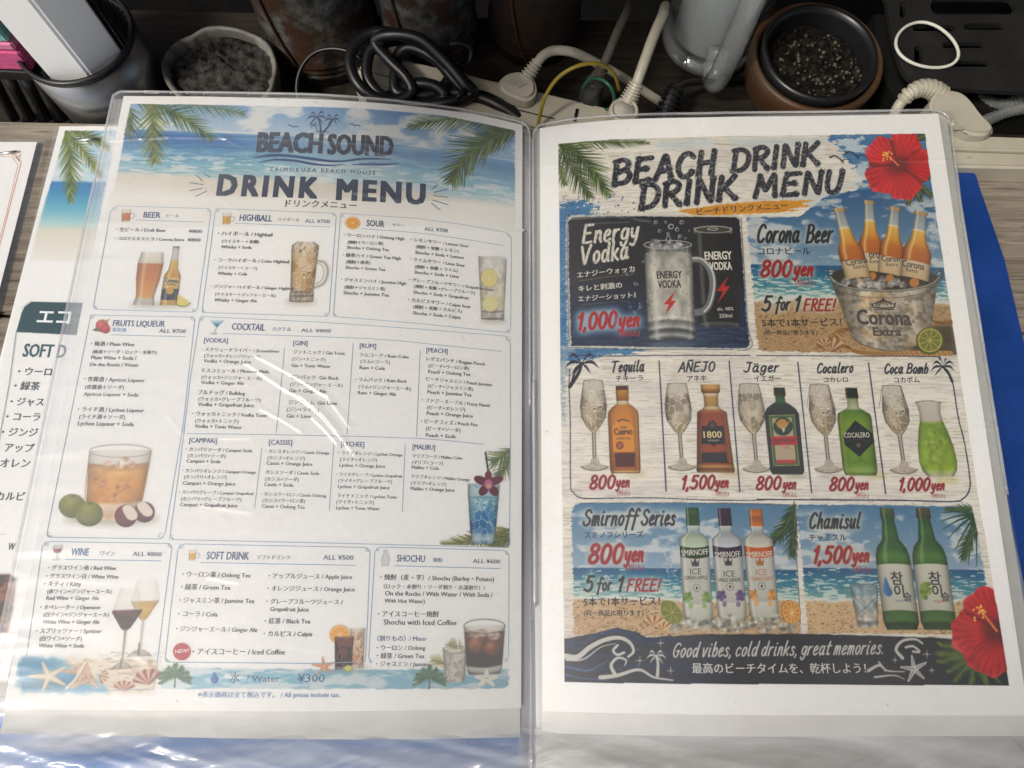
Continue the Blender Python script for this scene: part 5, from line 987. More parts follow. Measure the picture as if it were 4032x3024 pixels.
    t=Type(); t.frame(*FP); t('スミノフシリーズ',278,384,806,376,None,(40,44,50),.026); t('(税込)',650,668,810,666,None,rd,.012); t('5本で1本サービス！',272,988,955,980,None,(38,40,44),.028); t('(同一商品に限ります)',272,1080,805,1078,None,(34,36,42),.024)
    for x0,y0,x1,y1 in ((1150,545,1390,532),(1450,562,1678,552),(1735,560,1966,552)): t('SMIRNOFF',x0,y0,x1,y1,52,(196,196,182),.015)
    for x,y,nme,x2,w,cc in ((1226,712,'GREEN APPLE',1182,200,(60,62,60)),(1528,732,'WILD GRAPE',1480,200,(60,60,64)),(1815,720,'ORANGE BURST',1770,200,(176,116,66))): t('ICE',x,y,x+102,y-2,54,cc if cc[0]>100 else (70,70,68),.01); t(nme,x2,y+46,x2+w,y+44,34,cc,.02)
    fin(t,'lettering of the vodka panel',6)
    t=Type(); t.frame(*FQ); t('チャミスル',248,415,590,412,None,(40,44,50),.026); t('(税込)',655,698,806,696,None,rd,.012)
    for dx in (0,348): t('참',998+dx,808,1105+dx,812,None,(64,64,66),.03); t('이',1030+dx,925,1118+dx,925,None,(64,64,66),.03); t('슬',1112+dx,962,1184+dx,965,None,(64,64,66),.03)
    t('fresh',1036,978,1112,978,28,(80,120,160),.01); t('original',1378,980,1476,980,26,(180,90,90),.01)
    fin(t,'lettering of the soju panel',7)
    t=Type(); t.frame(*FR); t('最高のビーチタイムを、乾杯しよう！',652,248,1470,248,None,(206,204,196),.012); fin(t,'white line under the motto in the dark footer',8)
    specks(root, ((2662,486),(2458,505),(2705,520),(3310,478),(2160,1700),(2170,900),(2900,2755),(3500,2770),(3730,1000),(2160,2300)), 5)
    return root
# ------------------------------------------------------------------ clear plastic
def film_material(name, milk=.05, tint=(1,1,1), rough=.06, bump=.15, bscale=60, ior=1.5, mstretch=(1,1,1), mlo=.5, mhi=1.6, worn=.3, wrough=.34):
    m = bpy.data.materials.new(name); m.use_nodes = True; N, L = m.node_tree.nodes, m.node_tree.links; N.clear()
    out = N.new('ShaderNodeOutputMaterial'); tr = N.new('ShaderNodeBsdfTransparent'); tr.inputs[0].default_value = (*tint,1)
    gl = N.new('ShaderNodeBsdfAnisotropic') if False else N.new('ShaderNodeBsdfGlossy'); gl.inputs['Roughness'].default_value = rough
    g2 = N.new('ShaderNodeBsdfGlossy'); g2.inputs['Roughness'].default_value = wrough
    gm = N.new('ShaderNodeMixShader'); gm.inputs[0].default_value = worn; L.new(gl.outputs[0], gm.inputs[1]); L.new(g2.outputs[0], gm.inputs[2])
    df = N.new('ShaderNodeBsdfDiffuse'); df.inputs[0].default_value = (.86,.87,.88,1)
    tc = N.new('ShaderNodeTexCoord'); mp = N.new('ShaderNodeMapping'); mp.inputs['Scale'].default_value = (1,2.2,1); mp.inputs['Rotation'].default_value = (0,0,.12); L.new(tc.outputs['Object'], mp.inputs[0])
    n = N.new('ShaderNodeTexNoise'); n.inputs['Scale'].default_value = bscale; n.inputs['Detail'].default_value = 4; n.inputs['Distortion'].default_value = .6; L.new(mp.outputs[0], n.inputs['Vector'])
    bp = N.new('ShaderNodeBump'); bp.inputs['Strength'].default_value = bump; bp.inputs['Distance'].default_value = .001; L.new(n.outputs['Fac'], bp.inputs['Height'])
    L.new(bp.outputs[0], gl.inputs['Normal'])
    # a film reflects alike from both sides: Schlick's curve on |N.I|
    ge = N.new('ShaderNodeNewGeometry'); dt = N.new('ShaderNodeVectorMath'); dt.operation = 'DOT_PRODUCT'; L.new(ge.outputs['Incoming'], dt.inputs[0]); L.new(bp.outputs[0], dt.inputs[1])
    def M(op, a, b, c=None):
        q = N.new('ShaderNodeMath'); q.operation = op; q.use_clamp = op == 'SUBTRACT'
        for i, v in enumerate((a, b)):
            if v is None: continue
            if isinstance(v, (int, float)): q.inputs[i].default_value = v
            else: L.new(v, q.inputs[i])
        return q
    ab = M('ABSOLUTE', dt.outputs['Value'], None); om = M('SUBTRACT', 1., ab.outputs[0]); pw = M('POWER', om.outputs[0], 5.); f0 = ((ior-1)/(ior+1))**2
    ml = M('MULTIPLY', pw.outputs[0], 1-f0); fr = M('ADD', ml.outputs[0], f0)
    # thin film: both faces reflect
    mu = N.new('ShaderNodeMath'); mu.operation = 'MULTIPLY'; mu.inputs[1].default_value = 1.9; mu.use_clamp = True; L.new(fr.outputs[0], mu.inputs[0])
    m1 = N.new('ShaderNodeMixShader'); m1.inputs[0].default_value = milk; L.new(tr.outputs[0], m1.inputs[1]); L.new(df.outputs[0], m1.inputs[2])
    n2 = N.new('ShaderNodeTexNoise'); n2.inputs['Scale'].default_value = 9; n2.inputs['Detail'].default_value = 3; mp2 = N.new('ShaderNodeMapping'); mp2.inputs['Scale'].default_value = mstretch; mp2.inputs['Rotation'].default_value = (0,0,.1); L.new(tc.outputs['Object'], mp2.inputs[0]); L.new(mp2.outputs[0], n2.inputs['Vector']); n2.inputs['Distortion'].default_value = .8 if mstretch[1] != 1 else 0
    mr = N.new('ShaderNodeMapRange'); mr.inputs[1].default_value = .35; mr.inputs[2].default_value = .7; mr.inputs[3].default_value = milk*mlo; mr.inputs[4].default_value = milk*mhi; L.new(n2.outputs['Fac'], mr.inputs[0]); L.new(mr.outputs[0], m1.inputs[0])
    m2 = N.new('ShaderNodeMixShader'); L.new(mu.outputs[0], m2.inputs[0]); L.new(m1.outputs[0], m2.inputs[1]); L.new(gm.outputs[0], m2.inputs[2]); L.new(m2.outputs[0], out.inputs[0])
    return m
FILM = film_material('clear_film', .045, bump=.3, bscale=45)
FILM_LEFT = film_material('worn_film_sky_veil', .11, bump=.45, bscale=40, rough=.11, worn=.42)  # milk raised to paint the pale sky-reflection veil over the left page
FILM_CRUMPLE = film_material('crumpled_film', .34, rough=.12, bump=.6, bscale=50, mstretch=(.9,5,1), mlo=.1, mhi=2.2)  # uneven milk paints the white crease highlights as diffuse streaks
FILM_EDGE = film_material('clear_film_edge', .22, rough=.15, bump=.3)
BLUE = noisy('blue_plastic', (.008,.040,.195), (.014,.054,.25), scale=35, rough=.42, bump=.12, spec=.4, bscale=220)
WHITE_SHEET = noisy('white_insert_sheet', (.62,.62,.60), (.68,.68,.66), scale=60, rough=.6)
GREY_SHEET = noisy('translucent_pocket_stack', (.40,.40,.37), (.47,.47,.44), scale=25, rough=.35, bump=.1)

def ridge(X, Y, pts, w, h):
    "a crease along photo points"
    x, y = onpage(np.array(pts, float)[:,0], np.array(pts, float)[:,1]); P = np.stack([x,y],1); D = np.full(X.shape, 9.)
    for p, q in zip(P[:-1], P[1:]):
        d = q-p; t = np.clip(((X-p[0])*d[0]+(Y-p[1])*d[1])/(d@d), 0, 1); D = np.minimum(D, np.hypot(X-p[0]-t*d[0], Y-p[1]-t*d[1]))
    return 1.6*h*np.exp(-(D/w)**2)
def film(name, outline_px, m, parent, lift, wr, cell=.0007, mult=1.):
    "a sheet of film inside a traced outline, crumpled by wr(x, y)"
    O = catmull(outline_px, 3, True) if False else np.array(outline_px, float)
    x, y = onpage(O[:,0], O[:,1]); A = np.stack([x,y],1)
    lo = A.min(0); hi = A.max(0); nx = int((hi[0]-lo[0])/cell)+1; ny = int((hi[1]-lo[1])/cell)+1
    X, Y = np.meshgrid(np.linspace(lo[0],hi[0],nx+1), np.linspace(lo[1],hi[1],ny+1))
    # squeeze the grid rows between left and right edges of the outline
    def span(yy):
        xs = []
        for (ax,ay),(bx,by) in zip(A, np.roll(A,-1,0)):
            if (ay > yy) != (by > yy): xs.append((bx-ax)*(yy-ay)/(by-ay)+ax)
        return (min(xs), max(xs)) if xs else None
    u = np.linspace(0,1,nx+1); last = None
    for j in range(ny+1):
        sp = span(np.clip(Y[j,0], lo[1]+1e-5, hi[1]-1e-5)) or last; last = sp; X[j] = sp[0]+(sp[1]-sp[0])*u
    Z = hsurf(X)+lift+wr(X,Y)
    V = np.stack([X,Y,Z],-1).reshape(-1,3); i,j = np.meshgrid(np.arange(nx),np.arange(ny)); a = j*(nx+1)+i
    return np_mesh(name, V, np.stack([a,a+1,a+nx+2,a+nx+1],-1).reshape(-1,4), m, parent, smooth=True)
L_OUT = [(440,410),(446,378),(470,362),(900,366),(1250,374),(1500,392),(1800,428),(2050,480),(2078,498),(2086,530),(2086,1600),(2092,2500),(2096,3150),(-150,3150),(-62,2800),(200,1530),(330,910)]
R_OUT = [(2098,560),(2100,520),(2122,494),(2250,470),(2420,456),(2750,448),(3200,442),(3680,434),(3722,444),(3742,476),(3777,781),(3965,1950),(4170,3150),(2112,3150),(2106,2400),(2100,1500)]
def wr_base(X, Y, seed, amp):
    return amp*(.6*vnoise(X*70+3, Y*110, 2, seed)+vnoise(X*26, Y*34, 2, seed+4))
def wr_bottom(X, Y, y0, seed, h=.0035):
    "long soft folds where the empty end of the pocket sags"
    f = sstep(y0, y0-.025, Y); n = vnoise(X*8+Y*16, Y*85+X*20, 3, seed); r = 1-np.abs(2*n-1)
    n2 = vnoise(X*14, Y*90-X*30, 3, seed+3); r2 = 1-np.abs(2*n2-1)
    return f*h*(.8*r**1.5+.5*r2**3)
def wr_left(X, Y):
    z = wr_base(X,Y,2,.00022)+wr_bottom(X,Y,-.050,5,.009)
    xe,_ = onpage(np.array([300.]),np.array([1500.]))
    e = np.exp(-((X+.2)/.03)**2); z += e*.0007*(1-np.abs(2*vnoise(X*14,Y*90,2,8)-1))**2
    for pts,w,h in (([(960,1420),(1120,1530),(1240,1590),(1330,1700)],.0011,.00045),([(1010,1400),(1160,1480),(1290,1560),(1380,1680)],.0009,.0004),([(1030,1610),(1110,1650),(1190,1700)],.0008,.0003),([(1230,1640),(1290,1700),(1330,1745)],.0008,.0004),([(1180,1560),(1280,1640),(1400,1790)],.001,.0004),([(860,780),(980,860),(1090,930)],.0006,.00025),
                    ([(430,560),(700,545),(1000,548),(1500,575),(2060,640)],.0007,.0004),([(430,600),(800,590),(1200,600)],.0006,.0002),([(380,660),(600,640),(700,680)],.0006,.0002),([(1380,640),(1600,660),(1740,690)],.0009,.0004),([(1450,600),(1650,640)],.0008,.0004),([(1400,760),(1580,790),(1700,800)],.0012,.0004),([(2070,620),(2085,700),(2080,900)],.0015,.0006)):
        z += ridge(X,Y,pts,w,h)
    R = random.Random(11)
    for k in range(46):
        x = R.uniform(380,2050); y = R.uniform(520,760) if k < 26 else R.uniform(760,2700); a = R.choice((R.gauss(.05,.15), R.gauss(.7,.25))); l = R.uniform(40,220)
        z += ridge(X,Y,[(x,y),(x+l*math.cos(a),y+l*math.sin(a))],.0005+.0004*R.random(),R.uniform(.00008,.00022))
    return z
def wr_right(X, Y):
    z = wr_base(X,Y,7,.00016)+wr_bottom(X,Y,-.052,9,.006)
    for pts,w,h in (([(2110,660),(2600,645),(3200,632),(3780,640)],.0008,.00035),([(2150,735),(2600,700),(3100,690)],.0006,.0002),([(3000,850),(3400,855),(3800,830)],.0006,.0002),([(2250,860),(2420,850),(2560,870)],.0009,.0004),([(2300,880),(2480,872)],.0007,.0003),([(2420,700),(2560,660)],.0006,.0003),([(2600,740),(2700,800)],.0005,.0002),([(3780,1640),(3870,1660),(3960,1710)],.0009,.0004),([(3790,1720),(3850,1690),(3920,1690)],.0008,.0004),([(3650,900),(3700,1100),(3690,1300)],.0005,.0002)):
        z += ridge(X,Y,pts,w,h)
    R = random.Random(12)
    for k in range(46):
        x = R.uniform(2150,3800); y = R.uniform(560,900) if k < 30 else R.uniform(900,2700); a = R.choice((R.gauss(0,.15), R.gauss(-.6,.4), R.gauss(.8,.3))); l = R.uniform(40,240)
        z += ridge(X,Y,[(x,y),(x+l*math.cos(a),y+l*math.sin(a))],.0005+.0004*R.random(),R.uniform(.00008,.00022))
    e = np.exp(-((X-.228)/.02)**2); z += e*.0008*(1-np.abs(2*vnoise(X*20,Y*100,2,3)-1))**2
    return z
def slab(name, px, ztop, th, m, parent=None, bev=.0, z_of=None):
    "a flat slab whose top face is traced from photo points at height ztop"
    bm = bmesh.new(); top = [bm.verts.new(at(x,y,ztop)) for x,y in px]; f = bm.faces.new(top)
    r = bmesh.ops.extrude_face_region(bm, geom=[f]); vs = [v for v in r['geom'] if isinstance(v, bmesh.types.BMVert)]
    bmesh.ops.translate(bm, verts=vs, vec=(0,0,-th))
    if bev: bmesh.ops.bevel(bm, geom=list(bm.edges), offset=bev, segments=3, affect='EDGES', profile=.5)
    return obj(name, bm, m, parent)
def tube(name, P, r, m, parent=None, seg=12, closed=False, smooth=True, caps=True):
    "P: list of points (world); r: radius or list"
    P = np.asarray(P, float); n = len(P); R = np.full(n, r) if np.isscalar(r) else np.asarray(r, float)
    T = np.roll(P,-1,0)-np.roll(P,1,0) if closed else np.gradient(P, axis=0); T /= np.linalg.norm(T,axis=1)[:,None]+1e-12
    nrm = np.cross(T[0],[0.13,.2,1.]); nrm /= np.linalg.norm(nrm); V = []
    for i in range(n):
        nrm = nrm-T[i]*(nrm@T[i]); nrm /= np.linalg.norm(nrm)+1e-12; b = np.cross(T[i], nrm)
        for k in range(seg):
            a = 2*math.pi*k/seg; V.append(P[i]+R[i]*(nrm*math.cos(a)+b*math.sin(a)))
    bm = bmesh.new(); vs = [bm.verts.new(v) for v in V]
    for i in range(n if closed else n-1):
        for k in range(seg):
            j = (i+1) % n; bm.faces.new((vs[i*seg+k], vs[i*seg+(k+1)%seg], vs[j*seg+(k+1)%seg], vs[j*seg+k]))
    if caps and not closed:
        bm.faces.new(vs[:seg][::-1]); bm.faces.new(vs[-seg:])
    return obj(name, bm, m, parent, smooth)
def path(fr, pts, n=10, closed=False):
    "pts: (crop x, crop y, z)"
    fx,fy,k = fr; return catmull([at(fx+x/k, fy+y/k, z) for x,y,z in pts], n, closed)
def turned(name, c, prof, m, parent=None, seg=48, noise=0, smooth=True):
    "prof: (radius, z) from bottom outside round to inside"
    bm = bmesh.new(); rings = []
    for r, z in prof: rings.append([bm.verts.new((c[0]+r*math.cos(2*math.pi*k/seg), c[1]+r*math.sin(2*math.pi*k/seg), z)) for k in range(seg)] if r > 1e-6 else [bm.verts.new((c[0],c[1],z))])
    for a, b in zip(rings[:-1], rings[1:]):
        for k in range(seg):
            if len(a) == 1: bm.faces.new((a[0], b[(k+1)%seg], b[k]))
            elif len(b) == 1: bm.faces.new((a[k], a[(k+1)%seg], b[0]))
            else: bm.faces.new((a[k], a[(k+1)%seg], b[(k+1)%seg], b[k]))
    return obj(name, bm, m, parent, smooth)
def ribs(P, r0, r1, n):
    "radii for a ribbed strain relief on path P"
    t = np.linspace(0,1,len(P)); return (r0+(r1-r0)*t)*(1+.13*np.sign(np.sin(t*n*2*math.pi)))
def dense(P, n): 
    P = np.asarray(P); s = np.r_[0,np.cumsum(np.linalg.norm(np.diff(P,axis=0),axis=1))]; q = np.linspace(0,s[-1],n); return np.stack([np.interp(q,s,P[:,k]) for k in range(3)],1)

# ------------------------------------------------------------------ table, shelf and what shades it
ZT, ZF = -.022, -.05
WOOD = noisy('weathered_grey_wood', (.13,.107,.082), (.34,.295,.24), scale=22, rough=.75, bump=.5, stretch=(1,14,1), lo=.3, hi=.7, c3=(.06,.05,.042), scale3=30, lo3=.6, hi3=.75, spec=.25)
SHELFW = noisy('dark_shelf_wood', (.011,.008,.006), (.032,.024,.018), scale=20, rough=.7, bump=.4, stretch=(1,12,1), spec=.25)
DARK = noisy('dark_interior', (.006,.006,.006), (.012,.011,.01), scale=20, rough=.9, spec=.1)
def box(name, lo, hi, m, parent=None, bev=0, kind=None):
    bm = bmesh.new(); bmesh.ops.create_cube(bm, size=1)
    for v in bm.verts: v.co = Vector([(lo[i]+hi[i])/2+v.co[i]*(hi[i]-lo[i]) for i in range(3)])
    if bev: bmesh.ops.bevel(bm, geom=list(bm.edges), offset=bev, segments=2, affect='EDGES')
    o = obj(name, bm, m, parent)
    if kind: o['kind'] = kind
    return o
def build_setting():
    ye = at(300,474,ZT).y
    t = thing('wooden_table','weathered grey wooden table under the menus','table',(0,0,ZT))
    y0 = -.6; ws = [-.6,-.38,-.235,-.125,.02,.135,ye]; 
    for k,(a,b) in enumerate(zip(ws[:-1],ws[1:])): box('plank',(-.9,a+.001,ZT-.03),(.9,b-.001,ZT-(.0004 if k%2 else 0)),WOOD,t,bev=.0012)
    yb = at(1500,62,ZF).y
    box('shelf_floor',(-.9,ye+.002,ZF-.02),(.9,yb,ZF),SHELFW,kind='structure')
    box('ground',(-3,-3,-.78),(3,3,-.75),DARK,kind='structure')
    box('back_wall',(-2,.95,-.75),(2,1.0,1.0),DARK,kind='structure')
    box('added_shade_slab',(-.30,.215,.45),(2,.95,.48),DARK,kind='structure')  # unseen slab added overhead to keep skylight off the shelf
    AW = noisy('blocker_cloth',(.42,.35,.23),(.48,.40,.27),scale=4,rough=.9)  # warm cloth for the two added light blockers
    box('added_sun_board',(-.27,.07,.31),(-.25,.95,.9),DARK,kind='structure')  # unseen board added to keep the sun from the left off the clutter
    box('sky_blocker',(.45,-3,1.9),(4,.3,1.95),AW,kind='structure'); box('sun_blocker',(-.48,-2.2,.9),(2.5,-.47,.93),AW,kind='structure')  # both unseen, added to block sky and sun over the pages
def build_folder():
    root = thing('clear_pocket_folder','open blue file folder of clear plastic pockets lying on the table','folder',(SPX,.1,-.018))
    slab('cover',[(560,470),(3760,660),(3815,664),(3843,690),(3858,740),(3955,1020),(4032,1349),(4500,3250),(-75,3250),(-4,2810)],-.0165,.002,BLUE,root)
    slab('cover_haze_slab',[(-2,2820),(2060,2830),(2070,3240),(-72,3240)],-.0155,.0008,mat('hazed_cover_blue',(.045,.20,.56),.5),root)  # no real lining: added slab, pocket haze put into a paler blue
    # stack of pockets under each page
    def block(name, quad, m, lift, tops=None): return sheet_mesh(name, quad, m, root, lift, nx=40, ny=30, tops=tops)
    tl=[(470,366),(800,368),(1100,376),(1563,398),(1882,436),(2075,495)]
    block('insert_sheet',[(492,386),(2050,500),(2048,2905),(-6,2890)],WHITE_SHEET,-.0012)
    block('insert_sheet',[(2132,512),(3690,456),(4062,2900),(2134,2888)],WHITE_SHEET,-.0012)
    block('pocket_stack',[(2104,500),(3735,440),(4180,3200),(2112,3200)],GREY_SHEET,-.0026,tops=[(2104,500),(2250,474),(2420,460),(2750,452),(3200,446),(3735,440)])
    block('spine_strip',[(2040,520),(2104,530),(2112,3200),(2040,3200)],FILM_EDGE,-.0022)
    for nm,O,wr,m in (('clear_pocket',L_OUT,wr_left,FILM_LEFT),('clear_pocket',R_OUT,wr_right,FILM)):
        p = film(nm,O,m,root,.0006,wr)
        film('back_film',[(x_,min(y_,2880)) for x_,y_ in O],FILM_EDGE,p,-.0017,lambda X,Y: 0*X,cell=.004)
        film('crumpled_film',[(x_,max(y_,2870)) for x_,y_ in O],FILM_CRUMPLE,p,-.0022,lambda X,Y,s_=len(nm)+int(O[0][0]): wr_bottom(X,Y,-.050,s_%17,.004),cell=.0009)
        # welded rim
        C = np.array(O,float); x,y = onpage(C[:,0],C[:,1]); keep = [i for i in range(len(C)) if C[i,1] < 3100]
        k0 = keep[0]; order = list(range(len(C)-0)); top = [i for i in range(len(C))]
        P = np.stack([x,y,hsurf(x)+.0003],1); sel = [i for i in top if C[i,1] < 3000]
        seq = ([14,15,16]+list(range(0,11))) if nm and O is L_OUT else ([15,14]+list(range(0,12)))
        seq = [i for i in seq if i < len(C) and C[i,1] < 3140]
        Q = dense(P[seq],160); Q[:,2] = hsurf(Q[:,0])+.0003
        tube('welded_rim',Q,.0007,FILM_RIM,p,seg=8)
    return root
FILM_RIM = film_material('film_weld', .25, rough=.1, bump=0)

# ------------------------------------------------------------------ the two sheets lying under the folder on the left
def build_side_sheets():
    lam = film_material('laminate_film', .05, bump=.1)
    stp = mat('staple_metal',(.7,.7,.68),.3,1.)
    z = -.0165; LEVEL[0] = z
    root = thing('laminated_sheet','laminated soft drink sheet with a palm beach picture, half hidden under the left page','menu sheet',(-.2,.1,z))
    def S(pts): return [(0+x/.8093, 450+y/.8093) for x,y in pts]
    sheet_mesh('paper', S([(190,38),(380,38),(130,1800),(-264,1800)]), PAPER, root, 0, nx=10, ny=30)
    LEVEL[0] = z
    cv = Canvas(-.34,-.07,-.13,.26,(250,249,246)); cv.frame(*FS)
    cv.part(1,'printed_beach',0)
    cv.poly([(208,52),(372,52),(320,470),(100,462),(115,385)],lambda S_,T,X,Y: mixc(ramp([(0,(150,200,232)),(.3,(200,226,238)),(.4,(214,234,240)),(.42,(60,140,200)),(.5,(70,160,205)),(.62,(120,196,216)),(.72,(190,224,226)),(.78,(236,232,216)),(1,(248,246,240))],T+.02*(vnoise(X*.1,Y*.3,3,2)-.5)),(240,244,244),.7*sstep(.52,.66,vnoise(X*.07,Y*.1,4,5))*sstep(.4,.36,T)),blur=.5)
    cv.part(2,'printed_palm_leaf',0)
    frond(cv,(205,40),(230,130),(225,280),n=40,ll=62,cols=((70,96,40),(170,176,84)),w=5,seed=71); frond(cv,(215,45),(280,60),(350,110),n=26,ll=44,cols=((70,96,40),(150,160,74)),w=5,seed=72); frond(cv,(205,50),(280,120),(320,200),n=26,ll=44,cols=((80,104,50),(190,190,100)),w=5,seed=73)
    cv.erase([(150,30),(208,30),(208,52),(150,260)]); cv.erase([(190,20),(400,20),(400,52),(190,52)])
    cv.part(4,'teal_heading_panel',0); cv.poly([(82,606),(96,597),(300,602),(290,706),(52,694),(70,630)],(38,84,92)); cv.stroke([(68,618),(86,606),(98,597)],4,(230,236,236))
    cv.stroke([(52,694),(30,860),(-10,1080)],2,(60,104,112),smooth=False)
    cv.part(5,'printed_coffee',0); cv.poly([(-60,1468),(30,1466),(52,1480),(40,1580),(24,1650),(-60,1660)],lambda S_,T,X,Y: mixc((150,96,60),(50,26,18),sstep(.35,.65,vnoise(X*.3,Y*.3,3,3))),blur=1)
    cv.flush(.00008,root,K=PAPER_A)
    t=Type(); t.frame(*FS); tc=(44,64,74)
    t('エコ',118,664,220,667,None,(240,244,244),.03); t('SOFT D',72,772,206,776,40,(40,84,96),.03)
    for s,x0,y0,x1,y1 in (('・ウーロ',56,830,163,832),('・緑茶',44,876,125,878),('・ジャス',32,926,138,928),('・コーラ',18,974,126,976),('・ジンジ',4,1024,118,1026),('・アップ',-10,1073,106,1076),('・オレン',-24,1124,94,1124),('・カルピ',-36,1228,76,1230)): t(s,x0,y0,x1,y1,None,tc,.02)
    t('W',24,1388,44,1390,22,(40,44,50),.02); t('…',-4,1340,16,1340,None,(60,60,60),0)
    t.build('lettering',root,.00016,'dark teal list of soft drinks')
    film('laminate',S([(176,40),(182,30),(392,30),(392,300),(140,1820),(-230,1820)]),lam,root,.0004,lambda X,Y: wr_base(X,Y,4,.0001),cell=.003)
    tube('staple',[at(*S([(238,84)])[0],z+.001),at(*S([(275,81)])[0],z+.0013),at(*S([(312,80)])[0],z+.001)],.0007,stp,root,seg=6)
    # leftmost sheet with an orange frame
    z2 = -.0195; LEVEL[0] = z2
    root = thing('laminated_sheet','white laminated sheet with a thin orange frame at the left edge','menu sheet',(-.28,.15,z2))
    sheet_mesh('paper', S([(-300,88),(118,88),(-140,1100),(-500,1100)]), PAPER, root, 0, nx=10, ny=20)
    t=Type(); t.frame(*FS); oc=(206,140,96)
    t.line([(-60,124),(50,127),(60,150),(68,152),(30,300),(-12,460)],.45,oc,smooth=False); t.line([(-60,132),(40,136),(50,152),(58,160),(20,320),(-30,500)],.3,oc,smooth=False); t.line([(52,140),(66,128),(60,146)],.4,oc); t.line([(40,128),(52,138),(66,150)],.4,oc)
    t.build('printed_frame',root,.0001)
    film('laminate',S([(-300,80),(140,78),(150,90),(0,640),(-140,1110),(-500,1110)]),lam,root,.0004,lambda X,Y: wr_base(X,Y,6,.0001),cell=.003)
    tube('staple',[at(*S([(-10,127)])[0],z2+.001),at(*S([(24,123)])[0],z2+.0013),at(*S([(56,118)])[0],z2+.001)],.0007,stp,root,seg=6)
    LEVEL[0] = None

# ------------------------------------------------------------------ clutter on the shelf behind
def T0(x,y,z): return at(x/1.58,y/1.58,z)
def T1(x,y,z): return at(1100+x/1.3825,y/1.3825,z)
def T2(x,y,z): return at(2400+x/1.3554,y/1.3554,z)
def prism(name, pts, z0, z1, m, parent=None, bev=0):
    bm = bmesh.new(); f = bm.faces.new([bm.verts.new((p[0],p[1],z1)) for p in pts]); r = bmesh.ops.extrude_face_region(bm, geom=[f])
    bmesh.ops.translate(bm, verts=[v for v in r['geom'] if isinstance(v,bmesh.types.BMVert)], vec=(0,0,z0-z1))
    if bev: bmesh.ops.bevel(bm, geom=list(bm.edges), offset=bev, segments=3, affect='EDGES')
    return obj(name, bm, m, parent)
def build_clutter():
    R = random.Random(5)
    WP = noisy('aged_white_plastic',(.40,.37,.29),(.48,.45,.37),scale=30,rough=.4,c3=(.22,.18,.12),scale3=120,lo3=.66,hi3=.8,bump=.03,bscale=90)
    BK = mat('black_rubber',(.008,.008,.009),.38,spec=.5); BP = mat('black_plastic',(.012,.012,.013),.35,spec=.5)
    # --- round bin with a white carton
    zr = .008
    rp = np.array([list(T0(x,y,zr))[:2] for x,y in ((130,430),(300,508),(420,520),(600,470),(750,352),(830,220),(836,140),(745,10))])
    sol = np.linalg.lstsq(np.column_stack([2*rp,np.ones(len(rp))]),(rp**2).sum(1),rcond=None)[0]; c = Vector((sol[0],sol[1],zr)); rad = math.sqrt(sol[2]+sol[0]**2+sol[1]**2)
    b = thing('round_bin','glossy black round bin holding a white carton at the upper left','bin',(c.x,c.y,ZF))
    DG = mat('grey_metallic_plastic',(.34,.345,.35),.3,.85)
    turned('body',c,[(0,ZF),(rad*.97,ZF),(rad*.985,zr-.003),(rad*.93,zr-.003),(rad*.9,ZF+.004),(0,ZF+.004)],DG,b,seg=72)
    turned('rim',c,[(rad*.985,zr-.0035),(rad*1.005,zr-.003),(rad*1.005,zr-.0008),(rad*.985,zr),(rad*.93,zr),(rad*.92,zr-.002),(rad*.93,zr-.004)],BP,b,seg=72)
    bm = bmesh.new()
    for k in range(20):
        a = -.9+k*.13; p = Vector((c.x+rad*.91*math.cos(a), c.y+rad*.91*math.sin(a), 0))
        bmesh.ops.create_cube(bm, size=1, matrix=Matrix.Translation((p.x,p.y,zr-.03)) @ Matrix.Rotation(a,4,'Z') @ Matrix.Diagonal((.0016,.0022,.05,1)))
    obj('inner_ribs',bm,BP,b)
    P1,P2,P3 = [c+(p-c)*min(1,rad*.9/(p-c).length) for p in (T0(285,468,zr),T0(545,452,zr),T0(752,302,zr))]; P4 = P1+P3-P2; P4 = P4+(P4-P2)*.0
    WC = mat('white_card',(.92,.92,.91),.35,spec=.4)
    cbx = thing('white_carton','tall glossy white carton standing in the black bin','carton',((P1.x+P3.x)/2,(P1.y+P3.y)/2,ZF+.005))
    prism('carton_body',[P1,P2,P3,P4],ZF+.006,.16,WC,cbx,bev=.0012)
    # --- napkins and rack
    n = thing('napkin_stack','stack of pink, teal and grey paper napkins beside the white carton','napkins',tuple(T0(60,420,.0)))
    for col,z0,z1,nm in (((.62,.10,.26),.0,.014,'pink_layer'),((.68,.22,.36),.0145,.02,'pale_pink_layer'),((.18,.42,.42),.0205,.036,'teal_layer'),((.42,.47,.54),.0365,.06,'grey_layer')):
        m = noisy('paper_'+nm,tuple(q*.75 for q in col),tuple(min(1,q*1.25) for q in col),scale=60,rough=.7,stretch=(1,1,25),bump=.5)
        a,bq = T0(-160,432,.0),T0(235,448,.0); d = Vector((0,.05,0)); j = R.uniform(-.002,.002)
        prism(nm,[a+Vector((0,j,0)),bq+Vector((-.002,j,0)),bq+d,a+d],z0,z1,m,n,bev=.001)
    rk = thing('wire_rack','black slatted rack carrying the napkins','rack',tuple(T0(150,600,ZF)))
    a,bq = T0(-160,440,-.001),T0(250,460,-.001); prism('rack_top',[a,bq,bq+Vector((0,.05,0)),a+Vector((0,.05,0))],-.008,-.0005,BP,rk,bev=.001)
    for x in (-60,40,140,240): 
        p0,p1 = T0(x,455,-.006),T0(x+150,735,ZF+.005); tube('slat',[p0+(p1-p0)*t for t in (0,.33,.66,1)],.003,BP,rk,seg=8)
    # --- ash bowl
    GL = noisy('cloudy_grey_rim',(.12,.115,.10),(.26,.25,.22),scale=60,rough=.3,bump=.2,spec=.5)
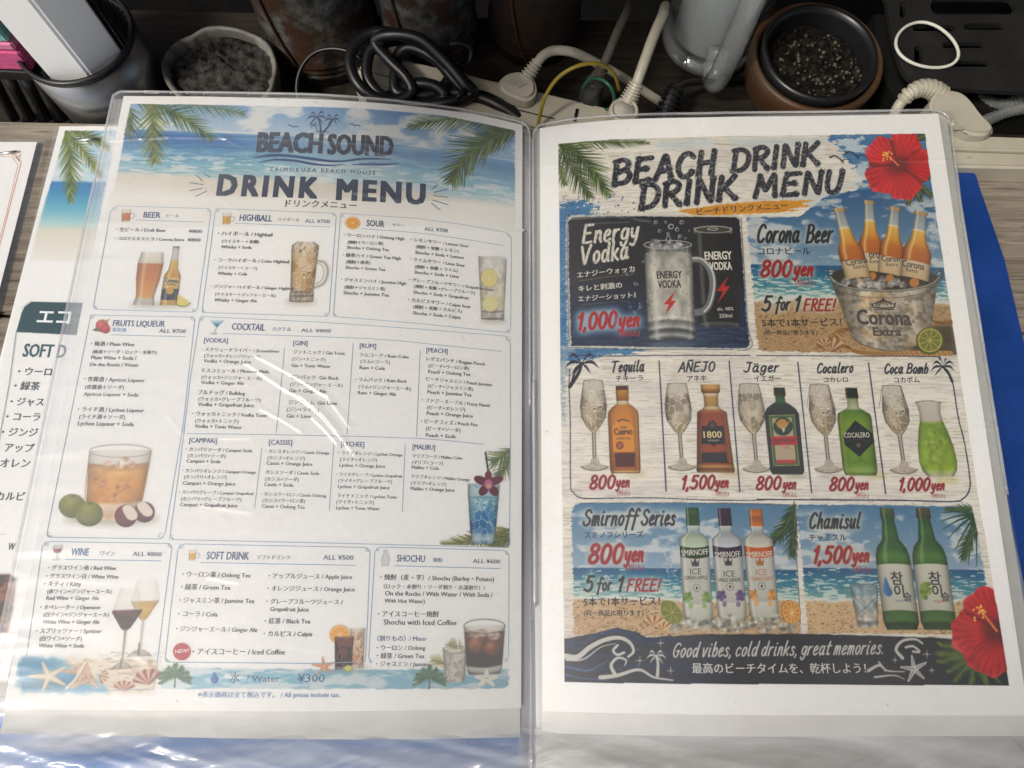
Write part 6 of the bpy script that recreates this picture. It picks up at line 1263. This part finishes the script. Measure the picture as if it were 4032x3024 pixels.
    ASH = noisy('ash',(.010,.010,.010),(.10,.095,.085),scale=220,rough=.95,bump=1.,lo=.35,hi=.72,spec=.1)
    out = [(1005,430),(1012,370),(1050,305),(1110,255),(1190,222),(1262,178),(1330,164),(1400,164),(1480,178),(1560,205),(1640,245),(1690,300),(1724,400),(1715,490),(1690,570),(1640,640),(1500,690),(1300,690),(1130,620),(1040,530)]
    zt = -.018; O = catmull([T0(x,y,zt) for x,y in out],4,True); cc = O.mean(0)
    ab = thing('ash_bowl','chipped grey bowl full of grey ash beside the black bin','bowl',(cc[0],cc[1],ZF))
    def ring(s,z,j=0): return np.column_stack([cc[0]+(O[:,0]-cc[0])*s+(j*(vnoise(np.arange(len(O))*.6,O[:,0]*0,3,4)-.5) if j else 0), cc[1]+(O[:,1]-cc[1])*s, np.full(len(O),z)])
    rings = [ring(.82,ZF),ring(.98,zt-.008),ring(1,zt),ring(.965,zt+.0012),ring(.90,zt-.001,.004),ring(.88,zt-.012,.004)]
    bm = bmesh.new(); vs = [[bm.verts.new(p) for p in r] for r in rings]; n_ = len(O)
    for a,bb in zip(vs[:-1],vs[1:]):
        for k in range(n_): bm.faces.new((a[k],a[(k+1)%n_],bb[(k+1)%n_],bb[k]))
    bm.faces.new(vs[0][::-1]); obj('bowl_wall',bm,GL,ab,True)
    bm = bmesh.new(); prev = None
    for q in range(14):
        s = .9*(1-q/14); r_ = ring(s,zt-.006); r_[:,2] += .007*(vnoise(r_[:,0]*300,r_[:,1]*300,4,3)-.5)*(q>0)+.003*(1-s); cur = [bm.verts.new(p) for p in r_]
        if prev:
            for k in range(n_): bm.faces.new((prev[k],prev[(k+1)%n_],cur[(k+1)%n_],cur[k]))
        prev = cur
    bm.faces.new(prev); obj('ash',bm,ASH,ab,True)
    # --- rusty tins
    RU = noisy('rusty_tin',(.014,.014,.014),(.13,.125,.112),scale=130,rough=.7,bump=.7,lo=.35,hi=.7,c3=(.036,.015,.007),scale3=45,lo3=.48,hi3=.6,spec=.3,metal=.1)
    RU2 = noisy('dark_rusty_tin',(.010,.008,.006),(.028,.022,.017),scale=60,rough=.7,bump=.6,c3=(.03,.013,.005),scale3=30,spec=.3)
    for px,py,r,m,lb in ((1285,165,.034,RU,'large grey tin with rust patches behind the ash bowl'),(1700,165,.0285,RU,'rust streaked tin behind the black cable coil'),(2100,128,.0275,RU2,'dark brown tin with ridged rings near its foot')):
        p = at(px,py,ZF); tn = thing('rusty_tin',lb,'tin',(p.x,p.y,ZF),'rusty tins along the back')
        prof = [(0,ZF+.0005),(r*.97,ZF+.0005),(r,ZF+.002)]
        for k in range(3): z0 = ZF+.008+.004*k; prof += [(r,z0),(r*1.03,z0+.001),(r*1.03,z0+.002),(r,z0+.003)]
        prof += [(r*1.0,.02),(r*1.01,.06),(r*1.0,.12),(r*.95,.12),(r*.94,.03),(0,.03)]
        turned('tin_body',p,prof,m,tn,seg=64)
        Q = [Vector((p.x+r*1.03*math.cos(a),p.y+r*1.03*math.sin(a),z)) for a,z in ((-2.4,.12),(-2.3,.06),(-2.1,.0),(-1.9,-.03),(-1.7,-.045))]
        tube('wire',catmull(Q,6),.0009,mat('rust_wire',(.05,.02,.01),.8),tn,seg=6)
    # --- power strip
    pw = thing('power_strip','dirty white power strip lying diagonally behind the folder','power strip',tuple(T1(1100,520,ZF)))
    q = [(480,262),(1990,622),(1760,820),(385,440)]
    prism('housing',[T1(x,y,-.022) for x,y in q],ZF+.0015,-.022,WP,pw,bev=.003)
    for u in (.08,.3,.52,.74):
        bm = bmesh.new()
        for v in (0,):
            p = T1(470+1520*u+20+v*400,300+362*u+60,-.022); bmesh.ops.create_cube(bm,size=1,matrix=Matrix.Translation((p.x,p.y,-.0222)) @ Matrix.Rotation(-.2,4,'Z') @ Matrix.Diagonal((.0018,.0085,.0012,1)))
        obj('outlet_slot',bm,BP,pw)
    tube('seam',[T1(425,375,-.0218),T1(900,500,-.0218),T1(1500,648,-.0218)],.0004,mat('seam_dark',(.1,.09,.07),.8),pw,seg=6)
    # --- black cable coil
    ck = thing('cable_coil','thick black power cable bundled in loops behind the left page','cable',tuple(T1(650,400,ZF)))
    lp = [(1060,500,-.01),(960,400,.004),(800,250,.016),(640,185,.02),(500,180,.02),(410,250,.018),(385,350,.015),(430,460,.01),(520,530,.004),(640,545,.0),(720,500,.002),(690,420,.008),(600,330,.012),(520,230,.016),(600,190,.024),(760,210,.026),(900,330,.016),(1010,460,.006),(1050,510,.0),(900,560,.0),(700,570,-.004),(560,520,.0),(480,420,.006),(490,290,.012),(560,225,.016)]
    lp = [(x,y,z*.6-.016) for x,y,z in lp]; tube('cable',path(FT1,lp,10),.0032,BK,ck,seg=12)
    lp = [(560,230,.006),(680,215,.004),(820,270,.004),(930,400,.002),(860,500,.0),(760,520,.0),(640,500,.002),(630,400,.006),(650,300,.01),(720,260,.014),(850,320,.012),(960,440,.008),(1040,510,.006)]
    lp = [(x,y,z*.6-.02) for x,y,z in lp]; tube('cable',path(FT1,lp,10),.0034,BK,ck,seg=12)
    lp = [(480,560,.002),(640,540,.006),(800,520,.01),(960,520,.013),(1100,545,.013),(1200,590,.01),(1290,650,.002),(1340,720,-.006)]
    lp = [(x,y-12,z*.3-.026) for x,y,z in lp]; tube('cable',path(FT1,lp,10),.0042,BK,ck,seg=12)
    lp = [(700,480,.004),(760,455,.008),(850,470,.008),(900,520,.004),(850,560,.0)]
    lp = [(x,y,z*.6-.02) for x,y,z in lp]; tube('cable',path(FT1,lp,10),.0034,BK,ck,seg=12)
    for x,y in ((985,505),(1045,495)): tube('cable_tie',path(FT1,[(x-40,y+60,-.02),(x-10,y+20,-.012),(x+25,y-16,-.012)],6),.0012,BK,ck,seg=8)
    tk = tag(tube('thin_cord',path(FT1,[(120,600,-.03),(95,480,-.025),(120,370,-.02),(190,290,-.016),(290,265,-.014),(390,285,-.014),(460,330,-.016)],10),.0012,BK),'thin black cord curving up in front of the large rusty tin','cord')
    tag(tube('thin_cord',path(FT1,[(930,240,.0),(990,235,.0),(1040,270,-.004),(1030,340,-.01),(960,390,-.02),(900,430,-.03)],10),.0012,BK),'thin black cord looped between the cable coil and the tins','cord')
    # --- flat white plug with cord
    wp = thing('white_plug','flat white plug in the power strip with its white cord running right','plug',tuple(T1(1300,440,-.02)))
    sh = catmull([T1(x,y,-.013) for x,y in ((1190,455),(1225,405),(1275,385),(1340,388),(1392,435),(1396,505),(1340,540),(1240,510))],5,True)
    prism('plug_body',[Vector(p) for p in sh],-.0225,-.013,WP,wp,bev=.0018)
    prism('grip_pad',[T1(x,y,-.0122) for x,y in ((1215,445),(1270,425),(1350,455),(1300,478))],-.0132,-.0122,noisy('grip',(.33,.30,.25),(.42,.39,.33),scale=60,rough=.6),wp,bev=.0003)
    Q = dense(path(FT1,[(1340,430,-.016),(1375,380,-.013),(1410,330,-.010)],8),60); tube('strain_relief',Q,ribs(Q,.0042,.003,6),WP,wp,seg=14,smooth=False)
    tube('cord',path(FT1,[(1400,345,-.010),(1440,300,-.008),(1500,275,-.008),(1600,285,-.01),(1720,340,-.02),(1850,410,-.03),(1990,500,-.04),(2090,565,-.044)],10),.0027,WP,wp,seg=10)
    # --- round white plug
    wp = thing('white_plug','round white plug with ribbed neck and straight cord beside the glass mug','plug',tuple(T1(1880,590,-.02)))
    c = T1(1880,590,-.006); turned('plug_body',c,[(0,-.0215),(.0082,-.0215),(.0086,-.012),(.0081,-.0078),(.0072,-.0066),(.0064,-.0066),(.0061,-.0073),(0,-.0071)],WP,wp,seg=40)
    turned('worn_disc',c,[(.0058,-.0071),(.0056,-.0067),(0,-.0067)],noisy('worn_grip',(.30,.28,.23),(.5,.47,.4),scale=70,rough=.7),wp,seg=30)
    Q = dense(path(FT1,[(1895,560,-.010),(1925,500,-.006),(1950,445,-.002)],8),80); tube('strain_relief',Q,ribs(Q,.0050,.0036,7),WP,wp,seg=14,smooth=False)
    tube('cord',path(FT1,[(1945,455,-.002),(1985,340,.004),(2040,190,.006),(2085,85,.0),(2100,30,-.02)],10),.0029,WP,wp,seg=10)
    # --- grey cord with clear plug, earth wires
    GC = noisy('dusty_brown_rubber',(.05,.042,.034),(.10,.085,.07),scale=60,rough=.8)
    gp = thing('grey_plug','smoky grey plug with a dusty brown cord rising behind it','plug',tuple(T1(1690,520,ZF)))
    Q = dense(path(FT1,[(1690,560,-.03),(1700,500,-.022),(1725,440,-.014)],8),60); tube('plug_body',Q,np.linspace(.0075,.0055,60),mat('smoky_plastic',(.045,.048,.046),.25,spec=.6),gp,seg=18)
    Q = dense(path(FT1,[(1725,440,-.014),(1745,400,-.008),(1760,370,-.004)],6),50); tube('strain_relief',Q,ribs(Q,.0042,.003,5),GC,gp,seg=12,smooth=False)
    tube('cord',path(FT1,[(1755,380,-.004),(1800,270,.002),(1850,150,.004),(1888,75,.0),(1905,20,-.02)],10),.0024,GC,gp,seg=10)
    ew = noisy('green_yellow_wire',(.22,.165,.015),(.012,.085,.03),scale=9,rough=.4,detail=1,lo=.47,hi=.53)
    e1 = tag(tube('earth_wire',path(FT1,[(1405,700,-.02),(1420,620,-.012),(1450,520,.0),(1520,420,.012),(1620,360,.018),(1720,345,.018),(1790,370,.012),(1830,420,.004),(1850,490,-.008)],10),.0010,ew),'green and yellow earth wire arching over the plugs','wire')
    tag(tube('earth_wire',path(FT1,[(1650,480,-.014),(1690,430,-.006),(1750,430,-.002),(1800,470,-.002),(1822,530,-.008),(1810,580,-.016),(1770,600,-.024)],10),.0009,mat('green_wire',(.012,.10,.05),.4)),'short green earth wire looping round the grey plug','wire')
    bp = thing('black_plug','black ribbed plug half hidden between the round plug and the mug','plug',tuple(T1(2130,600,ZF)))
    Q = dense(path(FT1,[(2090,700,-.036),(2110,600,-.032),(2140,520,-.028),(2165,470,-.026)],8),90); tube('plug_neck',Q,ribs(Q,.0065,.0045,8),BK,bp,seg=14,smooth=False)
    tube('cord',path(FT1,[(2160,480,-.026),(2230,450,-.03),(2400,440,-.04),(2600,420,-.044)],8),.0018,BK,bp,seg=8)
    # --- glass mug
    p = at(2780,168,ZF); r = .0305
    GLS = film_material('mug_glass',.03,worn=0,rough=.03,bump=0,tint=(.9,.92,.92))
    mg = thing('glass_mug','clear glass beer mug with something white inside, handle towards the viewer','mug',(p.x,p.y,ZF))
    turned('mug_wall',p,[(0,ZF+.001),(r*.9,ZF+.001),(r*1.0,ZF+.006),(r*1.0,ZF+.016),(r*.97,ZF+.020),(r*.98,.05),(r*1.03,.12),(r*.95,.12),(r*.88,.05),(r*.86,ZF+.013),(r*.8,ZF+.009),(0,ZF+.009)],GLS,mg,seg=64)
    RG = film_material('thick_glass',.2,worn=0,rough=.04,bump=0,tint=(.85,.87,.87))
    turned('glass_base',p,[(0,ZF+.0015),(r*.9,ZF+.0015),(r*.97,ZF+.005),(r*.955,ZF+.0085),(0,ZF+.0085)],RG,mg,seg=64)
    hx = T2(545,455,-.035); hd = Vector((hx.x-p.x,hx.y-p.y,0)).normalized()
    H = [Vector((p.x,p.y,0))+hd*(r*q)+Vector((0,0,z)) for q,z in ((.96,-.020),(1.25,-.031),(1.55,-.027),(1.68,-.008),(1.70,.03),(1.66,.07),(1.4,.095),(.98,.10))]
    tube('handle',catmull(H,8),.0066,RG,mg,seg=16)
    rl = thing('paper_roll','white paper roll standing inside the glass mug','paper roll',(p.x,p.y,ZF+.024))
    turned('roll',p,[(0,ZF+.011),(r*.72,ZF+.011),(r*.74,ZF+.013),(r*.76,.06),(r*.86,.115),(0,.115)],mat('roll_white',(.8,.8,.78),.6),rl,seg=48)
    # --- plant pot
    zr = -.006; c = T2(1120,285,zr); r = (T2(1120+300,285,zr)-c).length
    pt = thing('plant_pot','brown wooden bowl with a black pot of dry soil in it','plant pot',(c.x,c.y,ZF))
    TW = noisy('reddish_brown_wood',(.042,.024,.012),(.078,.046,.024),scale=30,rough=.5,bump=.15,stretch=(1,1,6),c3=(.07,.03,.015),scale3=20)
    turned('bowl',c,[(0,ZF+.0005),(r*.55,ZF+.0005),(r*.86,ZF+.008),(r*1.08,-.03),(r*1.17,-.016),(r*1.18,zr-.003),(r*1.12,zr-.001),(r*1.05,zr-.003),(r*1.0,-.02)],TW,pt,seg=72)
    turned('inner_pot',c,[(r*.98,-.03),(r*.99,zr-.004),(r*1.03,zr),(r*1.0,zr+.002),(r*.93,zr+.002),(r*.9,zr-.002),(r*.84,-.03),(r*.8,-.04)],BP,pt,seg=72)
    bm = bmesh.new(); prev = None; seg = 60
    for q in range(22):
        rr = r*.86*(1-q/22); cur = []
        for k in range(seg):
            a = 2*math.pi*k/seg; x = c.x+rr*math.cos(a); y = c.y+rr*math.sin(a); cur.append(bm.verts.new((x,y,-.021+.009*float(vnoise(np.array(x*420),np.array(y*420),4,6)))))
        if prev:
            for k in range(seg): bm.faces.new((prev[k],prev[(k+1)%seg],cur[(k+1)%seg],cur[k]))
        prev = cur
    bm.faces.new(prev); obj('soil',bm,noisy('dry_soil',(.006,.005,.0045),(.034,.028,.022),scale=260,rough=.95,bump=.8,lo=.45,hi=.7,c3=(.16,.14,.11),scale3=210,lo3=.64,hi3=.72,spec=.1),pt,True)
    bm = bmesh.new()
    for k in range(110):
        a = R.uniform(0,6.28); q = r*.75*math.sqrt(R.random()); s = R.uniform(.0004,.0012)
        bmesh.ops.create_icosphere(bm,subdivisions=1,radius=s,matrix=Matrix.Translation((c.x+q*math.cos(a)+.004,c.y+q*math.sin(a)-.003,-.0150+R.uniform(-.002,.001))))
    g = obj('pebbles',bm,noisy('pale_grit',(.035,.03,.024),(.13,.115,.09),scale=200,rough=.9),pt); g['kind'] = 'stuff'
    # --- grey lid
    p = at(3093,455,-.036); tag(turned('round_disc',p,[(0,ZF+.001),(.0135,ZF+.001),(.0135,-.037),(.0125,-.036),(0,-.036)],mat('grey_lid',(.22,.22,.20),.5)),'small grey round disc in front of the plant pot','disc').location = (0,0,0)
    # --- black crate
    zc = -.006
    cr = thing('black_crate','black plastic crate with rounded slots at the upper right','crate',tuple(T2(1900,250,ZF)))
    cu = bpy.data.curves.new('plate','CURVE'); cu.dimensions = '2D'; cu.fill_mode = 'BOTH'; cu.extrude = .0015
    def loop(pts):
        sp = cu.splines.new('POLY'); sp.points.add(len(pts)-1); sp.use_cyclic_u = True
        for i_,p_ in enumerate(pts): sp.points[i_].co = (p_[0],p_[1],0,1)
    loop(catmull([T2(x,y,zc) for x,y in ((1455,-120),(1478,0),(1500,150),(1530,280),(1565,370),(1610,425),(1680,455),(1900,475),(2300,495),(2700,510),(2700,-150),(2000,-150))],3,True))
    for x0,y0,x1,y1 in ((1548,12,1580,95),(1712,-10,2165,78),(1618,132,1846,166),(1890,124,2112,160),(1776,226,2006,256),(1808,324,2032,356),(1626,244,1668,345)):
        rr = min(x1-x0,y1-y0)/2; pts = []
        for cx,cy,a0 in ((x1-rr,y0+rr,-90),(x1-rr,y1-rr,0),(x0+rr,y1-rr,90),(x0+rr,y0+rr,180)):
            for a in (0,30,60,90): pts.append(T2(cx+rr*math.cos(math.radians(a0+a)),cy+rr*math.sin(math.radians(a0+a)),zc))
        loop(pts)
    to = bpy.data.objects.new('plate',cu); COL.objects.link(to); dg = bpy.context.evaluated_depsgraph_get(); me = bpy.data.meshes.new_from_object(to.evaluated_get(dg)); bpy.data.objects.remove(to); bpy.data.curves.remove(cu)
    for v in me.vertices: v.co.z += zc-.0015
    CRM = noisy('scuffed_black_plastic',(.014,.014,.014),(.022,.021,.02),scale=60,rough=.45,bump=.1)
    link('crate_lid',me,CRM,cr)
    prism('crate_body',[T2(x,y,zc) for x,y in ((1500,-60),(1540,250),(1620,400),(1720,440),(2600,480),(2600,-100))],ZF+.002,zc-.02,mat('crate_inside',(.004,.004,.004),.6),cr)
    tag(tube('rubber_band',dense(path(FT2,[(1695+165*math.cos(a)*1.0+14*math.sin(2*a),240+118*math.sin(a)+52*math.cos(a)*.55,zc+.002+.003*max(0,math.sin(a+2))) for a in np.linspace(0,2*math.pi,16,endpoint=False)],6,True),120)[:-1],.0009,mat('white_rubber',(.6,.59,.52),.5),closed=True,seg=8),'white rubber band lying on the black crate','rubber band')
    # --- white adapter plug
    ad = thing('white_adapter','bulky dirty white plug with a ribbed curved neck beside the right page corner','plug',tuple(T2(1850,600,-.02)))
    za = -.001; sh = catmull([T2(x,y,za) for x,y in ((1712,560),(1735,510),(1790,474),(1850,476),(1900,496),(1945,540),(1990,600),(2048,662),(2052,700),(2010,716),(1930,712),(1880,690),(1800,640),(1730,600))],4,True)
    prism('adapter_body',[Vector(p_) for p_ in sh],-.014,za,WP,ad,bev=.0018)
    for q_ in ([(1770,590),(1810,588),(1850,632),(1820,640)],[(1850,640),(1900,690),(1840,690)]): prism('moulded_mark',[T2(x,y,za+.0006) for x,y in q_],za-.0002,za+.0006,noisy('mould',(.34,.32,.27),(.42,.4,.34),scale=60,rough=.5),ad,bev=.0002)
    Q = dense(path(FT2,[(1770,515,-.006),(1720,478,-.004),(1660,472,-.004),(1600,500,-.006),(1565,540,-.010)],8),140); tube('strain_relief',Q,ribs(Q,.0052,.0036,10),WP,ad,seg=16,smooth=False)
    tube('cord',path(FT2,[(1575,525,-.009),(1540,570,-.012),(1522,620,-.016),(1530,720,-.022)],8),.003,WP,ad,seg=10)
    # --- grey hoses
    HG = noisy('ribbed_grey_hose',(.10,.105,.105),(.20,.205,.2),scale=40,rough=.5)
    for pts,lb in (([(1930,500,-.03),(2000,540,-.028),(2100,560,-.026),(2212,530,-.024),(2400,480,-.02)],'grey ribbed hose passing behind the white adapter'),([(1980,660,-.034),(2060,620,-.03),(2140,590,-.026),(2260,570,-.022),(2400,560,-.02)],'grey ribbed hose crossing in front of the other hose')):
        Q = dense(path(FT2,pts,10),160); tag(tube('grey_hose',Q,(.0036)*(1+.05*np.sign(np.sin(np.linspace(0,1,160)*130))),HG,smooth=False),lb,'hose')
    # --- white rail
    rl = thing('white_rail','dirty white painted metal rail under the top right corner of the right page','rail',tuple(T2(2000,800,ZT)))
    prism('rail_back',[T2(x,y,-.008) for x,y in ((1500,706),(2700,750),(2700,822),(1500,782))],ZT-.002,-.008,WP,rl,bev=.0008)
    prism('rail_front',[T2(x,y,-.0105) for x,y in ((1500,788),(2700,828),(2700,906),(1500,880))],ZT-.002,-.0105,WP,rl,bev=.0015)
build_setting(); build_folder(); build_left(); build_right(); build_side_sheets(); build_clutter()
